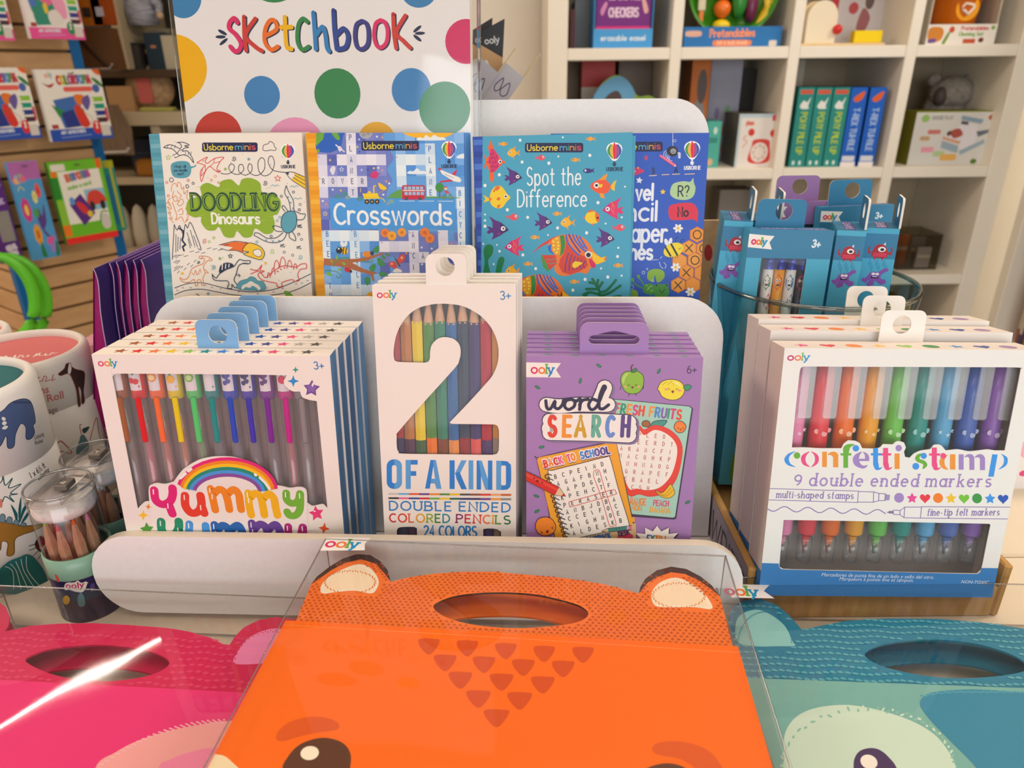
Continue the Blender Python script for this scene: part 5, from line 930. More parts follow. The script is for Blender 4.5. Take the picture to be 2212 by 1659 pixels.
def differ(P):
    P.crop(1000, 270, .2411); P.poly('#2a4fb0', [60, 60, 176, 100, 158, 1700, 40, 1700])
    for k in range(15): y = 130 + k * 108; P.poly('#4a78d0' if k % 2 == 0 else '#22409c', [60, y + 6, 178 - k * 1.5, y, 177 - k * 1.5, y + 46 + (k % 3) * 4, 60, y + 56])
    minis_badge(P, 556, 160, 1078, 246); logo_balloon(P, 1357, 232, 70, '#1f3a5c', '#1f3a5c')
    P.text('Spot the', '#f2f6f6', 570, 540, 1060, 535, 158, 13, .26); P.text('Difference', '#f2f6f6', 485, 733, 1112, 728, 150, 13, .24)
    # tall red fish
    P.poly('#f0642c', [250, 135, 225, 200, 240, 270, 215, 300, 182, 260, 205, 325, 182, 400, 215, 360, 240, 420, 235, 470, 258, 528, 280, 470, 275, 430, 320, 385, 355, 345, 382, 340, 385, 325, 355, 320, 310, 260, 275, 215, 262, 170]); P.poly('#d8306c', [238, 285, 245, 215, 275, 213, 318, 275, 325, 370, 285, 420, 248, 425, 240, 350, 225, 325])
    for k, (x, y) in enumerate(((262, 255), (255, 295), (292, 290), (235, 330), (285, 330), (262, 370), (300, 372), (262, 410))): P.line('#8a1c54', 5, [x - 20, y, x - 4, y + 8, x + 12, y - 2, x + 4, y - 14], True)
    P.ell('#f4f0ee', 333, 328, 17); P.ell('#20182c', 335, 329, 9)
    fish(P, 'small', 355, 170, 46); fish(P, 'gold', 455, 250, 62, -1); fish(P, 'pink', 690, 293, 50); fish(P, 'small', 1150, 124, 46, -1); fish(P, 'small', 1015, 312, 46, -1)
    fish(P, 'angel', 450, 465, 84); fish(P, 'angel', 310, 930, 104); fish(P, 'angel', 720, 870, 84); fish(P, 'angel', 1275, 1015, 88)
    P.blob('#3a3580', [1075, 408, 1110, 388, 1155, 398, 1165, 412, 1150, 425, 1105, 432]); P.poly('#3a3580', [1150, 408, 1175, 380, 1170, 408, 1180, 432]); P.ell('#f0f0f4', 1098, 408, 9)
    # yellow striped fish
    P.poly('#f4c71e', [182, 628, 235, 655, 245, 665, 232, 680, 186, 695, 200, 660]); P.blob('#f6d01e', [240, 660, 255, 590, 300, 545, 350, 555, 395, 615, 425, 650, 395, 685, 350, 740, 300, 745, 255, 715]); P.poly('#e8702a', [298, 548, 318, 540, 280, 605, 268, 595]); P.poly('#e8702a', [320, 542, 335, 560, 305, 592, 292, 580]); P.blob('#e8702a', [300, 665, 320, 645, 335, 660, 320, 678]); P.poly('#e8702a', [310, 718, 340, 710, 320, 748, 305, 742]); P.poly('#e8702a', [230, 650, 262, 655, 245, 685]); P.ell('#f4f0ee', 384, 640, 16); P.ell('#20182c', 384, 640, 9)
    # orange round fish
    P.blob('#f0582a', [1140, 550, 1190, 500, 1260, 485, 1310, 520, 1325, 555, 1300, 600, 1250, 620, 1190, 600]); P.poly('#f49a1e', [1215, 495, 1265, 450, 1297, 435, 1280, 490]); P.poly('#f49a1e', [1220, 610, 1235, 650, 1272, 660, 1258, 612]); P.poly('#f6c21e', [1320, 555, 1350, 510, 1378, 490, 1362, 540, 1358, 592, 1335, 580]); P.ell('#f4f0ee', 1197, 541, 25); P.ell('#20182c', 1197, 541, 13); P.blob('#f6d01e', [1215, 540, 1245, 530, 1250, 548, 1230, 562])
    pk = ('#e03080', '#e8408c'); fish(P, 'angel', 1345, 755, 100, -1, ('#e0306c', '#d0207c')); fish(P, 'angel', 460, 1090, 92, -1, ('#e0306c', '#d0207c'))
    for x, y in ((1330, 720), (1345, 740), (448, 1070), (465, 1090)): P.line('#f07a4c', 6, [x, y - 30, x + 12, y, x, y + 30, x + 10, y + 60], True)
    P.blob('#f6d01e', [1095, 830, 1115, 785, 1160, 770, 1210, 800, 1222, 840, 1205, 875, 1150, 885, 1110, 865]); P.blob('#f0682a', [1190, 780, 1222, 810, 1222, 850, 1205, 870, 1185, 830]); P.blob('#f0682a', [1115, 785, 1140, 762, 1185, 768, 1150, 778]); P.poly('#f0682a', [1098, 830, 1078, 812, 1082, 845]); P.ell('#5a2a2a', 1208, 832, 11); P.poly('#f0682a', [1150, 884, 1175, 884, 1160, 902])
    fish(P, 'pink', 440, 825, 60); fish(P, 'pink', 1392, 920, 62); fish(P, 'small', 850, 795, 46, -1); fish(P, 'gold', 940, 875, 70, -1); fish(P, 'small', 650, 1006, 46, -1); fish(P, 'small', 590, 1244, 46, -1); fish(P, 'small', 1398, 1258, 48, -1); fish(P, 'small', 1005, 1404, 48, -1); fish(P, 'gold', 445, 1310, 70, -1)
    # seaweed
    P.blob('#17804c', [185, 1340, 195, 1230, 185, 1130, 205, 1080, 245, 1070, 272, 1100, 262, 1160, 225, 1220, 245, 1330, 230, 1380]); P.blob('#17804c', [290, 1340, 305, 1240, 325, 1190, 355, 1180, 372, 1210, 350, 1290, 330, 1380, 290, 1380])
    for a in ([1225, 1560, 1225, 1500, 1190, 1430, 1160, 1380], [1225, 1500, 1290, 1480, 1370, 1390], [1210, 1470, 1105, 1470], [1225, 1520, 1140, 1500, 1080, 1520], [1240, 1530, 1320, 1500, 1410, 1440], [1200, 1440, 1210, 1390], [1215, 1460, 1250, 1410], [1185, 1420, 1135, 1410], [1300, 1560, 1360, 1540, 1410, 1535], [1120, 1500, 1080, 1560]): P.line('#17724c', 24, a, True)
    # big striped fish, and its twin below
    for dx, dy, eye in ((0, 0, 1), (-262, 360, 0)):
        q = lambda a: [v + (dx if i % 2 == 0 else dy) for i, v in enumerate(a)]
        P.poly('#e0352c', q([605, 1160, 700, 1070, 800, 1010, 880, 985, 870, 1030, 780, 1050, 700, 1090]))
        P.blob('#f07a24', q([780, 1120, 770, 1050, 860, 990, 960, 980, 1060, 1000, 1130, 1060, 1180, 1140, 1240, 1185, 1280, 1175, 1280, 1215, 1230, 1240, 1160, 1260, 1110, 1330, 1040, 1320, 960, 1345, 880, 1350, 820, 1300, 830, 1180]))
        P.poly('#e8a020', q([800, 1020, 865, 995, 880, 1080, 870, 1160, 815, 1165, 790, 1090])); P.poly('#2f8a3c', q([868, 992, 905, 985, 918, 1060, 905, 1140, 870, 1180, 878, 1080]))
        P.poly('#d8402c', q([870, 1200, 905, 1150, 925, 1060, 915, 1000, 1000, 1140, 1100, 1180, 1120, 1260, 1050, 1310, 960, 1340, 890, 1320, 858, 1260]))
        P.poly('#d8402c', q([705, 1165, 830, 1165, 840, 1240, 765, 1312, 735, 1290, 700, 1210])); P.poly('#3f9a3c', q([700, 1180, 715, 1175, 775, 1300, 762, 1314, 720, 1270]))
        for k in range(2): P.line('#5a9a8c', 6, q([748, 1210 + 35 * k, 770, 1200 + 35 * k, 790, 1212 + 35 * k, 815, 1200 + 35 * k, 842, 1210 + 35 * k]), True)
        P.poly('#2a6ad0', q([795, 1060, 760, 1090, 770, 1130, 830, 1170, 790, 1120]))
        for k, (x, y) in enumerate(((840, 1018), (810, 1044), (850, 1052), (812, 1080), (855, 1082), (818, 1116), (852, 1110), (840, 1142))): P.ell('#f6dc3c', x + dx, y + dy, 10)
        for a in ([925, 985, 945, 1060, 1000, 1130, 1040, 1165], [950, 983, 985, 1050, 1050, 1140], [985, 985, 1010, 1040, 1070, 1110, 1110, 1135], [1015, 990, 1045, 1050, 1085, 1100], [1045, 1000, 1075, 1050, 1110, 1110]): P.line('#2a6ad0' if a[0] != 950 else '#4a3f9c', 14, q(a), True)
        for k in range(6): P.line('#5a3a8c', 9, q([945 + k * 30, 1150 + k * 14, 925 + k * 30, 1230 + k * 6, 915 + k * 36, 1310 - k * 6]), True)
        P.blob('#f6d01e', q([980, 1250, 1005, 1222, 1070, 1235, 1040, 1260, 1010, 1280, 985, 1275])); P.blob('#d8205c', q([1130, 1200, 1160, 1210, 1190, 1265, 1160, 1280, 1135, 1240])); P.poly('#f6c81e', q([1150, 1130, 1200, 1165, 1240, 1190, 1278, 1175, 1260, 1205, 1280, 1218, 1200, 1250, 1165, 1215]))
        if eye: P.ell('#f4f0ee', 1124, 1162, 31); P.ell('#1c1a20', 1124, 1164, 21)
        else: P.line('#1c1a20', 8, [850, 1515, 862, 1535, 882, 1525, 884, 1500], True)
    for k, (x, y, r) in enumerate(((512, 136, 13), (895, 110, 8), (530, 332, 13), (770, 342, 14), (1137, 272, 14), (855, 282, 8), (326, 446, 14), (198, 542, 14), (398, 760, 14), (1210, 696, 14), (1452, 553, 8), (580, 827, 13), (848, 922, 13), (198, 802, 8), (198, 855, 10), (198, 907, 14), (1108, 966, 14), (762, 986, 8), (1278, 883, 8), (1423, 827, 9), (182, 1065, 8), (328, 1131, 11), (305, 1074, 7), (537, 1164, 13), (1392, 1100, 9), (1385, 1178, 13), (652, 1287, 13), (1237, 1285, 9), (1095, 1383, 14), (1298, 1362, 14), (1422, 1350, 9), (985, 1480, 14), (275, 1246, 8))): P.ell('#eef4f4', x, y, r, r * 1.1)
def travel(P):
    P.crop(1320, 270, .2411); P.rect('#2f5cc4', -600, 40, 900, 1700)
    minis_badge(P, -70, 150, 463, 238); logo_balloon(P, 727, 222, 70, '#eef2fa', '#eef2fa')
    for s, x0, x1, y, h in (('vel', 216, 384, 670, 140), ('ncil', 130, 418, 856, 170), ('aper', 180, 512, 1046, 170), ('nes', 168, 384, 1204, 140)): P.text(s, '#eef2fa', x0, y, x1, y, h, 25)
    P.line('#e4eaf6', 4, [552, 75, 553, 190], True); P.ring('#e4eaf6', 3, 570, 142, 14, 10)
    for k in range(5): P.line('#e4eaf6', 4, [510 + k * 6, 230 + k * 8, 480 + k * 10, 240 + k * 18, 468 + k * 20, 290 + k * 8], True); P.line('#e4eaf6', 4, [575 + k * 4, 250, 600 + k * 5, 252, 605 + k * 4, 298], True)
    for k in range(12): P.ell('#2a2c36', 550 + 38 * math.cos(k * .52), 236 + 34 * math.sin(k * .52), 14)
    P.ell('#2a2c36', 550, 236, 40, 36); P.ell('#9a9ca4', 557, 236, 27, 25); P.line('#2a2c36', 3, [545, 240, 556, 248, 568, 240], True)
    P.poly('#e85a8c', [440, 262, 575, 350, 560, 372, 430, 282]); P.poly('#f2c8a4', [575, 350, 585, 375, 560, 372]); P.line('#f49ab4', 5, [445, 275, 560, 355])
    P.text('B', '#2a3040', 372, 436, 396, 434, 50, 7); P.text('A', '#2a3040', 566, 428, 600, 428, 48, 7)
    for x, y, w in ((345, 455, 64), (458, 447, 64), (552, 443, 64), (663, 442, 86)): P.line('#e8c89c', 7, [x, y, x + w, y - 3])
    for q in range(3): P.line('#d84a4c', 7, [314 - 18 * math.cos(q * 1.05 + .5), 294 - 22 * math.sin(q * 1.05 + .5), 314 + 18 * math.cos(q * 1.05 + .5), 294 + 22 * math.sin(q * 1.05 + .5)])
    P.blob('#d8306c', [120, 430, 200, 380, 300, 412, 205, 456, 130, 470]); P.ell('#f2c23c', 212, 415, 10); P.ell('#f2a23c', 244, 384, 9)
    P.star('#eef2fa', 255, 496, 32, 8, .5); P.star('#f6d02e', 467, 600, 26, 0, .5)
    P.blob('#b4d4a0', [540, 560, 570, 522, 650, 505, 710, 510, 738, 478, 745, 520, 760, 570, 740, 640, 680, 672, 590, 665, 535, 625]); P.text('R?', '#26303c', 598, 640, 704, 638, 92, 12)
    P.blob('#e0304c', [518, 760, 540, 720, 640, 700, 730, 702, 770, 740, 785, 790, 775, 870, 740, 848, 640, 855, 540, 848, 520, 800]); P.text('No', '#26202c', 598, 822, 702, 818, 78, 14)
    hx = lambda x, y, r=62: [v for k in range(6) for v in (x + r * 1.02 * math.sin(k * PI / 3), y - r * math.cos(k * PI / 3))]
    for x, y, s, c in ((778, 985, 'O', '#f0982c'), (706, 1105, 'X', '#f2a23a'), (838, 1110, 'O', '#f0982c'), (622, 1222, '', '#f0a03a'), (760, 1215, 'O', '#f2a23a'), (684, 1325, 'X', '#f0982c'), (820, 1330, '', '#ee9626'), (610, 1438, 'X', '#f2a23a'), (742, 1438, '', '#ee9626'), (870, 1215, '', '#ee9626')):
        P.poly('#d8742a', hx(x, y, 74)); P.poly(c, hx(x, y, 67))
        if s == 'O': P.ring('#2a2420', 9, x, y, 36, 38)
        elif s == 'X': P.line('#2a2420', 9, [x - 34, y + 34, x + 34, y - 36]); P.line('#2a2420', 9, [x - 30, y - 30, x + 30, y + 36])
    P.ell('#e8402c', 858, 1100, 20, 34)
    for x, y in ((606, 928), (586, 1278), (720, 1500)):
        for k in range(6): P.ell('#f4f4f4', x + 26 * math.cos(k * 1.05), y + 24 * math.sin(k * 1.05), 19, 12, k * 60)
        P.ell('#f2c63c', x, y, 14)
    P.ell('#eef2f8', 502, 1052, 18, 34, -20); P.ell('#eef2f8', 538, 1045, 16, 34, 12); P.ell('#f6dc2e', 565, 1122, 92, 62, -22)
    for a in ([495, 1100, 540, 1175], [545, 1070, 600, 1168]): P.line('#26262c', 16, a, True)
    P.line('#26262c', 3.5, [612, 1108, 622, 1115, 634, 1100], True); P.line('#26303c', 4, [585, 1060, 590, 1015, 612, 1012], True); P.line('#26303c', 4, [625, 1060, 640, 1030, 665, 1030], True)
    for k in range(5): P.line('#26303c', 4, [515 + k * 22, 1185 - k * 3, 512 + k * 23, 1205 - k * 3])
    for a in ([375, 1212, 430, 1208], [440, 1230, 450, 1270, 475, 1290], [490, 1290, 502, 1260, 480, 1235], [462, 1180, 448, 1200]): P.line('#e4eaf6', 4, a)
    P.blob('#8ab83c', [330, 1360, 345, 1310, 410, 1292, 475, 1310, 488, 1360, 460, 1400, 420, 1412, 400, 1350, 385, 1405, 345, 1395]); P.blob('#8ab83c', [165, 1530, 200, 1480, 245, 1500, 240, 1560, 165, 1560]); P.blob('#8ab83c', [140, 1330, 178, 1310, 170, 1350])
    P.blob('#4a9a44', [295, 1460, 320, 1430, 370, 1425, 410, 1460, 400, 1510, 350, 1525, 305, 1505]); P.blob('#4a9a44', [392, 1500, 400, 1440, 420, 1430, 490, 1430, 520, 1450, 528, 1520, 480, 1555, 410, 1550]); P.ell('#4a9a44', 415, 1442, 16); P.ell('#4a9a44', 508, 1440, 16); P.ell('#26303c', 415, 1440, 7, 9); P.ell('#26303c', 508, 1440, 7, 9); P.line('#26303c', 5, [440, 1480, 465, 1508, 490, 1478], True); P.line('#4a9a44', 12, [300, 1470, 240, 1440, 185, 1400], True); P.line('#4a9a44', 12, [310, 1450, 280, 1400, 245, 1360], True); P.line('#4a9a44', 12, [370, 1530, 380, 1580], True)
    P.poly('#7ab83c', [172, 1390, 205, 1370, 215, 1405]); P.poly('#7ab83c', [235, 1350, 262, 1345, 262, 1385])
    for k in range(8): P.ell('#a8d07c', 325 + (k * 23) % 60, 1440 + (k * 31) % 55, 6)
    for x, y, r in ((298, 1325, 12), (382, 1398, 10), (186, 1455, 22), (330, 1292, 6)): P.ring('#cfe0f4', 4, x, y, r)
L_ = 'small activity books on the upper tier'
QD = [(322.9, 288.8), (654.4, 286.9), (357.9, 647.3), (671.3, 638.9)]; QC = [(662, 287.4), (1002, 286.9), (685, 640), (1007, 640)]
book('puzzle_book', 'cream covered dinosaur doodling book with a teal striped spine', (-.242, .5077, -.0364), -.94, 12.6, -.21, .102, .154, .005, QD, .1102, doodle, '#eee6da', '#4f96a8')
def plain(c):
    return lambda P: P.rect(c, -9e3, -9e3, -8.9e3, -8.9e3)
def stack_book(label, TL, yaw, lean, roll, w, h, th, cover, spine):
    M = up_from(TL, yaw, lean, roll, h); t = thing('puzzle_book', label, 'book', M, L_)
    mb = MB(); mb.box(0, 0, 0, w, .0007, h, cover); mb.box(0, th - .0007, 0, w, th, h, cover); mb.box(-.0006, 0, 0, 0, th, h, spine); mb.build('cover', t); MB().box(.0002, .0008, .001, w - .001, th - .0008, h - .001, '#ddd6ca').build('pages', t)
stack_book('second dinosaur doodling book, its edge showing behind the cream covered one', (-.2385, .5140, -.0364), -.94, 12.6, -.21, .102, .154, .005, '#d9d2c6', '#4f96a8')
book('puzzle_book', 'blue and lilac crossword book with an orange spine at the front of its stack', (-.1353, .503, -.0365), .87, 9.67, -.44, .105, .154, .005, QC, .1087, crossw, '#5f8fd8', '#f2a51c')
for k in range(3): stack_book(['crossword book directly behind the front crossword book', 'third crossword book counted from the front of its stack', 'rearmost crossword book, standing against the polka dot case'][k], (-.1353 + .0012 * (k + 1), .503 + .0053 * (k + 1), -.0368 - .0004 * k), .87, 9.67, -.44, .105, .153, .005, '#5f9fe0', '#f2a51c')
def top_ext(TL, w, h, yaw, lean, roll, vis): return up_from(TL, yaw, lean, roll, h)
M_ = up_from((-.0239, .4995, -.0397), 3.0, 8.5, 1.21, .154); QF = seen(M_, .105, .154)
book('puzzle_book', 'turquoise fish picture puzzle book with a blue striped spine, tilted slightly', (-.0239, .4995, -.0397), 3.0, 8.5, 1.21, .105, .154, .005, QF, .154, differ, '#4fa8c8', '#2a4fb0')
stack_book('second turquoise puzzle book, its edge showing behind the fish picture one', (-.0224, .5052, -.0412), 3.0, 8.5, .6, .1065, .153, .0045, '#4fa8c8', '#2a4fb0')
book('puzzle_book', 'royal blue travel game book with bee and honeycomb, partly behind the fish book', (.0289, .5118, -.0392), .75, 9.6, -.22, .1066, .156, .005, [(1192, 288), (1532, 287.4), (1190, 645), (1513.5, 645)], .112, travel, '#2f5cc4', '#2a4fb0')

# ---------------------------------------------------------------- polka dot sketchbook in its clear case, behind the books
SKM = up_from((-.2284, .5247 + .006, -.0367 + .0005), 3.78, 7.01, -.4, .157) ; SKW = .2045; SKH = .38
t = thing('sketchbook_case', 'clear case with a white polka dot sketchbook, colourful hand lettered title', 'sketchbook', SKM)
mb = MB(); prism_box(mb, SKW - .004, .014, SKH - .004, ink('#f0eeec', .35, .4), '#e6e2dc')
q = seen(SKM @ T3((.001, .0015, .002)), SKW - .004, SKH - .004)
P = Print(mb, SKW - .004, SKH - .004, q, rough=.3); P.crop(340, 0, .3255)
for c, x, y, rx, ry, ro in (('#3a86bc', 165, -10, 118, 132, 0), ('#f4b814', 80, 460, 240, 236, 0), ('#2f8a54', 765, -150, 180, 168, 0), ('#3a86bc', 1725, -60, 118, 112, 0), ('#d8356c', 2040, 275, 140, 150, 0), ('#3f88c4', 685, 630, 118, 128, -20), ('#2f8a54', 1185, 620, 153, 168, -10), ('#3a86c4', 1675, 595, 130, 144, 0), ('#2f8a5c', 1897, 720, 170, 180, 0), ('#cc3f38', 395, 900, 156, 162, 0), ('#f2a0c8', 905, 960, 190, 182, 0), ('#f0b234', 1445, 920, 120, 112, 0), ('#d8356c', 420, -420, 170, 170, 0), ('#f4b814', 1200, -480, 150, 150, 0)): P.ell(c, x, y, rx, ry, ro)
def brush(col, strokes, w):
    for dx, c in ((9, '#1d2f52'), (0, col)):
        for a in strokes: P.line(c, w, [v + (dx if i % 2 == 0 else dx * .7) for i, v in enumerate(a)], True)
brush('#e0306c', [[520, 150, 500, 122, 470, 150, 468, 190, 510, 230, 545, 290, 530, 335, 500, 338, 475, 310]], 30)
brush('#d2413c', [[565, 112, 568, 240, 580, 335], [640, 125, 575, 235, 640, 310, 685, 338]], 28)
brush('#f0742c', [[715, 235, 780, 195, 770, 140, 735, 140, 705, 200, 705, 280, 745, 330, 790, 310]], 28)
brush('#f4bc1e', [[836, 115, 840, 220, 850, 310, 880, 325], [812, 182, 880, 180]], 30)
brush('#2f8a4c', [[985, 145, 955, 125, 925, 170, 920, 270, 950, 330, 995, 310]], 28)
brush('#2f86c4', [[1025, 85, 1035, 220, 1042, 325], [1045, 230, 1085, 180, 1105, 230, 1115, 310, 1130, 340]], 30)
brush('#274a9c', [[1158, 70, 1165, 200, 1180, 325], [1178, 230, 1225, 190, 1255, 240, 1240, 310, 1190, 328]], 30)
brush('#3a3f8c', [[1345, 140, 1310, 165, 1300, 240, 1315, 310, 1350, 325, 1385, 290, 1390, 210, 1375, 155, 1345, 140]], 27)
brush('#e0306c', [[1470, 135, 1438, 160, 1428, 240, 1445, 300, 1475, 315, 1510, 280, 1518, 205, 1500, 150, 1470, 135]], 27)
brush('#d2413c', [[1555, 95, 1560, 220, 1575, 320], [1635, 105, 1575, 215, 1620, 270, 1668, 318]], 28)
for x, y, x2, y2 in ((440, 225, 405, 205), (440, 245, 380, 245), (445, 265, 415, 290), (1700, 205, 1730, 180), (1705, 222, 1760, 220), (1700, 240, 1732, 266)): P.ell('#1d2f52', (x + x2) / 2, (y + y2) / 2, 34, 11, math.degrees(math.atan2(y2 - y, x2 - x)))
sk = mb.build('sketchbook', t); sk.location = (.002, .0015, .002)
mb = MB(); prism_box(mb, SKW + .003, .019, SKH, film(refl=.06, rough=.05, wavy=.3)); mb.build('clear_case', t)
mb = MB()
for x in (0, SKW + .003):
    for y in (0, .019): mb.tube([(x, y, 0), (x, y, SKH)], .0004, film('#d8d8dc', .3, .1), 6)
mb.build('case_edge', t)
# ---------------------------------------------------------------- cartons with windows and hang tabs
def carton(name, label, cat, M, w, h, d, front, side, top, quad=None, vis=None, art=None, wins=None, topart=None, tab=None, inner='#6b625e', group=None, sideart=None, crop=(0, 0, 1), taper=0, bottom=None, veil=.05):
    """A folding carton: front card with cut windows, plastic film behind, hang tab."""
    t = thing(name, label, cat, M, group); mb = MB()
    P = Print(mb, w, h, quad or seen(M, w, h), vis=vis); P.put = lambda u, v, k: (u, -k, h - v); P.crop(*crop)
    holes = [[Vector(q) for q in soft([P.uv(a[i], a[i + 1]) for i in range(0, len(a), 2)])] for a in (wins or [])]
    mb.tri([(0, 0), (w, 0), (w, h), (0, h)], holes, lambda u, v: (u, 0, h - v), front)
    mb.add([(0, d, 0), (w, d, 0), (w, d, h), (0, d, h)], [(1, 0, 3, 2)], inner if wins else side)
    if wins:
        for hl in holes:
            n = len(hl); mb.add([(p[0], y, h - p[1]) for y in (0, .0006) for p in hl], [(i, (i + 1) % n, n + (i + 1) % n, n + i) for i in range(n)], '#ded5cb')
    for x in (0, w): mb.add([(x, 0, 0), (x, d, 0), (x, d, h), (x, 0, h)], [(0, 1, 2, 3)], side)
    e = taper
    mb.add([(0, 0, h), (w, 0, h), (w - e, d, h), (e, d, h), (0, d, h), (w, d, h)], [(0, 1, 5, 4)], top)
    mb.add([(0, 0, 0), (w, 0, 0), (w, d, 0), (0, d, 0)], [(3, 2, 1, 0)], bottom or side)
    if art: art(P)
    if topart:
        TP = Print(mb, w, d, UNQ); TP.put = lambda u, v, k: (u, d - v, h + k); topart(TP)
    if sideart: sideart(mb)
    mb.build('carton_body', t)
    if tab:
        xa, xb, th_, yy, hole, colr, r = tab; mb = MB(); ol = rrect(xa, 0, xb, th_, r, 4, (1, 1, 0, 0))
        hs = [hole] if hole else []
        mb.slab(ol, hs, lambda u, v, k: (u, yy + (k - 1) * .0007, h + v), colr, '#efe8dc'); mb.build('hang_tab', t)
    if wins: MB().add([(.001, .0009, .001), (w - .001, .0009, .001), (w - .001, .0009, h - .001), (.001, .0009, h - .001)], [(0, 1, 2, 3)], film(refl=.022, rough=.05, wavy=.5, veil=veil)).build('window_film', t)  # veil: milky reflection over the window, mixed in as diffuse white
    return t
def rnd_hole(cx, cz, r): return [(cx + r * math.cos(2 * PI * i / 24), cz + r * math.sin(2 * PI * i / 24)) for i in range(24)]
CARD = '#efe6de'
# ---- gel pen set
YM = up_from((-.2296, .3641, -.1395), -.12, 4.06, -1.05, .160); YW, YH, YD = .130, .160, .0135
YQ = [(196.9, 765.8), (713.4, 768.5), (275.5, 1155), (743, 1157)]
YWIN = [350, 1420, 362, 1405, 398, 1374, 430, 1371, 420, 1335, 420, 1300, 435, 1270, 470, 1256, 520, 1262, 570, 1250, 585, 1238, 612, 1200, 650, 1160, 730, 1112, 790, 1094, 850, 1086, 910, 1086, 965, 1091, 1025, 1108, 1080, 1132, 1130, 1160, 1160, 1182, 1200, 1225, 1230, 1270, 1270, 1276, 1320, 1287, 1370, 1281, 1405, 1284, 1425, 1300, 1431, 1335, 1432, 1382, 1450, 1395, 1470, 1402, 1520, 1391, 1540, 1395, 1560, 1416, 1495, 732, 1470, 728, 1440, 722, 1405, 710, 1393, 690, 1388, 668, 1352, 671, 1320, 658, 1292, 632, 1284, 600, 1302, 566, 1100, 562, 640, 558, 215, 556, 195, 560, 187, 575, 188, 592]
YC = ['#a8643c', '#e03038', '#f2824c', '#f0c81e', '#86c254', '#1f8f8a', '#3a80d8', '#2450a8', '#4a3a84', '#e8407c', '#b4aca4', '#4a4646']
def yum(P):
    ooly(P, 95, 506, 218, 506, 42, 7); P.text('3+', '#2f7fc0', 1478, 526, 1546, 524, 46, 7)
    for k, c in enumerate(('#e02a78', '#f08a24', '#f6c41e', '#1f8f78', '#4a9ae0', '#8a4f9c')):
        a = []
        for i in range(17): q = rad(172 - i * 10.6); a += [920 + (316 - 21 * k) * math.cos(q), 1318 - (216 - 20.5 * k) * math.sin(q)]
        P.line(c, 22, a, caps=False)
    for a in ([622, 1225, 655, 1195], [672, 1180, 690, 1166], [1100, 1200, 1104, 1206], [1130, 1222, 1165, 1255, 1190, 1292]): P.line('#f8f0ee', 17, a)
    P.blob('#f2e9e2', [420, 1300, 450, 1262, 520, 1268, 600, 1262, 640, 1290, 700, 1310, 760, 1300, 800, 1268, 900, 1270, 960, 1300, 1040, 1300, 1130, 1310, 1200, 1300, 1260, 1290, 1340, 1296, 1420, 1300, 1430, 1500, 1400, 1570, 900, 1580, 480, 1560, 440, 1480])
    def bub(col, hi, strokes, w=44):
        for a in strokes: P.line(col, w * 1.15, a, True)
        for a in strokes[:2]: P.line(hi, 7, [a[0] - 6, a[1] - 2, a[0] - 4, a[1] + 26])
    bub('#e02a78', '#fbe6ee', [[455, 1300, 466, 1365, 510, 1392, 556, 1372, 573, 1330, 572, 1288], [548, 1390, 560, 1420, 572, 1452]])
    bub('#e5432f', '#fbe8e0', [[652, 1335, 655, 1400, 690, 1445, 735, 1438, 757, 1395, 750, 1335], [757, 1400, 775, 1448]])
    bub('#f08a24', '#fdeedc', [[815, 1290, 835, 1380, 845, 1428], [830, 1330, 870, 1296, 905, 1315, 925, 1370, 935, 1425], [918, 1330, 960, 1298, 993, 1325, 1003, 1380, 1010, 1425]], 40)
    bub('#f4b81c', '#fff4d4', [[1055, 1318, 1062, 1400, 1075, 1460], [1062, 1355, 1100, 1322, 1133, 1342, 1148, 1400, 1158, 1460], [1146, 1362, 1185, 1325, 1218, 1352, 1230, 1410, 1242, 1462]], 40)
    bub('#76b83c', '#eef8dc', [[1298, 1318, 1302, 1362, 1335, 1385, 1373, 1370, 1386, 1322], [1388, 1325, 1385, 1420, 1358, 1460, 1320, 1462, 1303, 1438]], 40)
    bub('#1f8f6a', '#d8f0e4', [[500, 1500, 505, 1558, 540, 1586, 590, 1578, 612, 1540, 612, 1500], [612, 1545, 610, 1640, 580, 1690]])
    bub('#4a9ae0', '#e4f2fc', [[680, 1515, 680, 1600, 710, 1655, 760, 1650, 785, 1600, 783, 1525], [785, 1600, 800, 1660]], 40)
    bub('#2a68b4', '#dcebfa', [[840, 1520, 855, 1600, 862, 1660], [852, 1565, 890, 1526, 925, 1545, 940, 1600, 945, 1660], [938, 1560, 985, 1525, 1012, 1555, 1024, 1610, 1030, 1660]], 42)
    bub('#6a459a', '#e8def2', [[1078, 1510, 1090, 1590, 1096, 1660], [1088, 1555, 1130, 1518, 1168, 1540, 1182, 1600, 1188, 1660], [1180, 1556, 1225, 1520, 1252, 1550, 1266, 1610, 1270, 1660]], 42)
    bub('#b22a7c', '#f6dcea', [[1310, 1532, 1315, 1590, 1345, 1622, 1385, 1600, 1402, 1535], [1405, 1535, 1405, 1640, 1380, 1690]], 40)
    def st4(c, x, y, r, ro=0): P.star(c, x, y, r, ro, .38, 4)
    st4('#2f9a8c', 1360, 530, 22); st4('#2f8fd0', 1345, 603, 38); P.star('#6f4a98', 1462, 650, 56, 4, .52); P.star('#8a66b0', 1462, 648, 38, 4, .52); P.ell('#f2ecf4', 1470, 625, 6, 14, 15)
    st4('#f08a2c', 418, 1407, 20, 10); st4('#f6c82e', 385, 1462, 34); P.star('#4f9a34', 410, 1552, 46, -6, .5); P.star('#e8407c', 1490, 1450, 50, -10, .5); P.ell('#fbe8f0', 1478, 1436, 8, 4); st4('#e8562c', 1538, 1545, 38, 8); st4('#f0902c', 1485, 1597, 26)
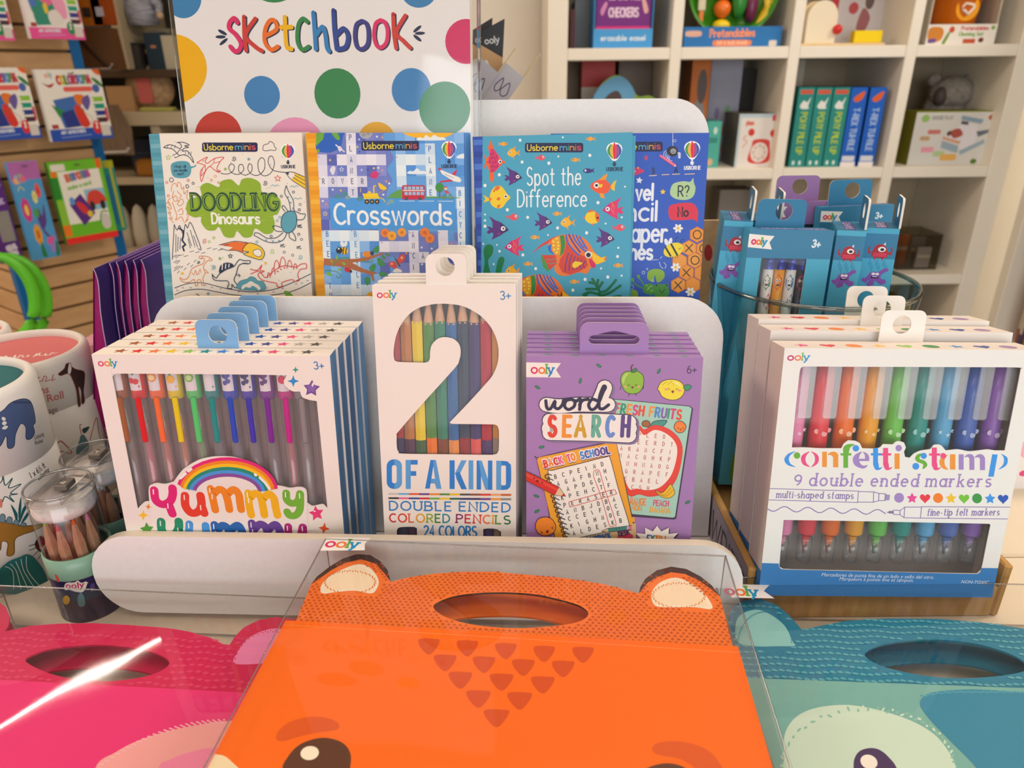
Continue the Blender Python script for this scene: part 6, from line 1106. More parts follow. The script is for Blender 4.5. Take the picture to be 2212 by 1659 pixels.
def yum_top(P):
    for k, c in enumerate(YC): P.star(c, 10 + k * 7.4, 52, 2.6, 12); 
YT = lambda a: (.130 * a[0], .130 * a[1])
xa, za = onp(428, 745, YM, YD); xb, _ = onp(517, 745, YM, YD); zb_ = onp(470, 690, YM, YD)[1]
hx_ = onp(471, 720, YM, YD)
def star_top(P):
    s = P
    for k, c in enumerate(YC):
        cx = .0125 + k * .0094; a = []
        for i in range(10):
            r = .0042 if i % 2 == 0 else .0019; a.append(Vector((cx + r * math.sin(PI * i / 5), YD * .5 - r * math.cos(PI * i / 5))))
        s.emit([a], c, True)
g_ = 'white gel pen boxes with starry tops'
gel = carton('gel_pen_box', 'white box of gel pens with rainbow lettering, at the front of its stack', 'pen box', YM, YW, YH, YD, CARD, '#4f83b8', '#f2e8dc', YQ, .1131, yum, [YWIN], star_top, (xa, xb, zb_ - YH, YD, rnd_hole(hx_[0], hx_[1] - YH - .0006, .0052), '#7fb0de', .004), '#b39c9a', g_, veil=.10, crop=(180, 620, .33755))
YI = ['second white gel pen box, right behind the front one', 'third white gel pen box, the middle one of its stack', 'fourth white gel pen box, second from the white panel', 'rearmost white gel pen box, against the white panel']
back_ = carton('gel_pen_box', YI[0], 'pen box', YM @ T3((.0012, YD + .0004, .0004)), YW, YH, YD, CARD, '#4f83b8', '#f2e8dc', None, None, None, None, star_top, (xa, xb, zb_ - YH, YD, rnd_hole(hx_[0], hx_[1] - YH - .0006, .0052), '#7fb0de', .004), group=g_)
for k in range(1, 4): dup(back_, YM @ T3((.0012 * (k + 1), (YD + .0004) * (k + 1), .0004 * (k + 1))), YI[k])
PN = ['brown', 'red', 'coral orange', 'yellow', 'light green', 'teal', 'blue', 'violet blue', 'purple', 'magenta', 'grey', 'charcoal']
PC = ['#a0603c', '#dc2028', '#f2703c', '#e8cc20', '#52cc74', '#149090', '#1f4cc0', '#3a38b0', '#7a2a9a', '#c2288c', '#8a8488', '#4c4848']
clearb = film('#e2d2d2', .07, .12, veil=.15); white_print = '#e6dfe4'
for k in range(12):
    px_ = 238 + 117 * k - (16 if k > 9 else 0); X_ = onp(180 + .33755 * px_, 620 + .33755 * 640, YM, .0065)[0]
    t = thing('gel_pen', PN[k] + ' gel pen behind the window of the front gel pen box', 'pen', YM @ T3((X_, .0065, .004)), 'gel pens in the window')
    pk = ink(PC[k], .25, .5, 0, .3); zc = onp(500, 620 + .33755 * 712, YM, .003)[1] - .004
    MB().lathe([(.0001, .152), (.0036, .152), (.0043, .149), (.0044, zc), (.0040, zc - .0008), (.0001, zc - .0008)], pk, 16).build('cap', t)
    mb = MB(); mb.bbox(-.0016 + .0012, -.0062, zc - .0265, .0016 + .0012, -.0044, zc + .001, pk, .0006); mb.build('clip', t)
    MB().lathe([(.0001, .004), (.0036, .004), (.0036, zc), (.0001, zc)], clearb, 14).build('barrel', t)
    MB().lathe([(.0001, .012), (.0019, .012), (.0019, zc - .02 + .003 * (k % 4)), (.0001, zc - .02 + .003 * (k % 4))], ink(['#8a5a48', '#e8386c', '#e84a3c', '#f07a2c', '#6cb84c', '#4a3a6c', '#5a3a8c', '#5a2f7c', '#54306c', '#d8205c', '#8a7c84', '#5a5458'][k], .35), 10).build('refill', t)
    mb = MB(); zl = zc + .0045
    f = lambda u, v, kk=0: (.0044 * math.sin(u * 1.0) if abs(u) < 2 else 0, -.0045 * math.cos(u) - kk, zl + v)
    mb.lathe([(.00446, zl), (.00440, .1485)], ink(white_print), 10, None, -PI / 2 - .8 + .1 * (k % 3), -PI / 2 + .8)
    fr = [('#8a5a3c', 0), ('#d81f2c', 1), ('#f08a1c', 2), ('#f0b41c', 3), ('#6cb82c', 2), ('#1f8f8a', 0), ('#4a4fa8', 4), ('#26306c', 4), ('#5a2a7c', 4), ('#d8285c', 3), ('#8a8488', 0), ('#4c4848', 0)][k]
    blobs = {0: [], 1: [(-.3, .006, .0017), (.25, .0055, .0017)], 2: [(0, .008, .0026)], 3: [(0, .007, .0024)], 4: [(-.2, .005, .0014), (.2, .006, .0014), (0, .0085, .0014), (-.3, .009, .0013), (.25, .0095, .0013)]}[fr[1]]
    for u, v, r in blobs: mb.add([f(u + r * 230 * math.cos(i * .6), v + r * math.sin(i * .6), .0003) for i in range(10)], [tuple(range(10))], fr[0])
    if fr[1] == 2: mb.add([f(.42 * math.cos(i * .6), .008 + .0017 * math.sin(i * .6), .0004) for i in range(10)], [tuple(range(10))], '#f2d8a0' if k == 2 else '#c8e49c')
    if fr[1] in (1, 3): mb.add([f(-.25, .0105, .0002), f(0, .009, .0002), f(.3, .0108, .0002), f(0, .0122, .0002)], [(0, 1, 2, 3)], '#2f8a3c')
    if k % 2: mb.add([f(.55 + .1 * math.cos(i * 1.2566), .0025 + .0007 * math.sin(i * 1.2566), .0002) for i in range(5)], [tuple(range(5))], fr[0])
    mb.build('cap_label', t)

# ---- two-ended pencil set
DM = up_from((-.0763, .3805, -.107), .7, 9.5, -.32, .192); DW, DH, DD = .079, .192, .0095
DQ = [(804.7, 615.5), (1114, 615.5), (827, 1153), (1115.5, 1153)]; DQ = [(804.7, 615.5), (1114, 615.5), (828.5, 1153), (1116, 1153)]
TWO = [183, 650, 179, 635, 178, 590, 190, 520, 215, 460, 255, 405, 310, 365, 380, 345, 450, 340, 540, 350, 610, 380, 670, 425, 715, 485, 740, 550, 747, 610, 740, 670, 715, 730, 670, 785, 580, 885, 485, 985, 482, 992, 495, 997, 725, 1000, 742, 1008, 749, 1030, 748, 1145, 738, 1162, 715, 1168, 460, 1165, 225, 1162, 203, 1152, 193, 1130, 192, 1062, 205, 1035, 350, 868, 510, 690, 533, 650, 542, 605, 535, 565, 515, 540, 490, 527, 455, 522, 425, 527, 400, 545, 382, 570, 375, 605, 374, 640, 365, 656, 348, 661, 200, 657]
LOW1 = [190, 1610, 192, 1585, 210, 1570, 285, 1568, 300, 1575, 303, 1660, 303, 1700, 190, 1700]; LOW2 = [665, 1700, 664, 1580, 690, 1576, 740, 1580, 762, 1595, 764, 1700]
def twok(P):
    ooly(P, 88, 306, 195, 306, 38, 7); P.text('3+', '#2f7fc0', 755, 318, 815, 316, 44, 6)
    a, b = '#2a7fd0', '#5aa0dc'; R = P.rect; Q = P.poly
    P.rr(a, 136, 1193, 220, 1357, 38); P.poly(b, [178, 1193, 200, 1198, 214, 1212, 220, 1232, 220, 1318, 214, 1338, 200, 1352, 178, 1357]); P.rr(CARD, 165, 1225, 191, 1325, 12)
    R(b, 240, 1196, 268, 1357); R(a, 268, 1196, 306, 1222); R(a, 268, 1258, 298, 1284)
    Q(a, [346, 1355, 376, 1196, 392, 1196, 392, 1300, 376, 1328, 372, 1355]); Q(b, [392, 1196, 406, 1196, 436, 1356, 408, 1356, 392, 1300]); R(CARD, 380, 1262, 400, 1300) if 0 else Q(CARD, [391, 1232, 401, 1300, 381, 1300]); R(b, 378, 1302, 404, 1326)
    R(a, 480, 1198, 508, 1357); Q(b, [508, 1275, 544, 1198, 574, 1198, 535, 1275]); Q(a, [512, 1268, 535, 1262, 575, 1358, 545, 1358, 518, 1300])
    R(b, 584, 1198, 610, 1359); R(a, 628, 1199, 652, 1360); Q(b, [640, 1199, 656, 1199, 692, 1310, 692, 1361, 676, 1361, 652, 1285]); R(a, 690, 1199, 714, 1361)
    R(b, 735, 1200, 764, 1362); P.poly(a, [764, 1200, 795, 1203, 815, 1222, 817, 1250, 817, 1312, 812, 1345, 795, 1360, 764, 1362]); P.rr(CARD, 762, 1226, 788, 1336, 8)
    for y, cs in ((1384, ('#c8c4bc', '#6ab0e0', '#e85a2c', '#6a3a8c', '#f08a2c', '#4f8f3c', '#f2c41e', '#4a4a52', '#8a4a2c', '#e0382c', '#f2a86c', '#c8602c')), (1408, ('#2a2a30', '#e86a9c', '#3a4f9c', '#d8283c', '#6cb04c', '#f2c81e', '#1f6a4c', '#26306c', '#3a2f6c', '#6a3f8c', '#f29a2c', '#8a8a8c'))):
        for k, c in enumerate(cs): P.rect(c, 145 + k * 56, y - 5 + (k + .5) * .4, 145 + (k + 1) * 56, y + 5 + (k + .5) * .4)
    P.text('DOUBLE', '#2a7fc4', 148, 1474, 494, 1478, 48, 8, .26, .19, False); P.text('ENDED', '#2a7fc4', 530, 1478, 815, 1484, 48, 8, .26, .19, False)
    P.text('COLORED', ['#c83038', '#d8402c', '#e8642c', '#e8a02c', '#8fae3c', '#3f8a3c', '#2f8f9c'], 148, 1540, 484, 1543, 44, 8, .24, .19, False); P.text('PENCILS', ['#8a2f6c', '#c82f4c', '#d8382c', '#e8742c', '#e8a83c', '#5a9a3c', '#2f7a3c'], 514, 1543, 815, 1551, 44, 8, .24, .19, False)
    P.text('24 COLORS', '#2a7fc4', 336, 1618, 632, 1622, 56, 9, .2, 0, False)
tb = lambda M, yy, h, x0, x1, yb, yt: (onp(x0, yb, M, yy)[0], onp(x1, yb, M, yy)[0], onp((x0 + x1) / 2, yt, M, yy)[1] - h)
xa, xb, zh = tb(DM, .0006, DH, 920.5, 1008, 613, 548)
g2 = 'white two-ended pencil boxes'
hole = rnd_hole((xa + xb) / 2 - .0004, zh * .5 + .0016, .0052)
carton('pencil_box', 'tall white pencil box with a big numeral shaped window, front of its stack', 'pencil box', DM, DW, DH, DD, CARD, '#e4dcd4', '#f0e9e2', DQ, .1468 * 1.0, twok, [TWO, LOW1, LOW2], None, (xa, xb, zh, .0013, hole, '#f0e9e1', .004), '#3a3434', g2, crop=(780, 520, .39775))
b2 = carton('pencil_box', 'second tall white pencil box, right behind the front one', 'pencil box', DM @ T3((.0012, DD + .0004, .0012)), DW, DH, DD, '#e9e1d8', '#ddd4cc', '#f0e9e2', tab=(xa, xb, zh, .0013, hole, '#f0e9e1', .004), group=g2)
for k, l in enumerate(('third tall white pencil box from the front of its stack', 'rearmost tall white pencil box, next to the white panel')): dup(b2, DM @ T3((.0022 + .0014 * k, (DD + .0004) * (k + 2), .0018 + .0012 * k)), l)
NM = ['crimson', 'tan orange', 'yellow', 'leaf green', 'sea green', 'mid blue', 'slate navy', 'indigo', 'cherry red', 'golden ochre']
UC = ['#a82a38', '#b8763a', '#ecd010', '#4f8a38', '#2a8468', '#2468a8', '#2c3e5c', '#3a3070', '#b8203c', '#c0801c']; LC = ['#1f2858', '#48264c', '#2a6038', '#f47c14', '#7c4024', '#f09848', '#98242c', '#e85c58', '#40286c', '#8a7a6a']
sharp = grain('#c99a78', '#d8ae8c', 200, (4, 4, 1), .7, 'cut_wood')
for k in range(10):
    X_ = onp(780 + .39775 * (196 + 60.6 * k), 520 + .39775 * 800, DM, .0048)[0]; zj = onp(900, 520 + .39775 * (1064 + (k % 3) * 6), DM, .0048)[1]; zt2 = onp(900, 520 + .39775 * (434 + (k % 2) * 8), DM, .0048)[1]
    t = thing('coloured_pencil', NM[k] + ' two-ended pencil behind the numeral window', 'pencil', DM @ T3((X_, .0048, .004)), 'pencils in the numeral window'); R_ = .00338
    zj -= .004; zt2 -= .004
    q6 = [(R_ * math.cos(rad(60 * i + 90)), R_ * math.sin(rad(60 * i + 90))) for i in range(6)]
    def hexa(m, z0, z1, c): m.add([(x, y, z) for z in (z0, z1) for x, y in q6], [(i, (i + 1) % 6, 6 + (i + 1) % 6, 6 + i) for i in range(6)], ink(c, .3, .5))
    m_ = MB(); hexa(m_, zj, zt2, UC[k]); m_.build('upper_shaft', t); m_ = MB(); hexa(m_, .012, zj, LC[k]); m_.build('lower_shaft', t)
    m_ = MB(); m_.lathe([(R_ * .93, zt2 - .0012), (.0009, zt2 + .0135)], sharp, 12); m_.lathe([(R_ * .93, .0122), (.0009, .001)], sharp, 12); m_.lathe([(.00095, zt2 + .0134), (.0001, zt2 + .0168)], ink(UC[k], .4), 10); m_.build('sharpened_point', t)

# ---- word search pads
WM = up_from((.008, .3671, -.1444), 3.9, 7.7, .31, .155); WW, WH, WD = .0965, .155, .0078
WQ = [(1137, 770), (1519.5, 772.3), (1137, 1168), (1491.4, 1178)]
PUR = '#a880ba'
def leafp(P, x, y, r, a):
    c, s = math.cos(rad(a)), math.sin(rad(a)); q = lambda u, v: (x + u * c - v * s, y + u * s + v * c)
    P.loop('#24483c', 2.5, [z for u, v in ((-r, 0), (-r * .2, -r * .5), (r, -.05 * r), (r * .1, r * .5)) for z in q(u, v)], '#3f9a6a'); P.line('#24483c', 2, [*q(-r, 0), *q(r * .8, 0)])
def face(P, x, y, s, up=1):
    P.line('#5a2f2a', 2.5, [x - 12 * s, y, x - 8 * s, y - 5 * s, x - 4 * s, y], True); P.line('#5a2f2a', 2.5, [x + 12 * s, y, x + 16 * s, y - 5 * s, x + 20 * s, y], True); P.blob('#8a2a2c', [x, y + 2 * s, x + 8 * s, y + 2 * s, x + 4 * s, y + 9 * s])
def words(P):
    PB = P
    P.poly('#f2ece6', [60, 424, 302, 428, 270, 472, 302, 520, 60, 518]); ooly(P, 108, 492, 258, 494, 56, 10, ('#dd2a68', '#f07a34', '#69b03c', '#1f86cc')); P.text('6+', '#4a3a5c', 1106, 490, 1172, 488, 44, 6)
    for x, y, r, a in ((543, 444, 18, 30), (425, 540, 18, -80), (152, 582, 18, 25), (928, 478, 18, -60), (178, 960, 18, -15), (145, 1270, 18, 20), (148, 1366, 18, -30), (1114, 1310, 18, -30), (250, 1552, 16, 30)): leafp(P, x, y, r, a)
    D = '#3a3044'
    # apple and lemon
    P.loop(D, 4, [682, 540, 700, 490, 745, 478, 790, 478, 828, 510, 828, 570, 800, 612, 755, 622, 710, 605], '#8fbf3c'); P.blob('#b4d86c', [692, 530, 710, 496, 735, 490, 715, 520, 700, 560]); P.line('#5a3a2c', 8, [755, 485, 750, 455, 760, 438], True); P.loop(D, 3, [752, 482, 770, 462, 788, 464, 775, 485], '#3f8a4c'); face(P, 750, 572, 2.0); P.ell('#e8b08c', 714, 576, 10, 6); P.ell('#e8b08c', 798, 576, 10, 6)
    for a in ([740, 620, 732, 636], [775, 618, 785, 632], [684, 575, 680, 595], [830, 570, 826, 590]): P.line(D, 4, a)
    P.loop(D, 4, [920, 590, 945, 545, 1000, 530, 1060, 540, 1092, 580, 1085, 625, 1050, 655, 1000, 660, 950, 640, 930, 605], '#f2e03c'); P.blob('#f8ee8c', [1010, 545, 1050, 550, 1072, 580, 1050, 565]); P.loop(D, 3, [1085, 580, 1110, 562, 1138, 575, 1110, 602], '#3f9a6a'); face(P, 1008, 598, 2.2); P.ell('#f2a08c', 975, 592, 12, 7); P.ell('#f2a08c', 1060, 600, 12, 7)
    for k in range(7): P.ell('#8a7a1c', 955 + k * 11, 560 - (k * 7) % 20, 3)
    # fresh fruit card
    P.poly('#4a4058', [632, 662, 1130, 700, 1148, 715, 1040, 1415, 1022, 1420, 730, 1400]); P.poly(D, [620, 652, 1125, 697, 1142, 712, 1036, 1405, 1020, 1412, 726, 1385]); P.poly('#a9d4c4', [624, 656, 1122, 701, 1138, 714, 1032, 1402, 1018, 1408, 730, 1382])
    P.text('FRESH FRUITS', ['#e8503c', '#3f9a7a', '#f2983c', '#d8447c', '#e8503c', '#fff', '#f2983c', '#5a8fd0', '#8a66b0', '#3f9a7a', '#d8447c', '#e8503c'], 640, 740, 1072, 784, 58, 12, .3)
    P.loop(D, 4, [825, 825, 822, 800, 845, 790, 868, 800, 865, 830], '#a8683c'); P.loop(D, 4, [875, 822, 900, 795, 978, 790, 950, 828, 905, 832], '#4a9a8c'); P.loop(D, 4, [1025, 835, 1040, 800, 1075, 796, 1102, 825, 1085, 862, 1050, 866], '#f2883c'); face(P, 1062, 842, 1.3)
    P.loop('#d83a34', 3, [600, 920, 640, 830, 720, 800, 800, 822, 835, 848, 900, 820, 990, 845, 1060, 910, 1078, 1000, 1040, 1160, 960, 1250, 870, 1272, 800, 1258, 740, 1268, 690, 1180, 640, 1060], '#e8483c'); P.blob('#f2ece4', [640, 930, 670, 860, 740, 835, 800, 850, 835, 882, 900, 850, 970, 870, 1030, 925, 1045, 1000, 1010, 1130, 940, 1210, 860, 1232, 785, 1222, 740, 1225, 700, 1140, 660, 1040])
    for s, x0, y0, dx in (('PLEO', 803, 880, 52), ('EERDT', 797, 926, 53), ('ARAMCFI', 686, 966, 52), ('NACOHKP', 680, 1012, 52), ('NHNAOG', 726, 1064, 51), ('GRAPEF', 718, 1112, 52), ('EBAEL', 712, 1160, 51), ('CSH', 757, 1212, 50)):
        for k, c in enumerate(s): x, y = x0 + k * dx, y0 + k * 4.2; P.text(c, '#b84a44', x - (3 if c == 'I' else 7), y + 12, x + (3 if c == 'I' else 8), y + 12.6, 25, 3.4)
    P.loop(D, 3, [908, 1232, 950, 1248, 1000, 1195, 1015, 1210, 1030, 1250, 1000, 1280, 955, 1278, 920, 1255], '#f2c02e'); P.line('#b8861c', 3, [920, 1245, 965, 1262, 1005, 1215], True); P.line('#b8861c', 3, [930, 1255, 975, 1270, 1018, 1232], True)
    P.text('RANGE', '#f08a3c', 742, 1322, 846, 1328, 40, 6); P.text('MON', '#f0a03c', 748, 1358, 818, 1362, 30, 6); P.text('PEACH', '#d8607c', 890, 1330, 992, 1336, 34, 6); P.text('BANANA', '#f0b03c', 868, 1370, 1002, 1380, 30, 6)
    # back to school card
    P.poly('#4a4058', [160, 1042, 640, 940, 660, 945, 800, 1590, 280, 1640]); P.loop(D, 3, [148, 1040, 160, 1025, 400, 968, 640, 924, 655, 935, 720, 1250, 780, 1540, 786, 1640, 300, 1640, 215, 1320], None); P.poly('#f0a832', [148, 1038, 160, 1024, 640, 925, 655, 936, 786, 1560, 780, 1640, 290, 1640]); P.poly('#d8b888', [270, 1560, 780, 1440, 786, 1640, 290, 1640]); P.poly('#f0a832', [258, 1500, 770, 1400, 776, 1430, 330, 1560, 268, 1545])
    for s, x0, y0, x1, y1, cs in (('BACK', 190, 1088, 326, 1058, ['#e8503c', '#f08a2c', '#d8402c', '#e86a9c']), ('TO', 340, 1052, 404, 1038, ['#e8607c', '#f0902c']), ('SCHOOL', 422, 1034, 624, 996, ['#4a8fd0', '#3a6fb8', '#5a9ad8', '#6a5aa0', '#5a4a98', '#4a3a88'])):
        P.text(s, '#4a3050', x0, y0 + 3, x1, y1 + 3, 44, 24, .3); P.text(s, '#fbeef0', x0, y0, x1, y1, 44, 21, .3); P.text(s, cs, x0 + 5, y0 - 1, x1 - 5, y1 - 1, 42, 11, .36)
    P.loop(D, 4, [220, 1120, 250, 1104, 420, 1062, 590, 1020, 615, 1030, 670, 1230, 735, 1440, 715, 1462, 560, 1500, 360, 1542, 335, 1530, 270, 1320], '#f4efe6')
    for r, (s, x0, y0) in enumerate((('BCPEIMD', 268, 1146), ('AGAFBNH', 286, 1190), ('APDGOI', 348, 1222), ('KPEHCTF', 312, 1280), ('PERASER', 327, 1326), ('ANBJDBA', 344, 1370), ('CCEIFOC', 356, 1412), ('KIGHMOE', 371, 1458), ('ALDESKB', 386, 1504))):
        for k, c in enumerate(s): x, y = x0 + k * 49.6, y0 - k * 13.2; P.text(c, '#2a2630', x - (3 if c == 'I' else 8), y + 12, x + (3 if c == 'I' else 8), y + 10, 25, 4)
    for a in ([508, 1140, 512, 1110, 530, 1102, 548, 1112, 580, 1220, 650, 1430, 640, 1456, 620, 1460, 606, 1440, 560, 1280], [358, 1330, 352, 1310, 368, 1300, 500, 1264, 630, 1228, 650, 1240, 645, 1258, 500, 1298, 370, 1334]): p_ = a + a[:2]; P.line('#d8504a', 4, p_, True)
    for k in range(13): y = 1140 + k * 31; x = 212 + k * 9.4; P.line('#2a3038', 6, [x + 30, y - 4, x + 8, y - 12, x - 12, y, x - 4, y + 14, x + 18, y + 10], True)
    P.poly('#d83028', [60, 1100, 290, 1210, 262, 1262, 60, 1160]); P.poly('#e84a3c', [60, 1112, 285, 1222, 278, 1236, 60, 1130]); P.poly('#e8c8a0', [290, 1210, 332, 1268, 262, 1262]); P.poly('#d83028', [318, 1248, 332, 1268, 306, 1266]); P.line(D, 3, [60, 1100, 290, 1210, 332, 1268, 262, 1262, 60, 1160]); P.ell('#8a1c1c', 150, 1172, 10, 8); P.ell('#4a1414', 130, 1155, 5); P.ell('#4a1414', 182, 1182, 5)
    P.poly('#4a8f84', [600, 1472, 725, 1456, 728, 1482, 604, 1494]); P.poly('#e8c8a0', [562, 1490, 600, 1472, 604, 1494]); P.rect('#c8c8cc', 722, 1456, 734, 1484); P.rect('#e8708c', 734, 1454, 752, 1482); P.line(D, 3, [562, 1490, 600, 1472, 752, 1454]); P.line(D, 3, [562, 1492, 604, 1495, 752, 1482]); P.ell(D, 655, 1476, 3); P.ell(D, 675, 1474, 3)
    P.loop(D, 4, [138, 1460, 155, 1415, 200, 1400, 245, 1415, 268, 1460, 252, 1500, 205, 1518, 160, 1505], '#f08a2c'); P.line('#5a2f2a', 4, [170, 1490, 184, 1497, 172, 1506]); P.line('#5a2f2a', 4, [252, 1462, 240, 1468, 252, 1476]); P.blob('#8a2a2c', [205, 1488, 222, 1482, 220, 1500, 210, 1500])
    P.text('BACKPACK', '#3f66a8', 466, 1562, 624, 1532, 30, 9); P.text('DESK', '#5a2f5c', 670, 1524, 745, 1508, 30, 8); P.text('PAPER', '#d8385c', 668, 1560, 766, 1542, 32, 8); P.text('NOTEBOOK', '#3f8a5c', 480, 1600, 632, 1572, 30, 9); P.text('PEN', '#5a2f5c', 370, 1570, 418, 1560, 26, 7)
    a = []
    for i in range(26): q = 2 * PI * i / 26; rr_ = (1.0 if i % 2 == 0 else .68); a += [915 + 165 * rr_ * math.sin(q), 1560 - 105 * rr_ * math.cos(q)]
    P.poly(D, [v + (6 if i % 2 else 6) for i, v in enumerate(a)]); P.poly('#f2ece4', a)
    P.text('EXTRA', ['#3f6fb8', '#4a8f9c', '#f0842c', '#e8a03c', '#f07a2c'], 845, 1560, 978, 1570, 46, 9, .3); P.text('TIC TAC TOE', '#3a2f44', 836, 1598, 992, 1606, 26, 5, .3)
    # title over both cards
    for dx, dy, c in ((14, 10, '#8a78a0'), (0, 0, '#3a3050'), (0, 0, '#f2ece6')):
        w = 100 if c != '#f2ece6' else 90
        for a_ in ([210, 690, 290, 700, 400, 690, 480, 690, 600, 690], [540, 680, 575, 600, 580, 580], [225, 840, 420, 830, 600, 840, 740, 840], [230, 790, 500, 790, 735, 800], [230, 870, 500, 875, 735, 885]): P.line(c, w, [v + (dx if i % 2 == 0 else dy) for i, v in enumerate(a_)], True)
    W2 = '#2f2a4a'
    for a_ in ([205, 665, 212, 710, 235, 715, 262, 670, 262, 705, 285, 715, 310, 690, 318, 660], [318, 668, 345, 655], [372, 655, 335, 665, 325, 700, 350, 720, 385, 700, 388, 668, 365, 655, 400, 668], [400, 668, 425, 655, 420, 720], [420, 690, 440, 662, 475, 655], [535, 665, 500, 655, 478, 690, 495, 720, 530, 700, 570, 610, 585, 580, 572, 575, 548, 640, 545, 705, 570, 715, 605, 690]): P.line(W2, 20, a_, True)
    for s, c, x in (('S', '#e0442e', 212), ('E', '#f09436', 306), ('A', '#d0a22c', 382), ('R', '#6ab09c', 492), ('C', '#6a90d4', 580), ('H', '#5f4a8c', 678)): P.text(s, c, x, 886, x + (66 if s != 'A' else 84), 888, 122, 24)
def leaf_top(P):
    for k in range(6): c = (.012 + .015 * k, WD * (.4 + .2 * (k % 2))); P.emit([disc(c[0], c[1], .0024, .0011, 10, 20)], '#3f9a6a')
xa, xb, zh = tb(WM, WD, WH, 1252, 1400, 760, 696); g3 = 'lilac word puzzle boxes'
sl = rrect(*[v for v in (onp(1271, 743, WM, WD)[0], onp(1330, 743, WM, WD)[1] - WH, onp(1382, 722, WM, WD)[0], onp(1330, 724, WM, WD)[1] - WH)], .0029, 5)
i_ = max(range(len(sl)), key=lambda k: sl[k][1]); mx = (sl[0][0] + sl[len(sl) // 2][0]) / 2; sl = [p for p in sl if True]
sl = sl[:6] + [(mx + .004, sl[5][1] + .0018), (mx, sl[5][1] + .0027), (mx - .004, sl[5][1] + .0018)] + sl[6:]
wt = carton('word_puzzle_box', 'lilac word puzzle box with smiling fruit, at the front of its stack', 'puzzle box', WM, WW, WH, WD, PUR, '#8f62a8', '#a987bf', WQ, .1145, words, None, leaf_top, (xa, xb, zh, WD, sl, '#a682bd', .005), group=g3, crop=(1110, 640, .33755))
wb = carton('word_puzzle_box', 'second lilac word puzzle box, right behind the front one', 'puzzle box', WM @ T3((-.0002, WD + .0003, .001)), WW, WH, WD, PUR, '#8f62a8', '#a987bf', topart=leaf_top, tab=(xa, xb, zh, WD, sl, '#a682bd', .005), group=g3)
for k, l in enumerate(('third lilac word puzzle box from the front', 'fourth lilac word puzzle box from the front', 'fifth lilac word puzzle box, next to last in its stack', 'rearmost lilac word puzzle box, next to the white panel')): dup(wb, WM @ T3((-.0004 - .0002 * k, (WD + .0003) * (k + 2), .0018 + .0008 * k)), l)

# ---- confetti marker boxes
CM = up_from((.1471, .3588, -.138), .41, 9.13, -.97, .1492); CW, CH, CD = .138, .1492, .0205
CQ = [(1695.2, 751.1), (2249.7, 757), (1642.4, 1251), (2150.5, 1255)]
CW1 = [430, 418, 700, 420, 1000, 421, 1300, 423, 1560, 425, 1571, 436, 1572, 450, 1535, 640, 1490, 862, 1440, 862, 1400, 856, 1350, 862, 1300, 866, 1260, 858, 1230, 856, 1180, 862, 1160, 838, 1140, 830, 1118, 832, 1098, 855, 1050, 862, 1010, 880, 990, 900, 966, 896, 960, 870, 970, 845, 960, 820, 940, 813, 918, 815, 900, 830, 850, 828, 835, 845, 800, 852, 740, 850, 728, 825, 700, 810, 665, 808, 642, 826, 630, 850, 520, 850, 430, 845, 368, 846, 388, 640, 410, 440, 416, 424]
CW2 = [325, 1228, 600, 1232, 1000, 1240, 1408, 1248, 1415, 1254, 1395, 1350, 1366, 1490, 1345, 1510, 1000, 1504, 600, 1494, 322, 1487, 302, 1474, 308, 1400]
MC = ['#f48cb8', '#ee3c48', '#f8741c', '#f8a81c', '#6cc850', '#0f948c', '#58acdc', '#4468bc', '#8e60b8']; MN = ['pink', 'red', 'orange', 'amber yellow', 'light green', 'teal', 'sky blue', 'royal blue', 'violet']
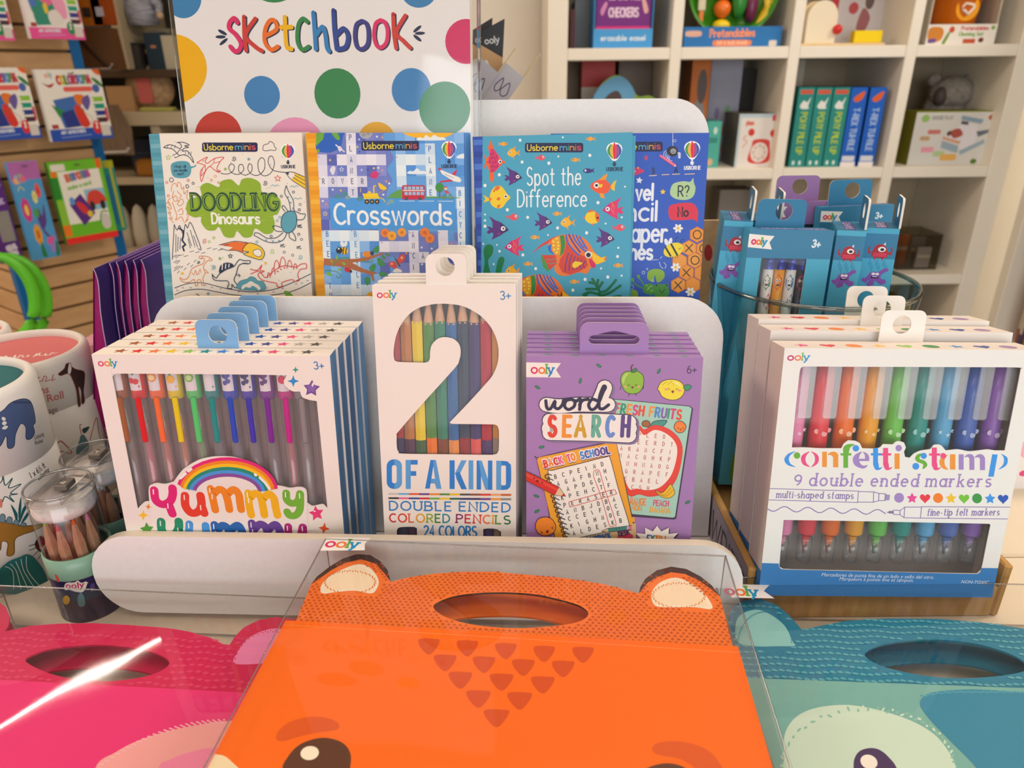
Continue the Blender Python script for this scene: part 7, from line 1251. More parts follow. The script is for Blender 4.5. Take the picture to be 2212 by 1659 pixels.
def conf(P):
    ooly(P, 342, 384, 460, 384, 36, 7, ('#c8286c', '#f07a4c', '#8fc06c', '#3a9ad8'))
    B, K, O, Gn, V = '#3f9af0', '#f0508c', '#f49a3a', '#6cb43c', '#a68acc'; b = P.blob; R = P.rect
    b(B, [388, 866, 350, 878, 328, 908, 345, 938, 388, 949, 362, 932, 352, 907, 362, 884]); P.ell(Gn, 395, 888, 17)
    b(K, [462, 866, 425, 884, 416, 908, 428, 936, 464, 949, 446, 930, 440, 908, 446, 886]); b(K, [470, 866, 502, 882, 511, 908, 500, 934, 470, 949, 486, 928, 490, 908, 486, 886])
    R(O, 528, 868, 553, 949); b(O, [556, 884, 575, 870, 600, 870, 614, 890, 592, 900, 575, 886]); R(O, 586, 890, 613, 950)
    R(Gn, 640, 858, 665, 953); b(Gn, [640, 870, 642, 842, 665, 828, 700, 830, 676, 846, 665, 880]); P.ell(B, 706, 850, 17); R(Gn, 625, 876, 682, 888)
    b(V, [738, 867, 702, 884, 690, 912, 704, 942, 745, 957, 768, 940, 740, 940, 722, 914, 726, 886]); R(V, 722, 905, 776, 917); b(V, [744, 868, 770, 882, 776, 908, 756, 906, 754, 886])
    for x, c in ((797, B), (850, K)): R(c, x, 848, x + 26, 940); b(c, [x, 925, x + 26, 925, x + 32, 952, x + 48, 948, x + 36, 962, x + 12, 962]); R(c, x - 12, 876, x + 42, 888)
    R(O, 910, 878, 937, 959); P.ell(V, 932, 849, 17)
    b(Gn, [1072, 878, 1035, 880, 1018, 902, 1030, 922, 1060, 935, 1058, 960, 1082, 942, 1072, 918, 1042, 905, 1050, 888]); P.ell(B, 1022, 945, 18); P.ell(B, 1064, 890, 16)
    R(K, 1106, 846, 1133, 942); b(K, [1106, 928, 1133, 928, 1138, 953, 1154, 948, 1142, 963, 1118, 963]); R(K, 1092, 877, 1150, 889)
    b(O, [1190, 885, 1160, 895, 1146, 925, 1162, 955, 1192, 962, 1176, 940, 1174, 910]); R(O, 1202, 882, 1230, 962); P.ell(K, 1166, 890, 15)
    R(V, 1248, 882, 1274, 963); b(V, [1276, 898, 1295, 882, 1320, 884, 1330, 905, 1310, 910, 1296, 896]); R(V, 1304, 900, 1330, 964); b(V, [1332, 898, 1352, 882, 1376, 886, 1386, 910, 1366, 912, 1352, 898]); R(V, 1360, 900, 1386, 965)
    P.poly(B, [1424, 882, 1453, 883, 1432, 1000, 1403, 1000]); b(B, [1470, 880, 1500, 895, 1506, 918, 1494, 944, 1458, 962, 1480, 938, 1486, 915, 1482, 894])
    P.text('9', '#a98ccb', 376, 1044, 418, 1045, 52, 8, .3); P.text('double', '#a98ccb', 456, 1046, 742, 1049, 62, 8.5, .34, .13, False); P.text('ended', '#a98ccb', 780, 1049, 1034, 1051, 62, 8.5, .34, .13, False); P.text('markers', '#a98ccb', 1072, 1051, 1418, 1052, 62, 8.5, .34, .13, False)
    D = '#8f78b8'
    for a in ([235, 1062, 720, 1076, 715, 1136, 235, 1122], [720, 1078, 800, 1080, 828, 1088, 862, 1090], [715, 1134, 800, 1134, 828, 1126, 860, 1126], [800, 1080, 798, 1134], [828, 1088, 826, 1127], [862, 1090, 858, 1126]): P.line(D, 4, a)
    P.poly('#a596bc', [862, 1092, 886, 1096, 882, 1124, 860, 1124])
    P.text('multi-shaped stamps', D, 284, 1110, 694, 1116, 34, 4.5, .3, .12, False)
    for k, (s, c) in enumerate((('o', '#a98ccb'), ('s', '#ee4f9c'), ('h', '#ee3f48'), ('o', '#f8842c'), ('s', '#f8c82c'), ('h', '#7ac83c'), ('o', '#3f9c4c'), ('s', '#3f9af0'), ('h', '#2a5ac0'))):
        x, y = 934 + 68.4 * k, 1111 + k * .5
        if s == 'o': P.ell(c, x, y, 26)
        elif s == 's': P.star(c, x, y + 2, 30, 0, .5)
        else: P.heart(c, x, y + 1, 28)
    P.line(D, 5, [v for i in range(40) for v in (238 + i * 16, 1168 + i * .5 + 13 * math.sin(i * .82))], True)
    P.poly('#8a7aa0', [868, 1188, 884, 1180, 904, 1180, 904, 1194, 884, 1194]); 
    for a in ([904, 1176, 940, 1178, 964, 1160, 1050, 1160, 1052, 1158, 1520, 1160], [904, 1198, 938, 1200, 960, 1216, 1046, 1218, 1510, 1222], [904, 1176, 904, 1198], [940, 1178, 938, 1200], [964, 1160, 960, 1216], [1052, 1160, 1046, 1218]): P.line(D, 4, a)
    P.text('fine-tip felt markers', D, 1080, 1204, 1462, 1202, 34, 4.5, .3, .12, False)
    bl = '#3f82c4'; P.poly(bl, [100, 1452, 300, 1458, 300, 1760, 100, 1760]); P.poly(bl, [298, 1470, 310, 1486, 322, 1489, 1345, 1512, 1360, 1502, 1368, 1480, 1700, 1484, 1700, 1760, 298, 1760])
    P.type('Marcadores de punta fina de un lado y sello del otro.', '#dfe9f4', 524, 1524, 1116, 1538, 20, 0, .16); P.type('Marqueurs \u00e0 pointe fine et tampon.', '#dfe9f4', 618, 1546, 1008, 1554, 20, 0, .16); P.type('NON-TOXIC', '#dfe9f4', 1260, 1560, 1402, 1564, 18, 0, .16)
def conf_top(P):
    for k, (s, c) in enumerate((('s', '#e84f8c'), ('h', '#e0404c'), ('o', '#f0842c'), ('s', '#f6b82c'), ('h', '#8fc04c'), ('o', '#3f8f4c'), ('s', '#4a8fd0'), ('h', '#2f4f9c'), ('o', '#a084b0'))):
        x, y = .0125 + k * .0141, CD * .62; r = .0044; a = []
        if s == 'o': a = disc(x, y, r, r * .95, 24)
        elif s == 's': a = [Vector((x + (r if i % 2 == 0 else r * .45) * math.sin(PI * i / 5), y - (r if i % 2 == 0 else r * .45) * math.cos(PI * i / 5))) for i in range(10)]
        else: a = [Vector((x + r * math.sin(2 * PI * i / 24) ** 3, y - r * (13 * math.cos(2 * PI * i / 24) - 5 * math.cos(4 * PI * i / 24) - 2 * math.cos(6 * PI * i / 24) - math.cos(8 * PI * i / 24)) / 16)) for i in range(24)]
        P.emit([a], c, True)
def conf_side(mb):
    for x in (-.00003, CW + .00003): mb.add([(x, 0, 0), (x, CD, 0), (x, CD, .016), (x, 0, .016)], [(0, 1, 2, 3)], '#3f82c4')
xa, xb, zh = tb(CM, CD, CH, 1897, 1993, 731, 670); g4 = 'white confetti marker boxes'
CWH = '#f2f0ed'; ch = rnd_hole(*[(lambda a: (a[0], a[1] - CH))(onp(1947, 701, CM, CD))][0], .0052)
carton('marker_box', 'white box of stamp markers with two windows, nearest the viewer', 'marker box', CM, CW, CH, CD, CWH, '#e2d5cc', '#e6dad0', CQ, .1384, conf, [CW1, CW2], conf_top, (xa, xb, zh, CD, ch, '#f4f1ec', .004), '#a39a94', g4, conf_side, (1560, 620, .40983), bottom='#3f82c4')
c2 = carton('marker_box', 'second white marker box, right behind the front one', 'marker box', CM @ T3((.0005, .0245, .005)), CW, CH, CD, CWH, '#e2d5cc', '#e6dad0', topart=conf_top, tab=(xa, xb, zh, CD, ch, '#f4f1ec', .004), group=g4, sideart=conf_side, bottom='#3f82c4')
dup(c2, CM @ T3((.0005, .0462, .008)), 'rearmost white marker box, just in front of the glass jar')
frost = film('#ffffff', .06, .3, veil=.17)
for k in range(9):
    xu = onp(1560 + .40983 * (396 + 130.5 * k), 620 + .40983 * 640, CM, .010)[0]; t = thing('stamp_marker', MN[k] + ' double ended marker with frosted cap in the front marker box', 'marker', CM @ T3((xu, .0115, .004)), 'markers in the window')
    mk = ink(MC[k], .3, .5, 0, .2); zw = onp(1900, 620 + .40983 * 1290, CM, .0115)[1]
    MB().lathe([(.0001, .0335), (.0033, .0335), (.0034, zw - .006), (.0052, zw - .004), (.0053, .115), (.0050, .138), (.0001, .138)], mk, 18).build('barrel', t)
    mb = MB(); mb.lathe([(.0001, .018), (.0006, .0182), (.0016, .0245), (.0001, .0246)], ink('#' + ''.join('%02x' % int(int(MC[k][i:i + 2], 16) * .55) for i in (1, 3, 5)), .6), 12); mb.lathe([(.0016, .0245), (.0019, .0255), (.0033, .0335)], mk, 14); mb.build('fine_tip', t)
    MB().lathe([(.0001, .0135), (.0040, .0135), (.0042, zw - .0075), (.0035, zw - .0075)], film('#f0f0f0', .07, .1, veil=.08), 14).build('tip_cap', t)
    mb = MB(); z0 = onp(1900, 620 + .40983 * 696, CM, .004)[1] - .004; mb.slab(rrect(-.0019, z0, .0056, .136, .0016, 4, (0, 0, 1, 1)), [], lambda u, v, kk: (u, -.0078 + .0009 * kk - .0006 * math.sin((u + .0019) / .0075 * PI), v), frost); mb.build('cap_clip', t)
    mb = MB()
    for q, (dx, dz) in enumerate(((-.0028, 0), (.0012, -.0014), (.0046, .0003))):
        zc = onp(1900, 620 + .40983 * 768, CM, .005)[1] - .004 + dz; yy = -math.sqrt(max(1e-9, .0053 ** 2 - min(dx, .0044) ** 2)) - .00025; r = .0016
        n = (12, 10, 16)[(k + 1) % 3]; a = []
        for i in range(n):
            th = 2 * PI * i / n; rr_ = r if (k + 1) % 3 != 1 or i % 2 == 0 else r * .45
            a.append((dx + rr_ * math.sin(th), yy + .0006 * math.sin(th) * (dx > .002), zc + rr_ * math.cos(th) * (1 if (k + 1) % 3 != 2 or i > 2 else .7)))
        mb.add(a, [tuple(range(n))], '#' + ''.join('%02x' % int(255 - (255 - int(MC[k][i:i + 2], 16)) * .45) for i in (1, 3, 5)))
    mb.build('printed_motif', t)
# ---------------------------------------------------------------- carry sketchbooks in clear cases lying in front
CLEAR = film(refl=.038, rough=.03, wavy=.22)
def flat_case(name, label, corner, yaw, w, L, th, colr, cover_c, hand_px, hole_px, fold, art_h, art_c, crop, flagpx, ear=None):
    M = pose(corner, yaw, 90, 0) @ T3((0, 0, -L)); t = thing(name, label, 'sketchbook', M, 'animal sketchbooks in clear cases')
    dy = .0065                                             # the sketchbook lies a little below the lid
    def outline(px): return [(a, b) for a, b in (onp(crop[0] + crop[2] * px[i], crop[1] + crop[2] * px[i + 1], M, dy) for i in range(0, len(px), 2))]
    q = seen(M, w, L, dy)
    fz = [onp(crop[0] + crop[2] * x, crop[1] + crop[2] * y, M, dy - .0012) for x, y in fold]
    (xa, za), (xb, zb) = fz
    hand = outline(hand_px); hand = [p for p in spline(hand, False, 4)] if ear is None else hand
    hole = spline(outline(hole_px), True, 5)
    body = hand + [(xb - .002, zb - .012), (xa + .002, za - .012)]
    mb = MB(); mb.slab(body, [hole], lambda u, v, k: (u, dy + k * .0012, v), colr, '#5a3320' if colr == '#ec7428' else colr)
    P = Print(mb, w, L, q, rough=.5); P.put = lambda u, v, k: (u, dy - k, L - v); P.crop(*crop)
    art_h(P, [Vector((a, L - b)) for a, b in body], [Vector((a, L - b)) for a, b in hole]); mb.build('handle_panel', t)
    mb = MB(); mb.slab(body, [[(a, b - .004) for a, b in hole]], lambda u, v, k: (u, dy + .012 + k * .0012, v), colr); mb.build('back_panel', t)
    mb = MB(); cov = [(xa, za), (xb, zb), (xb + .0008, .012), (xa - .0008, .012)]
    mb.slab(cov, [], lambda u, v, k: (u, dy - .0012 + k * .0012, v), cover_c); mb.box(xa, dy + .0002, .012, xb, dy + .0118, min(za, zb) - .002, '#e9e2d8')
    P = Print(mb, w, L, seen(M, w, L, dy - .0012), rough=.45); P.put = lambda u, v, k: (u, dy - .0012 - k, L - v); P.clip = (xa, L - max(za, zb), xb, L - .012); P.crop(*crop); art_c(P); mb.build('cover', t)
    mb = MB()
    mb.add([(0, 0, 0), (w, 0, 0), (w, 0, L), (0, 0, L)], [(0, 1, 2, 3)], CLEAR); mb.add([(0, 0, L), (w, 0, L), (w, th, L), (0, th, L)], [(0, 1, 2, 3)], CLEAR)
    for x in (0, w): mb.add([(x, 0, 0), (x, 0, L), (x, th, L), (x, th, 0)], [(0, 1, 2, 3)], CLEAR)
    mb.add([(0, th, 0), (w, th, 0), (w, th, L), (0, th, L)], [(0, 1, 2, 3)], CLEAR); mb.add([(0, 0, 0), (w, 0, 0), (w, th, 0), (0, th, 0)], [(0, 1, 2, 3)], CLEAR)
    mb.build('clear_case', t)
    e = film('#d6d4d2', .22, .1); mb = MB(); mb.tube([(0, 0, 0), (0, 0, L), (w, 0, L), (w, 0, 0)], .00055, e, 6); mb.tube([(0, 0, L), (0, th, L), (w, th, L), (w, 0, L)], .0005, e, 6); mb.build('case_edge', t)
    mb = MB(); P = Print(mb, w, L, seen(M, w, L, 0)); P.put = lambda u, v, k: (u, -k, L - v); P.crop(0, 0, 1); P.lift = .0001; P.clip = (0, -.01, w, L); f = flagpx; P.poly('#f3f0ec', f[:10]); ooly(P, *f[10:]); mb.build('logo_flag', t)
    return t
def inside(p, poly):
    c = False
    for i in range(len(poly)):
        a, b = poly[i - 1], poly[i]
        if (a[1] > p[1]) != (b[1] > p[1]) and p[0] < (b[0] - a[0]) * (p[1] - a[1]) / (b[1] - a[1]) + a[0]: c = not c
    return c
# orange fox: pixel outlines of the handle panel measured on the photograph
FX = [640, 1340, 660, 1292, 672, 1262, 685, 1245, 712, 1224, 740, 1207, 771, 1197, 800, 1199, 821, 1212, 837, 1231, 844, 1257, 878, 1248, 940, 1239, 1003, 1235, 1066, 1235, 1144, 1242, 1222, 1249, 1300, 1261, 1347, 1273, 1380, 1282, 1383, 1268, 1394, 1250, 1419, 1232, 1450, 1224, 1482, 1229, 1513, 1245, 1538, 1265, 1555, 1288, 1566, 1330, 1582, 1393]
def fox_handle(P, body, hole):
    dk = '#4a3026'
    P.poly(dk, [672, 1262, 685, 1245, 712, 1224, 740, 1207, 771, 1197, 800, 1199, 821, 1212, 837, 1231, 844, 1257, 830, 1238, 812, 1218, 780, 1208, 745, 1216, 715, 1232, 690, 1250]); P.poly(dk, [1380, 1282, 1383, 1268, 1394, 1250, 1419, 1232, 1450, 1224, 1482, 1229, 1513, 1245, 1538, 1265, 1555, 1288, 1535, 1272, 1510, 1254, 1480, 1240, 1450, 1236, 1422, 1246, 1400, 1258])
    for e in ([692, 1272, 700, 1256, 720, 1240, 760, 1222, 785, 1220, 805, 1232, 818, 1255, 812, 1275, 800, 1282, 765, 1276, 720, 1280, 697, 1282], [1407, 1290, 1412, 1272, 1430, 1256, 1458, 1248, 1485, 1256, 1515, 1275, 1537, 1305, 1534, 1316, 1500, 1312, 1440, 1312, 1415, 1308]):
        P.blob('#eee0c8', e); cx = sum(e[::2]) / (len(e) / 2); cy = sum(e[1::2]) / (len(e) / 2); P.blob('#f0d9b8', [cx + (v - cx) * .86 if i % 2 == 0 else cy + (v - cy) * .84 for i, v in enumerate(e)])
        for k in range(60): a = k * .1047; rx, ry = (max(e[::2]) - min(e[::2])) / 2 * (.88 + .04 * (k % 2)), (max(e[1::2]) - min(e[1::2])) / 2 * (.82 + .05 * (k % 2)); P.ell('#d8742c', cx + rx * math.cos(a) * .96, cy + ry * math.sin(a) * .92, 1.5)
    ears = [[P.uv(*p) for p in ((690, 1285), (690, 1235), (770, 1212), (830, 1245), (818, 1288))], [P.uv(*p) for p in ((1402, 1312), (1402, 1260), (1455, 1240), (1545, 1300), (1540, 1322))]]
    vmax = P.uv(1100, 1366)[1] + .004; g = .0029; polys = []; r = .00085; wd = .0002
    for j in range(40):
        for i in range(80):
            p = Vector((i * g + (j % 2) * g / 2, .012 + j * g * .72))
            if p.y > vmax + .012 or not inside(p, body) or inside(p, hole) or any(inside(p, e) for e in ears): continue
            if min((p - q).length for q in hole) < .0012 or min((p - q).length for q in body) < .0022: continue
            polys += [[p + Vector(k) for k in ((-r, -wd), (r, -wd), (r, wd), (-r, wd))], [p + Vector(k) for k in ((-wd, -r), (wd, -r), (wd, r), (-wd, r))]]
    P.emit(polys, '#c2500c')
def fox_cover(P):
    sc = '#d24c08'
    P.line('#f4904a', 1.2, [600, 1349, 1000, 1372, 1620, 1411])
    for j, row in enumerate((((926, 1395), (1009, 1399), (1092, 1405), (1175, 1411), (1259, 1413)), ((961, 1430), (1045, 1434), (1130, 1440), (1216, 1443)), ((994, 1467), (1083, 1471), (1172, 1477)), ((1033, 1507), (1122, 1511)), ((1072, 1548),))):
        for x, y in row:
            s = 1 + .05 * j; P.blob(sc, [x - 22 * s, y - 13, x - 8 * s, y - 16, x + 10 * s, y - 15, x + 23 * s, y - 13, x + 20 * s, y, x + 6 * s, y + 17 * s, x - 5 * s, y + 17 * s, x - 19 * s, y + 1])
    P.blob('#d9560c', [596, 1595, 605, 1575, 630, 1558, 672, 1548, 710, 1552, 731, 1563, 728, 1576, 690, 1582, 650, 1590, 612, 1601]); P.blob('#d9560c', [1409, 1615, 1425, 1604, 1460, 1601, 1500, 1608, 1535, 1625, 1560, 1658, 1570, 1690, 1520, 1670, 1470, 1640, 1420, 1630])
    for dx, dy in ((0, 0), (742, 55)):
        P.blob('#5a331c', [610 + dx, 1670 + dy, 622 + dx, 1635 + dy, 650 + dx, 1607 + dy, 695 + dx, 1594 + dy, 735 + dx, 1602 + dy, 756 + dx, 1625 + dy, 756 + dx, 1660 + dy, 740 + dx, 1720 + dy, 640 + dx, 1740 + dy]); P.ell('#f4ead2', 669 + dx, 1627 + dy, 20, 15, -10)
    P.blob('#f0dcb4', [430, 1640, 470, 1630, 500, 1645, 540, 1700, 520, 1800, 380, 1800])
flat_case('animal_sketchbook', 'orange fox faced sketchbook in a clear case lying on the pink and teal ones', (-.1072, .3372, -.2435), 4.9, .2235, .31, .0325, '#ec7428', '#f46a02', FX, [936, 1311, 952, 1298, 990, 1286, 1050, 1280, 1110, 1280, 1170, 1286, 1235, 1302, 1262, 1314, 1271, 1327, 1255, 1341, 1215, 1350, 1130, 1357, 1060, 1354, 1000, 1345, 955, 1329], ((617, 1340), (1594, 1396)), fox_handle, fox_cover, (0, 0, 1), [695, 1161, 801, 1162, 788, 1175, 788, 1189, 684, 1190, 700, 1181, 773, 1184, 17, 3.2], 1)
PK = [-300, 1460, -290, 1330, -230, 1290, -160, 1262, -90, 1250, -30, 1264, 0, 1302, 13, 1312, 21, 1332, 18, 1352, 10, 1364, 20, 1362, 65, 1352, 130, 1347, 202, 1346, 277, 1350, 358, 1356, 407, 1364, 456, 1378, 482, 1391, 496, 1393, 508, 1374, 527, 1355, 560, 1339, 596, 1333, 640, 1338, 680, 1360, 700, 1400, 716, 1506]
def pig_handle(P, body, hole):
    P.blob('#ee86b8', [505, 1432, 512, 1410, 535, 1380, 570, 1362, 605, 1358, 640, 1370, 664, 1400, 670, 1425, 600, 1430, 540, 1435])
    for k in range(46): a = PI + k * .07; P.ell('#d83a74', 587 + 80 * math.cos(a), 1434 + 72 * math.sin(a) + (k % 2) * 3, 1.5)
    polys = []; g = .0044
    for j in range(16):
        for i in range(56):
            p = Vector((i * g + (j % 2) * .001, .030 + j * .0044 + .0007 * math.sin(i * 1.3)))
            if not inside(p, body) or inside(p, hole) or min((p - q).length for q in hole) < .003 or min((p - q).length for q in body) < .003 or (p - P.uv(590, 1405)).length < .0215: continue
            polys.append([p + Vector(k) for k in ((-.0021, .0001), (-.0003, -.0011), (.0021, -.0002), (.0003, .0011))])
    P.emit(polys, '#dc3a6a')
def pig_cover(P):
    P.blob('#f2a6a4', [205, 1662, 250, 1625, 293, 1602, 340, 1586, 390, 1573, 440, 1564, 482, 1558, 560, 1560, 640, 1600, 660, 1760, 200, 1800]); P.blob('#f48aae', [342, 1662, 365, 1642, 400, 1628, 455, 1616, 540, 1618, 600, 1660, 600, 1780, 330, 1780])
    polys = []
    for k in range(70):
        x = 215 + k * 3.9; y = 1655 - 100 * (1 - ((485 - x) / 275) ** 2) + (k % 3) * 2.6 if x < 485 else 1558; P.ell('#f7b8c0', x, y, 2.0)
flat_case('animal_sketchbook', 'pink animal sketchbook in a clear case, partly under the orange one', (-.307, .3428, -.2785), 4.3, .2235, .31, .0305, '#d01d54', '#e92f78', PK, [55, 1428, 75, 1412, 120, 1400, 202, 1393, 260, 1396, 312, 1404, 350, 1417, 366, 1431, 350, 1448, 310, 1462, 255, 1470, 211, 1471, 150, 1465, 100, 1452], ((-308, 1452), (716, 1506)), pig_handle, pig_cover, (0, 0, 1), [-300, 1250, -200, 1251, -215, 1262, -205, 1275, -305, 1274, -290, 1268, -225, 1270, 17, 4], 1)
TL_ = [1574, 1466, 1577, 1330, 1587, 1306, 1613, 1296, 1643, 1294, 1677, 1306, 1704, 1328, 1725, 1352, 1733, 1361, 1771, 1352, 1829, 1341, 1920, 1336, 2026, 1337, 2117, 1344, 2212, 1358, 2300, 1375, 2370, 1395, 2376, 1380, 2400, 1345, 2450, 1325, 2500, 1330, 2540, 1360, 2560, 1420, 2575, 1495]
def cat_handle(P, body, hole):
    P.blob('#8ccac6', [1592, 1386, 1590, 1345, 1605, 1325, 1635, 1317, 1665, 1328, 1695, 1352, 1712, 1385, 1716, 1395, 1680, 1396, 1630, 1396])
    for k in range(44): a = PI + k * .0715; P.ell('#1f7896', 1652 + 58 * math.cos(a), 1392 + 70 * math.sin(a), 1.6)
    polys = []
    for j in range(17):
        for i in range(64):
            p = Vector((i * .0037, .018 + j * .0044 + .0006 * math.sin(i * .8)))
            if not inside(p, body) or inside(p, hole) or min((p - q).length for q in hole) < .002 or min((p - q).length for q in body) < .002 or (p - P.uv(1650, 1360)).length < .0175: continue
            polys.append([p + Vector(k) for k in ((-.0017, 0), (-.0007, -.0009), (.0007, -.0009), (.0019, .0003), (.0008, .0008), (-.0008, .0006))])
    P.emit(polys, '#52a4b4')
def cat_cover(P):
    P.blob('#c8e0cc', [1700, 1720, 1694, 1640, 1693, 1600, 1702, 1570, 1725, 1545, 1760, 1530, 1810, 1523, 1860, 1526, 1920, 1540, 1975, 1560, 2020, 1588, 2050, 1625, 2066, 1662, 2080, 1730]); 
    for k in range(64): a = PI * .93 + k * .058; P.ell('#86bca8' if k % 2 else '#c8e0cc', 1880 + 186 * math.cos(a) - 6, 1652 + 124 * math.sin(a) + (k % 3) * 3, 3 + (k % 4), 2.4, k * 9)
    P.blob('#3f2258', [1844, 1662, 1846, 1638, 1858, 1622, 1880, 1616, 1900, 1620, 1920, 1636, 1938, 1662, 1950, 1720, 1850, 1720]); P.ell('#f4ece0', 1877, 1646, 19, 15, 24)
    P.blob('#2483a4', [1988, 1525, 1992, 1508, 2010, 1497, 2060, 1491, 2120, 1490, 2220, 1498, 2320, 1520, 2340, 1760, 2180, 1760, 2110, 1660, 2056, 1604, 2010, 1556])
    for k in range(40): P.ell('#4f9fb4', 1990 + k * 5.6, 1503 - 9 * math.sin(min(1.5, k * .12)) + (k % 3), 2.2)
flat_case('animal_sketchbook', 'teal animal sketchbook in a clear case, partly under the orange one', (.1192, .3442, -.2785), 3.2, .2235, .31, .0305, '#1f7a98', '#74aea6', TL_, [1868, 1413, 1885, 1400, 1920, 1390, 1996, 1382, 2060, 1384, 2125, 1394, 2190, 1416, 2222, 1440, 2205, 1452, 2150, 1461, 2072, 1465, 2000, 1460, 1930, 1446, 1885, 1430], ((1574, 1463), (2580, 1500)), cat_handle, cat_cover, (0, 0, 1), [1570, 1262, 1662, 1264, 1650, 1277, 1673, 1293, 1580, 1291, 1566, 1284, 1640, 1288, 19, 3.4], 1)
# ---------------------------------------------------------------- wooden tray with the marker boxes and the glass jar
kraft = grain('#b08548', '#c79c60', 26, (6, 1, 1), .6, 'tray_wood')
TX0, TX1, TY0, TY1 = .1448, .2925, .3478, .58
t = thing('wooden_tray', 'shallow wooden tray with grey lettered sides carrying jar and marker boxes', 'tray', T3((0, 0, .94)))
z0, zf, zt3 = 0, .0205, .038
MB().box(TX0, TY0, .001, TX1, TY1, zf, kraft).build('tray_floor', t)
for nm, b in (('side_wall', (TX0 - .005, TY0 - .005, 0, TX0, TY1, zt3)), ('side_wall', (TX1, TY0 - .005, 0, TX1 + .005, TY1, zt3)), ('end_wall', (TX0, TY0 - .005, 0, TX1, TY0, zf + .002)), ('end_wall', (TX0, TY1 - .004, 0, TX1, TY1, zt3))):
    mb = MB(); mb.bbox(*b, kraft, .0012)
    if nm == 'side_wall' and b[0] < TX0:
        x = b[0] - .0002; mb.add([(x, b[1] + .002, .001), (x, b[4], .001), (x, b[4], zt3 - .0015), (x, b[1] + .002, zt3 - .0015)], [(0, 1, 2, 3)], '#a9a2a8')
        P = Print(mb, b[4] - b[1], zt3, UNQ); P.put = lambda u, v, k: (x - .0001 - k, b[4] - u, zt3 - v); P.text('JUST WRITE', '#2e2a34', 38, 78, 98, 78, 52, 5)
    mb.build(nm, t)
# glass jar
JC = Vector((.214, .4945, .94 + .0207)); glass = film('#e8f1f0', .06, .02, 1.2)
t = thing('glass_jar', 'large clear tapered glass jar full of pencil boxes on the wooden tray', 'jar', T3(JC))
rt, rb, hj = .0708, .0545, .151
MB().lathe([(rb, .008), (rt, hj)], glass, 56).build('outer_wall', t); MB().lathe([(rb - .0025, .010), (rt - .0028, hj)], glass, 56).build('inner_wall', t)
gr = film('#bcc8c6', .16, .05); mb = MB(); mb.tube([((rt - .0014) * math.cos(a), (rt - .0014) * math.sin(a), hj) for a in [2 * PI * i / 64 for i in range(64)]], .0017, gr, 8, closed=True); mb.build('rim', t)
mb = MB(); mb.lathe([(.0001, .001), (rb - .001, .0), (rb + .0005, .004), (rb, .008), (rb - .0025, .010), (.0001, .010)], film('#a8bab8', .14, .08), 56); mb.build('base', t)
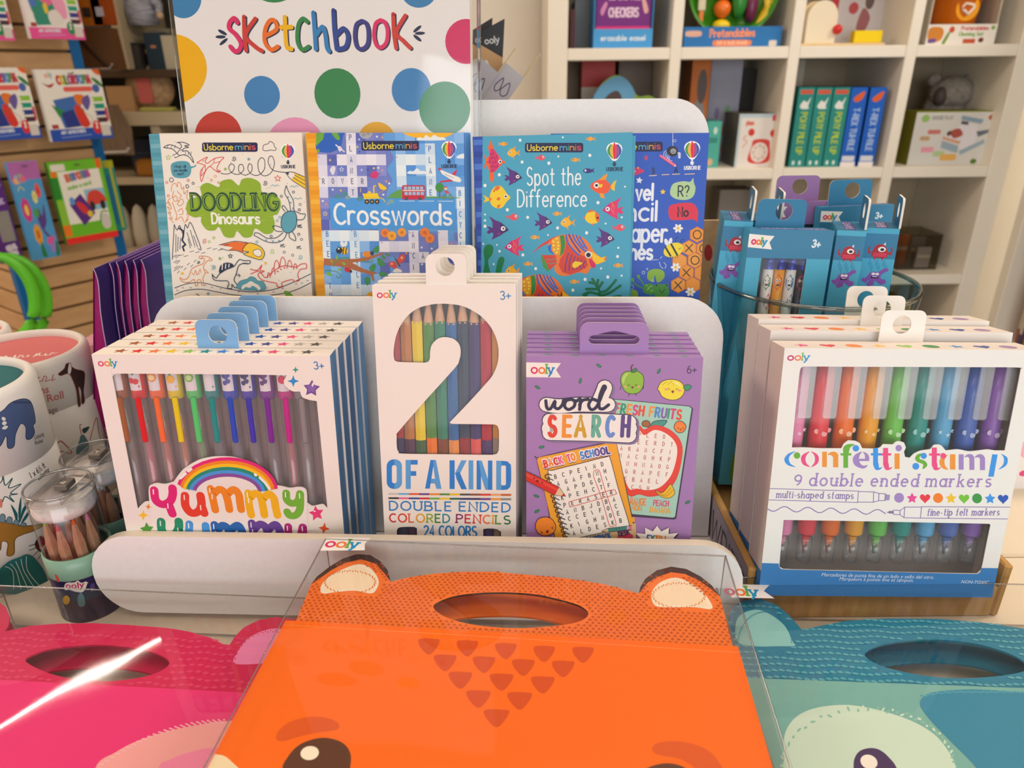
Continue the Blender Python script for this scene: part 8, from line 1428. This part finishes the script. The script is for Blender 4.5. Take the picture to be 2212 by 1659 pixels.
# graphite pencil boxes in the jar
BL, BD = '#52b0d2', '#337fa8'
MQ = [(0, -5.26), (100, -5.26), (0, 257.9), (100, 257.9)]
def gbox(label, TL, yaw, lean, roll, w, d, h, wide, lilac=False, tabdir=1):
    M = up_from(TL, yaw, lean, roll, h); q = seen(M, w, h)
    c1, c2 = ('#b48cc0', '#9a74aa') if lilac else (BL, BD)
    def monsters(P):
        P.rect(c2, 0, 0, 100, 25); R = '#b02438'
        P.blob(R, [28, 17, 36, 12, 50, 10.5, 64, 12, 74, 17, 76, 23, 66, 24, 62, 27, 58, 24.5, 42, 24.5, 38, 27, 34, 23.5, 26, 22]); P.blob(R, [26, 19, 18, 17, 20, 13, 14, 15, 16, 20]); P.blob(R, [74, 19, 84, 17, 82, 13, 88, 15, 86, 21]); P.ell('#f4f0ec', 56, 15.5, 12, 2.6); P.ell('#1c1820', 57, 15.7, 6, 1.4); P.poly('#e8e4dc', [58, 10.8, 64, 8.2, 66, 11.5])
        for y in (20, 22): P.line('#d83a54', 3, [34, y, 70, y])
        for k in range(9): P.ell('#2f8fc4', 24 + (k % 3) * 22 + (k // 3) * 5, 29 + (k // 3) * 3, 4, 1.4, -60)
        V = '#8a56b4'; P.ell(V, 46, 42.5, 20, 4.4); P.line(V, 6, [30, 44, 20, 48, 14, 47]); P.line(V, 6, [60, 40, 74, 36.5, 80, 36]); P.line(V, 8, [40, 45, 40, 50, 34, 51]); P.line(V, 8, [54, 45, 70, 48.5, 76, 48]); P.ell('#f0ecf4', 42, 40.5, 6, 1.4); P.ell('#f0ecf4', 54, 40.5, 6, 1.4); P.rect('#1c1424', 36, 43, 58, 45); P.rect('#f0ecf4', 40, 43, 55, 43.7)
    def front(P):
        P.rect(c2, 0, 0, 100, 10)
        P.poly('#f2efea', [-2, 1.5, 30, 2.2, 25, 4.4, 29, 6.9, -2, 6.2]); ooly(P, 3, 5, 22, 5.3, 2.3, .6); P.text('3+', '#dcecf4', 75, 5.7, 86, 6, 2.5, .6)
        P.blob('#6a3f94', [18, 68, 30, 62, 34, 72, 30, 84, 16, 84]); P.blob('#6fae3c', [14, 88, 26, 86, 30, 96, 16, 98])
    def side(mb):
        Q = Print(mb, d, h, MQ); Q.put = lambda u, v, k: (w + k, u, h - v); monsters(Q)
        if not wide: mb.add([(-.00002, 0, h * .885), (-.00002, d, h * .885), (-.00002, d, h), (-.00002, 0, h)], [(0, 1, 2, 3)], c2)
    def topart(P):
        if wide: P.rect('#5a3f94', 14, 38, 98, 72); P.text('GRAPHITE PENCILS', '#d8d0ec', 18, 66, 95, 66, 22, 3.5)
        else: P.rect('#5a3f94', 30, 8, 68, 92); P.text('GRAPHITE', '#d8d0ec', 60, 86, 60, 14, 24, 4)
    win = [[18, 11, 18.5, 9, 22, 8.2, 67, 8.8, 71, 9.6, 72, 11, 72, 58, 18, 58]] if wide else None
    if wide:
        xc = w * .46; tab = (xc - .0165, xc + .0165, .0185, d, rnd_hole(xc + .0015, .0105, .0058), c2, .004)
    else: tab = None
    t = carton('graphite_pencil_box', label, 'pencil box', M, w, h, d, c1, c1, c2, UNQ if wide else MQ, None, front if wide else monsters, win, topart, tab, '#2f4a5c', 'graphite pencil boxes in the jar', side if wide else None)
    if not wide:
        mb = MB(); x = w if tabdir > 0 else 0; ol = rrect(d * .5 - .0165, 0, d * .5 + .0165, .0195, .004, 4, (1, 1, 0, 0)) if d > .04 else rrect(.001, 0, d - .001, .0195, .004, 4, (1, 1, 0, 0))
        mb.slab(ol, [rnd_hole(d * .5, .0105, .005)], lambda u, v, k: (x - tabdir * .0002 + (k - .5) * .0007 * 2, u, h + v), c2, '#e9e4da'); mb.build('hang_tab', t)
    return t, M
G1, GM1 = gbox('graphite pencil box facing front with a pencil window, in the glass jar', (.1575, .4695, -.0968), .6, 5.0, -1.6, .0558, .018, .1860, True)
gbox('narrow side of a blue pencil box with two monsters, leftmost in the jar', at(1565, 476, Y=.485) - EYE, 12, 1.5, -2.2, .0188, .046, .178, False)
gbox('blue pencil box standing sideways just right of the windowed pencil box', at(1809, 497, Y=.472) - EYE, 19, 3.0, .6, .0178, .046, .172, False)
gbox('rightmost blue pencil box in the jar, standing sideways with two monsters', at(1873, 492, Y=.484) - EYE, 22, 3.0, 1.4, .0200, .036, .178, False)
gbox('blue pencil box sideways in the jar, behind the windowed box at its left', at(1627, 476, Y=.5015) - EYE, 13, 2.0, -1.5, .0185, .04, .178, False)
gbox('lilac pencil box in the jar with a round hole in its tab', at(1655, 436, Y=.548) - EYE, 0, 4.0, 0, .0555, .008, .170, True, True)
gbox('blue pencil box at the back of the jar with the tallest tab', at(1775, 448, Y=.5365) - EYE, -4, 4.0, 1, .0560, .010, .170, True)
# printed pencils showing in the window
for k in range(4):
    X_ = onp(1520 + .3797 * (370 + 65 * k), 370 + .3797 * 560, GM1, .007)[0]
    t = thing('printed_pencil', ['white monster print pencil with green and red blobs, first in the graphite box window', 'orange and green monster print pencil in the graphite box window', 'white and blue monster print pencil in the graphite box window', 'dark monster print pencil, last in the graphite box window'][k], 'pencil', GM1 @ T3((X_, .008, .004)), 'pencils in the graphite box window')
    mb = MB(); c = ['#ece8e6', '#f0a020', '#e6e8ea', '#2a2c44'][k]; R_ = .0036; mb.lathe([(.0001, .012), (R_, .012), (R_, .155), (.0001, .155)], ink(c, .3, .5), 16)
    pal = [['#3f9a4c', '#d83a34', '#e05a2c', '#26306c', '#3f9a4c', '#c8304c'], ['#e0582c', '#f2c02c', '#3f9a3c', '#d8283c', '#5a3f8c', '#2f6fc0'], ['#2f8ac0', '#4f9fd0', '#2f6fc0', '#d83a74', '#4fae5c', '#2f8ac0'], ['#e03060', '#2f8fc0', '#3f8fc0', '#3f9a5c', '#d8407c', '#3f6fc0']][k]
    for q in range(6):
        zz = .1465 - q * .0135; a0 = -1.57 + (.35 if q % 2 else -.3)
        S = lambda u, v, e=.0: ((R_ + .0001 + e) * math.cos(a0 + u), (R_ + .0001 + e) * math.sin(a0 + u), zz + v)
        mb.add([S(.72 * math.cos(i * .524), .0046 * math.sin(i * .524) * (1.25 if i % 2 else .85)) for i in range(12)], [tuple(range(12))], pal[q])
        for sx in (-.25, .25):
            mb.add([S(sx + .2 * math.cos(i * .785), .0012 + .0011 * math.sin(i * .785), .0001) for i in range(8)], [tuple(range(8))], '#f6f4f0'); mb.add([S(sx + .09 * math.cos(i * .785), .0012 + .0005 * math.sin(i * .785), .0002) for i in range(8)], [tuple(range(8))], '#18181e')
        mb.add([S(u, v, .0001) for u, v in ((-.3, -.0012), (.3, -.0012), (.2, -.0024), (-.2, -.0024))], [(0, 1, 2, 3)], '#f6f4f0' if q % 2 else '#3a1c2c')
    mb.build('shaft', t)
    MB().lathe([(R_ + .0002, .1552), (R_ + .0002, .160), (R_ + .0004, .1605), (R_ + .0002, .161), (R_ + .0002, .1735), (.0001, .1745)], ink('#2440b0', .2, .6, .6), 16).build('blue_ferrule', t)
# dotted carton at the table's right edge
M = T3((at(2168, 1056, Z=-.31).x, at(2180, 1056, Z=-.31).y, .94)); mb = MB(); prism_box(mb, .12, .08, .055, '#f1eeec', '#e2ddd8'); P = Print(mb, .12, .055, UNQ)
for k, (x, y, c) in enumerate(((10, 74, '#e84f8c'), (18, 90, '#e8d828'), (26, 70, '#f0842c'), (34, 88, '#4f9ad0'), (46, 76, '#e84f8c'), (60, 88, '#e8d828'), (74, 74, '#4fae5c'), (88, 86, '#e84f8c'))): P.ell(c, x, y, 3, 5)
P.blob('#f2b4c8', [4, 20, 30, 10, 60, 20, 60, 50, 20, 56, 4, 44]); P.blob('#d88a5c', [14, 0, 40, 0, 44, 20, 20, 24]); o = mb.build('dotted_carton'); o.matrix_world = M; tag(o, 'white carton with coloured dots at the table edge beyond the marker boxes', 'box')

# ---------------------------------------------------------------- cardboard tubes, pencil tubes and folded cards at the left
class Wrap:
    """Printing on an upright tube: points measured on the photograph are laid onto its curved wall."""
    def __init__(s, mb, c, r, M=None): s.mb, s.c, s.r = mb, Vector(c), r; s.lay = 0; s.o = (0, 0, 1); s.MI = M
    def crop(s, *a): s.o = a; return s
    def az(s, x, y):
        d = at(s.o[0] + s.o[2] * x, s.o[1] + s.o[2] * y, Y=1.0) - EYE; e = EYE - s.c
        A = d.x * d.x + d.y * d.y; B = d.x * e.x + d.y * e.y; C_ = e.x * e.x + e.y * e.y - s.r * s.r; D = B * B - A * C_
        k = (-B - math.sqrt(max(0, D))) / A; p = EYE + d * k - s.c; return (math.atan2(p.y, p.x), p.z)
    def put(s, polys, col):
        s.lay += 1; r = s.r + .00002 + s.lay * 2e-5
        for p in polys:
            # cut wide pieces so that they follow the curve
            a0 = min(k[0] for k in p); a1 = max(k[0] for k in p); n = max(1, int((a1 - a0) / .035))
            for i in range(n):
                lo, hi = a0 + (a1 - a0) * i / n, a0 + (a1 - a0) * (i + 1) / n; q = p
                for lim, sg in ((lo, 1), (hi, -1)):
                    z = []
                    for j in range(len(q)):
                        a, b = q[j - 1], q[j]; da, db = (a[0] - lim) * sg, (b[0] - lim) * sg
                        if (da < 0) != (db < 0): w = da / (da - db); z.append((a[0] + (b[0] - a[0]) * w, a[1] + (b[1] - a[1]) * w))
                        if db >= 0: z.append(b)
                    q = z
                    if not q: break
                if len(q) > 2: s.mb.add([(r * math.cos(k[0]), r * math.sin(k[0]), k[1]) for k in q], [tuple(range(len(q)))], col)
    def blob(s, col, a, smooth=True):
        p = [s.az(a[i], a[i + 1]) for i in range(0, len(a), 2)]; p = spline(p) if smooth else p
        q = [Vector((k[0], k[1], 0)) for k in p]; s.put([[(q[i].x, q[i].y) for i in t] for t in tessellate_polygon([q])], col)
    def line(s, col, w, a, smooth=True):
        p = [s.az(a[i], a[i + 1]) for i in range(0, len(a), 2)]; p = [(k[0] * s.r, k[1]) for k in p]; p = spline(p, False) if smooth else p
        s.put([[(k[0] / s.r, k[1]) for k in q] for q in thick(p, w)], col)
    def loop(s, fill, col, w, a):
        s.blob(fill, a); s.line(col, w, a + a[:2])
    def text(s, t, col, x0, y0, x1, y1, h, serif=0, bold=.0, script=False):
        a, b = s.az(x0, y0), s.az(x1, y1); A = Vector((a[0] * s.r, a[1])); e = Vector((b[0] * s.r, b[1])) - A; L = e.length; e = e / L; n = Vector((-e.y, e.x))
        P, tr, w = printed(t, bold); f = L / w; it = .3 if script else 0
        s.put([[(((A + e * (P[i][0] * f + it * P[i][1] * h) + n * (P[i][1] * h))).x / s.r, (A + e * (P[i][0] * f) + n * (P[i][1] * h)).y) for i in t3] for t3 in tr], col)
paper = ink('#e6e0d8', .55); roll = ink('#efe3d4', .6)
def card_tube(label, cx, cy, r, ztop, lid, seam, art, script=True):
    c = Vector((cx, cy, .94)); t = thing('cardboard_tube', label, 'tube', T3(c), 'white cardboard tubes'); h = EZ + ztop - .94
    mb = MB(); mb.lathe([(.0001, 0), (r, 0), (r, seam), (r - .0004, seam + .0002)], paper, 160)
    w = Wrap(mb, c, r); art(w, 0); mb.build('tube_body', t)
    mb = MB(); mb.lathe([(r - .0004, seam + .0002), (r + .0001, seam + .0006), (r + .0001, h - .006), (r - .0006, h - .002), (r - .003, h), (r - .0055, h - .001), (r - .0065, h - .004), (r - .0065, h - .0065)], paper, 160); w = Wrap(mb, c, r + .0001); art(w, 1); mb.build('tube_lid', t)
    mb = MB(); mb.add([((r - .0063) * math.cos(2 * PI * i / 48), (r - .0063) * math.sin(2 * PI * i / 48), h - .005) for i in range(48)], [tuple(range(48))], grain(lid, lid, 80, (1, 1, 1), .8, 'lid_paper'))
    if script:
        q = [(c + Vector(v)) for v in ((-r, r, h - .0049), (r, r, h - .0049), (-r, -r, h - .0049), (r, -r, h - .0049))]; P = Print(mb, 2 * r, 2 * r, [project(v) for v in q]); P.put = lambda u, v, k: (u - r, r - v, h - .005 + k); P.crop(0, 560, .1326)
        for a in ([20, 1610, 60, 1585, 70, 1600, 95, 1570, 110, 1590, 130, 1605, 160, 1590], [220, 1590, 250, 1560, 240, 1600, 280, 1590], [300, 1600, 330, 1560, 345, 1565, 380, 1570, 360, 1595, 400, 1590], [430, 1590, 460, 1560, 455, 1580, 480, 1575], [540, 1590, 600, 1535, 590, 1570, 650, 1525, 640, 1565, 700, 1560], [720, 1560, 750, 1535, 740, 1570, 790, 1555], [810, 1560, 850, 1520, 880, 1530, 930, 1520]): P.line('#f4e4e0', 9, a, True)
    mb.build('lid_disc', t); return t
K = (0, 680, .37383)
def dino_art(w, lid):
    w.crop(*K)
    if lid:
        w.loop('#4a5c84', '#26344c', .0004, [-30, 580, 20, 550, 60, 510, 120, 487, 165, 492, 190, 530, 205, 615, 192, 640, 200, 680, 180, 715, 150, 715, 148, 650, 120, 630, 90, 690, 80, 760, 45, 768, 35, 700, 0, 760, -60, 780, -80, 640])
        for k in range(7): w.line('#26344c', .0003, [76 + 15 * k, 502 - abs(k - 4), 84 + 15 * k, 512, 92 + 14 * k, 500])
        for y in (590, 615, 640): w.blob('#e6e2da', [12 + (y - 590) * .3, y, 30 + (y - 590) * .3, y + 6, 28, y + 22, 10, y + 16])
        w.text('Colouring', '#3a3a40', 198, 722, 252, 698, .0028); w.text('Rouleau', '#3a3a40', 202, 752, 246, 735, .0028)
    else:
        w.text('1 x 6\u00bd ft', '#2c2a2c', 182, 945, 264, 880, .0046, bold=.012); w.text('colouring', '#2c2a2c', 222, 958, 286, 905, .0042, bold=.012)
        w.loop('#e9e4da', '#1f5c60', .0006, [-20, 990, 10, 960, 18, 935, 30, 985, 70, 945, 50, 1000, 120, 978, 60, 1030, 100, 1035, 55, 1045, 80, 1080, 30, 1050, 10, 1085, -10, 1050]); w.blob('#d8806c', [0, 1070, 12, 1068, 12, 1110, 0, 1110])
        for a in ([62, 1095, 100, 1150, 95, 1200, 80, 1150], [120, 1052, 122, 1120, 112, 1200, 105, 1130], [178, 1065, 140, 1140, 115, 1200, 130, 1120], [185, 1110, 150, 1180, 122, 1200, 150, 1150]): w.blob('#1f5f62', a)
        w.loop('#9a6c24', '#4a3410', .0004, [-40, 1230, 0, 1190, 40, 1190, 90, 1212, 150, 1220, 235, 1210, 250, 1218, 190, 1250, 130, 1270, 85, 1300, 80, 1380, 40, 1388, 45, 1320, 10, 1310, 0, 1360, -40, 1350])
        for x in (5, 45, 85, 125): w.loop('#6f8f9c', '#2c4a54', .0003, [x - 10, 1192 + x * .2, x, 1150 + x * .4, x + 22, 1156 + x * .4, x + 20, 1196 + x * .2])
        w.blob('#4a1c14', [200, 1320, 215, 1290, 235, 1278, 268, 1300, 275, 1350, 270, 1390, 230, 1370, 205, 1345]); w.blob('#d86a5c', [225, 1340, 245, 1335, 248, 1352, 232, 1356])
        for a in ([205, 1325, 165, 1335], [210, 1345, 168, 1360], [220, 1362, 190, 1392], [240, 1375, 218, 1410]): w.line('#2c2624', .0004, a, False)
        w.blob('#1f6a68', [-20, 1500, 40, 1430, 110, 1400, 150, 1385, 190, 1400, 240, 1460, 270, 1520, 272, 1570, 200, 1600, -20, 1600])
        for k in range(5): w.line('#c8d4cc', .0004, [150 - k * 30, 1395 + k * 14, 160 - k * 22, 1480, 240 - k * 40, 1580])
        w.blob('#1f6a68', [100, 1640, 180, 1640, 260, 1700, 230, 1800, 100, 1780])
card_tube('white cardboard tube with a teal lid and dinosaur drawings, nearest the table edge', -.350, .41, .044, -.1735, '#2f6a70', .083, dino_art, False)
def icon_art(w, lid):
    w.crop(*K); pk = '#c0706c'
    if lid:
        for a in ([140, 395, 165, 350, 160, 385, 190, 345, 185, 385, 205, 375], [210, 385, 225, 360, 215, 390, 240, 380], [245, 385, 255, 355, 270, 362, 262, 385, 290, 375], [298, 378, 308, 345, 300, 380, 318, 370]): w.line(pk, .0006, a)
        w.text('Icons', pk, 160, 468, 284, 448, .0058, bold=.02); w.text('In Roll', pk, 202, 518, 370, 480, .0060, bold=.02); w.text('g', pk, 168, 528, 184, 522, .0058, bold=.02); w.text('oloriage', '#8a6a68', 198, 584, 334, 560, .0048)
        w.loop('#3a2c28', '#b0625c', .0004, [335, 340, 370, 310, 380, 285, 405, 278, 415, 300, 440, 315, 485, 330, 488, 380, 482, 440, 488, 500, 470, 512, 468, 440, 452, 420, 465, 515, 450, 525, 440, 440, 420, 380, 395, 340, 350, 352]); w.loop('#e9e4dc', '#b0625c', .0004, [395, 285, 405, 278, 412, 310, 402, 345, 390, 330]); w.ell = None
    else:
        w.line(pk, .0009, [260, 800, 300, 775, 340, 735, 360, 735, 412, 790, 400, 800, 350, 790, 310, 820, 270, 835]); w.line(pk, .0007, [275, 840, 300, 800, 315, 770, 305, 750]); w.blob('#5a7f88', [440, 780, 460, 720, 465, 700, 485, 695, 515, 750, 500, 800, 450, 810]); w.line(pk, .0007, [470, 690, 460, 640, 470, 635]); w.blob('#2f4a50', [475, 660, 515, 645, 505, 670, 485, 685]); w.line(pk, .0008, [520, 720, 545, 620, 560, 600, 570, 680, 585, 730])
        w.line('#3f6f74', .0006, [180, 900, 200, 860, 230, 880]); w.blob('#c8683c', [295, 900, 320, 905, 345, 900, 325, 925, 300, 925])
card_tube('white cardboard tube with a pink lid and a dog drawing', -.3726, .503, .047, -.1872, '#d97878', .083, icon_art)
card_tube('white cardboard tube with a pink lid cut off by the view, behind the dog one', at(8, 735, Y=.62).x - .046, .62, .045, -.215 - .0, '#d97878', .06, lambda w, l: None, False)
wood2 = grain('#c08c6c', '#d4a484', 120, (3, 3, .6), .6, 'pencil_wood')
def pencil_tube(label, cx, cy, r, ztop, seed, art=True):
    c = Vector((cx, cy, .94)); h = EZ + ztop - .94; t = thing('pencil_tube', label, 'pencil tube', T3(c), 'clear topped pencil tubes'); k = r / .0187
    zm0, zm1 = h - .0565 * k, h - .0425 * k
    mb = MB(); mb.lathe([(.0001, 0), (r, 0), (r, zm0 - .0003)], ink('#2a2458', .35, .4), 120); W_ = Wrap(mb, c, r)
    if art:
        W_.crop(*K)
        for x, y in ((358, 1522), (470, 1515), (402, 1548), (505, 1548), (432, 1530), (530, 1590)): W_.blob('#e8c85c', [x - 5, y, x, y - 6, x + 5, y, x, y + 6], False)
        W_.blob('#f2efea', [372, 1570, 385, 1548, 430, 1545, 450, 1535, 470, 1548, 498, 1540, 502, 1560, 480, 1600, 440, 1600, 400, 1588, 378, 1590]); W_.text('ooly', '#c8386c', 382, 1578, 490, 1572, .0044, bold=.02); W_.blob('#c8483c', [318, 1500, 335, 1510, 345, 1540, 332, 1540]); W_.blob('#5a4a8c', [520, 1565, 540, 1548, 548, 1570, 530, 1590]); W_.blob('#d8a82c', [365, 1640, 385, 1620, 405, 1640, 395, 1670, 372, 1668]); W_.blob('#5f8f9c', [450, 1630, 470, 1605, 490, 1640, 488, 1680, 455, 1680])
    mb.build('printed_base', t)
    MB().lathe([(r, zm0 - .0002), (r + .0002, zm0), (r + .0002, zm1), (r - .001, zm1 + .0004), (r - .0012, zm1 - .002)], ink('#86b49c', .3, .5), 44).build('mint_collar', t)
    MB().lathe([(r - .0006, zm1), (r - .0004, h - .007 * k), (r - .001, h - .006 * k), (r + .0002, h - .0055 * k), (r + .0002, h - .0012 * k), (r - .001, h)], film('#f0efee', .06, .06), 44).build('clear_cap', t)
    mb = MB(); mb.lathe([(.0001, h - .0055 * k), (r - .0015, h - .0055 * k)], film('#f0efee', .07, .1, veil=.05), 40); mb.tube([((r - .0006) * math.cos(2 * PI * i / 40), (r - .0006) * math.sin(2 * PI * i / 40), h) for i in range(40)], .0007, film('#dfe2e2', .25, .1), 6, closed=True); mb.build('cap_rim', t)
    s = MB(); s.bbox(-.004 * k, .0005, h - .0052 * k, .0038 * k, .0105 * k, h - .0015 * k, ink('#8a827a', .35, .5, .7), .0005); s.build('sharpener', t); s = MB(); s.lathe([(.0022 * k, h - .0016 * k), (.0016 * k, h - .0008 * k), (.0001, h - .0008 * k)], ink('#b8b2aa', .25, .5, 1), 14, T3((0, .005 * k, 0))); s.build('sharpener_screw', t)
    m2 = MB()
    for x in (-.009 * k, .009 * k): m2.box(x - .0003, -math.sqrt(r * r - x * x) * .9, h - .0054 * k, x + .0003, math.sqrt(r * r - x * x) * .9, h - .001 * k, film('#f0efee', .07, .1, veil=.05))
    m2.build('cap_divider', t)
    MB().lathe([(.0001, h - .0165 * k), (r - .002, h - .0165 * k), (r - .0015, h - .014 * k), (r - .0018, h - .008 * k), (.0001, h - .0078 * k)], grain('#eee4e0', '#fbf6f2', 160, (1, 1, 1), .8, 'foam', .6), 36).build('foam_pad', t)
    rnd = random.Random(seed); cols = [('red', '#d8283c'), ('orange', '#f0642c'), ('lime', '#86c23c'), ('pink', '#e88ab4'), ('violet', '#5a3a9c'), ('brown', '#6a4a34'), ('blue', '#3f6fc0'), ('green', '#2f8a4c'), ('yellow', '#f0c82c'), ('black', '#2a2a2e')]
    if seed > 2: cols = cols[4:]
    sp = [(.0, -.011), (.0085, -.0085), (-.0085, -.0085), (.0115, 0), (-.0115, 0), (0, -.0015), (.0065, .0085), (-.0065, .0085), (.003, .0035), (-.004, .004)]
    who = {1: 'nearest pencil tube', 3: 'pencil tube beside the gel pen box', 5: 'rearmost pencil tube'}[seed]
    for (nm, cl), (x, y) in zip(cols, sp):
        a = thing('coloured_pencil', nm + ' tipped pencil inside the ' + who, 'pencil', T3(c + Vector((x * k, y * k, .002))), 'pencils in the pencil tubes'); top = zm1 + (.0105 + rnd.random() * .004) * k; rr_ = .0034 * k
        q = [(rr_ * math.cos(PI / 3 * i), rr_ * math.sin(PI / 3 * i)) for i in range(6)]; m3 = MB(); zc = top - .0035 * k; m3.add([(u, v, z) for z in (0, zc - .004) for u, v in q] + [(u * .42, v * .42, zc + .008 * k) for u, v in q], [(i, (i + 1) % 6, 6 + (i + 1) % 6, 6 + i) for i in range(6)] + [(6 + i, 6 + (i + 1) % 6, 12 + (i + 1) % 6, 12 + i) for i in range(6)], wood2); m3.build('wood_body', a)
        MB().lathe([(rr_ * .42, zc + .0079 * k), (rr_ * .16, zc + .0118 * k), (.0001, zc + .012 * k)], ink(cl, .5), 10).build('colour_tip', a)
pencil_tube('clear topped pencil tube with mint collar, closest to the table edge', -.2695, .364, .0187, -.2215, 1)
pencil_tube('clear topped pencil tube standing between the nearest one and the gel pen boxes', -.2725, .4065, .0192, -.2242, 3, False)
pencil_tube('clear topped pencil tube mostly hidden behind the gel pen boxes', -.2685, .4545, .019, -.2265, 5, False)
# folded purple cards
for k, x in enumerate((201.7, 236, 251, 269.6, 287.9, 304.4)):
    p = at(x, (580.6, 568.6, 565.8, 563.7, 562, 561)[k], Z=-.127); H = (p.z - .94) / math.cos(rad(14)); M = T3(p) @ Matrix.Rotation(rad(-3), 4, 'Z') @ Matrix.Rotation(rad(14), 4, 'Y') @ T3((0, 0, -H)); s_ = (.92, .84, .82, .80, .80, 1)[k]
    t = thing('folded_card', ['first purple folded card, nearest the slat wall stand', 'second purple folded card from the slat wall stand', 'third purple folded card from the slat wall stand', 'fourth purple folded card from the slat wall stand', 'fifth purple folded card, next to last in its row', 'sixth purple folded card with grey flowers, nearest the dinosaur doodling book'][k], 'card', M, 'purple folded cards'); Lc = .16
    pr = [(u * s_, H - v) for u, v in ((0, 0), (.0018, .003), (.0034, .008), (.0042, .013), (.0050, .024), (.0057, .033), (.0077, .046), (.0104, .060), (.0115, .08), (.0118, .11))] + [(.0118 * s_, 0)]
    mb = MB(); mb.add([(u, y, z) for y in (0, Lc) for u, z in pr], [(i, i + 1, len(pr) + i + 1, len(pr) + i) for i in range(len(pr) - 1)], ink('#3c2a78', .45), True)
    if k == 5:
        mb.add([], [], '#8f8a84')
        for cy, cz in ((.022, H - .052), (.05, H - .03)):
            for i in range(6): mb.add([(.0024 * s_ + (H - cz - .025) * .04 * s_ + .0005, cy + .006 * math.cos(i * 1.047) + .0032 * math.cos(j * .785), cz + .007 * math.sin(i * 1.047) + .0038 * math.sin(j * .785)) for j in range(8)], [tuple(range(8))], '#8f8a90')
    mb.build('outer_sheet', t)
    mb = MB(); mb.add([(-.0003 - .003 * 0, y, z) for y in (0, Lc) for z in (H, 0)], [(0, 1, 3, 2)], ink('#a01868', .45)); mb.build('back_sheet', t)
    mb = MB(); mb.add([(0, .0015, z) for u, z in pr] + [(u, .0015 + .002 * (u > 0), z) for u, z in pr], [(i, i + 1, len(pr) + i + 1, len(pr) + i) for i in range(len(pr) - 1)], ink('#a8186c', .45)); mb.build('magenta_gusset', t)
    mb = MB(); mb.tube([(u, 0, z) for u, z in pr], .00035, '#cfb4d8', 5); mb.tube([(0, 0, H), (0, Lc, H)], .0003, '#a884c0', 5); mb.build('card_edge', t)
o = MB().bbox(0, 0, 0, .02, .03, at(205, 742, Y=.62).z - .94, '#d89aa8', .002).build('pink_carton'); o.matrix_world = T3((at(212, 760, Y=.62).x - .02, .62, .94)); tag(o, 'small pink carton behind the folded purple cards and tubes', 'box')
# cartons leaning behind the stand
def lean_box(label, name, px, Y, ang, w, L, d, col, side, extra, tab=True):
    a = at(px[0], px[1], Y=Y); L = (a.z - .941 - w * math.sin(rad(ang))) / math.cos(rad(ang)); M = T3(a) @ Matrix.Rotation(rad(ang), 4, 'Y') @ T3((0, 0, -L)); t = thing(name, label, 'pen box', M); mb = MB(); mb.slab([(0, 0), (w, 0), (w, L + .006 * (not tab)), (0, L - .006 * (not tab))], [], lambda u, v, k: (u, k * d, v), col, side); extra(mb, w, L); mb.build('carton_body', t)
    if tab: MB().box(w - .001, .001, L, w, d - .001, L + .026, '#cdb88c').build('hang_tab', t)
def drops(mb, w, L):
    P = Print(mb, w, .30, UNQ); P.put = lambda u, v, k: (u, -k, L - v)
    for x, s in ((34, 1), (66, 1.3)): P.loop('#4a3f6a', .6, [x, 4, x - 10 * s, 6.2, x - 11 * s, 7.6, x, 8.6, x + 11 * s, 7.6, x + 10 * s, 6.2])
lean_box('grey carton with two drops leaning behind the white back panel', 'slim_carton', (1090, 133), .735, 38, .0232, .30, .02, '#bdbcc6', '#9a9aa8', drops)
lean_box('grey carton with two drops mostly hidden behind the polka dot case', 'slim_carton', (1034, 122), .73, 38, .0232, .30, .02, '#b2b1bc', '#9a9aa8', drops)
def blk(mb, w, L):
    P = Print(mb, w, .33, UNQ); P.put = lambda u, v, k: (u, -k, L - v); P.clip = (0, -.01, w, .33); P.poly('#26262a', [0, 1.8, 100, -1.8, 100, 8.5, 0, 5.5]); P.text('ooly', '#c8c8cc', 16, 5.2, 84, 4.4, 1.7, .35); P.poly('#efe6d4', [4, 10, 30, 9.4, 44, 11, 34, 13, 8, 13])
lean_box('kraft carton with a black pointed label behind the polka dot case', 'kraft_carton', (1041, 52), .765, 4, .0215, .33, .012, '#c9a273', '#b08a5c', blk, False)
lean_box('second kraft carton with a black label, its edge just showing', 'kraft_carton', (1022, 50), .78, 4, .0185, .33, .012, '#c9a273', '#b08a5c', blk, False)
a_, b_ = at(1490, 640, Y=.62), at(1562, 476, Y=.62); mb = MB(); mb.box(0, 0, 0, b_.x - a_.x, .004, b_.z - .94, grain('#b59a78', '#c2a886', 120, (1, 1, 1), .7, 'kraft_card')); P = Print(mb, b_.x - a_.x, b_.z - .94, seen(T3((a_.x, .62, .94)), b_.x - a_.x, b_.z - .94)); P.ell('#a83a3c', 1530, 546, 9, 18); P.rect('#d9d2d4', 1544, 600, 1562, 700)
o = mb.build('kraft_card'); o.matrix_world = T3((a_.x, .62, .94)); tag(o, 'kraft card with a dark red dot standing between the blue travel book and the jar', 'card')
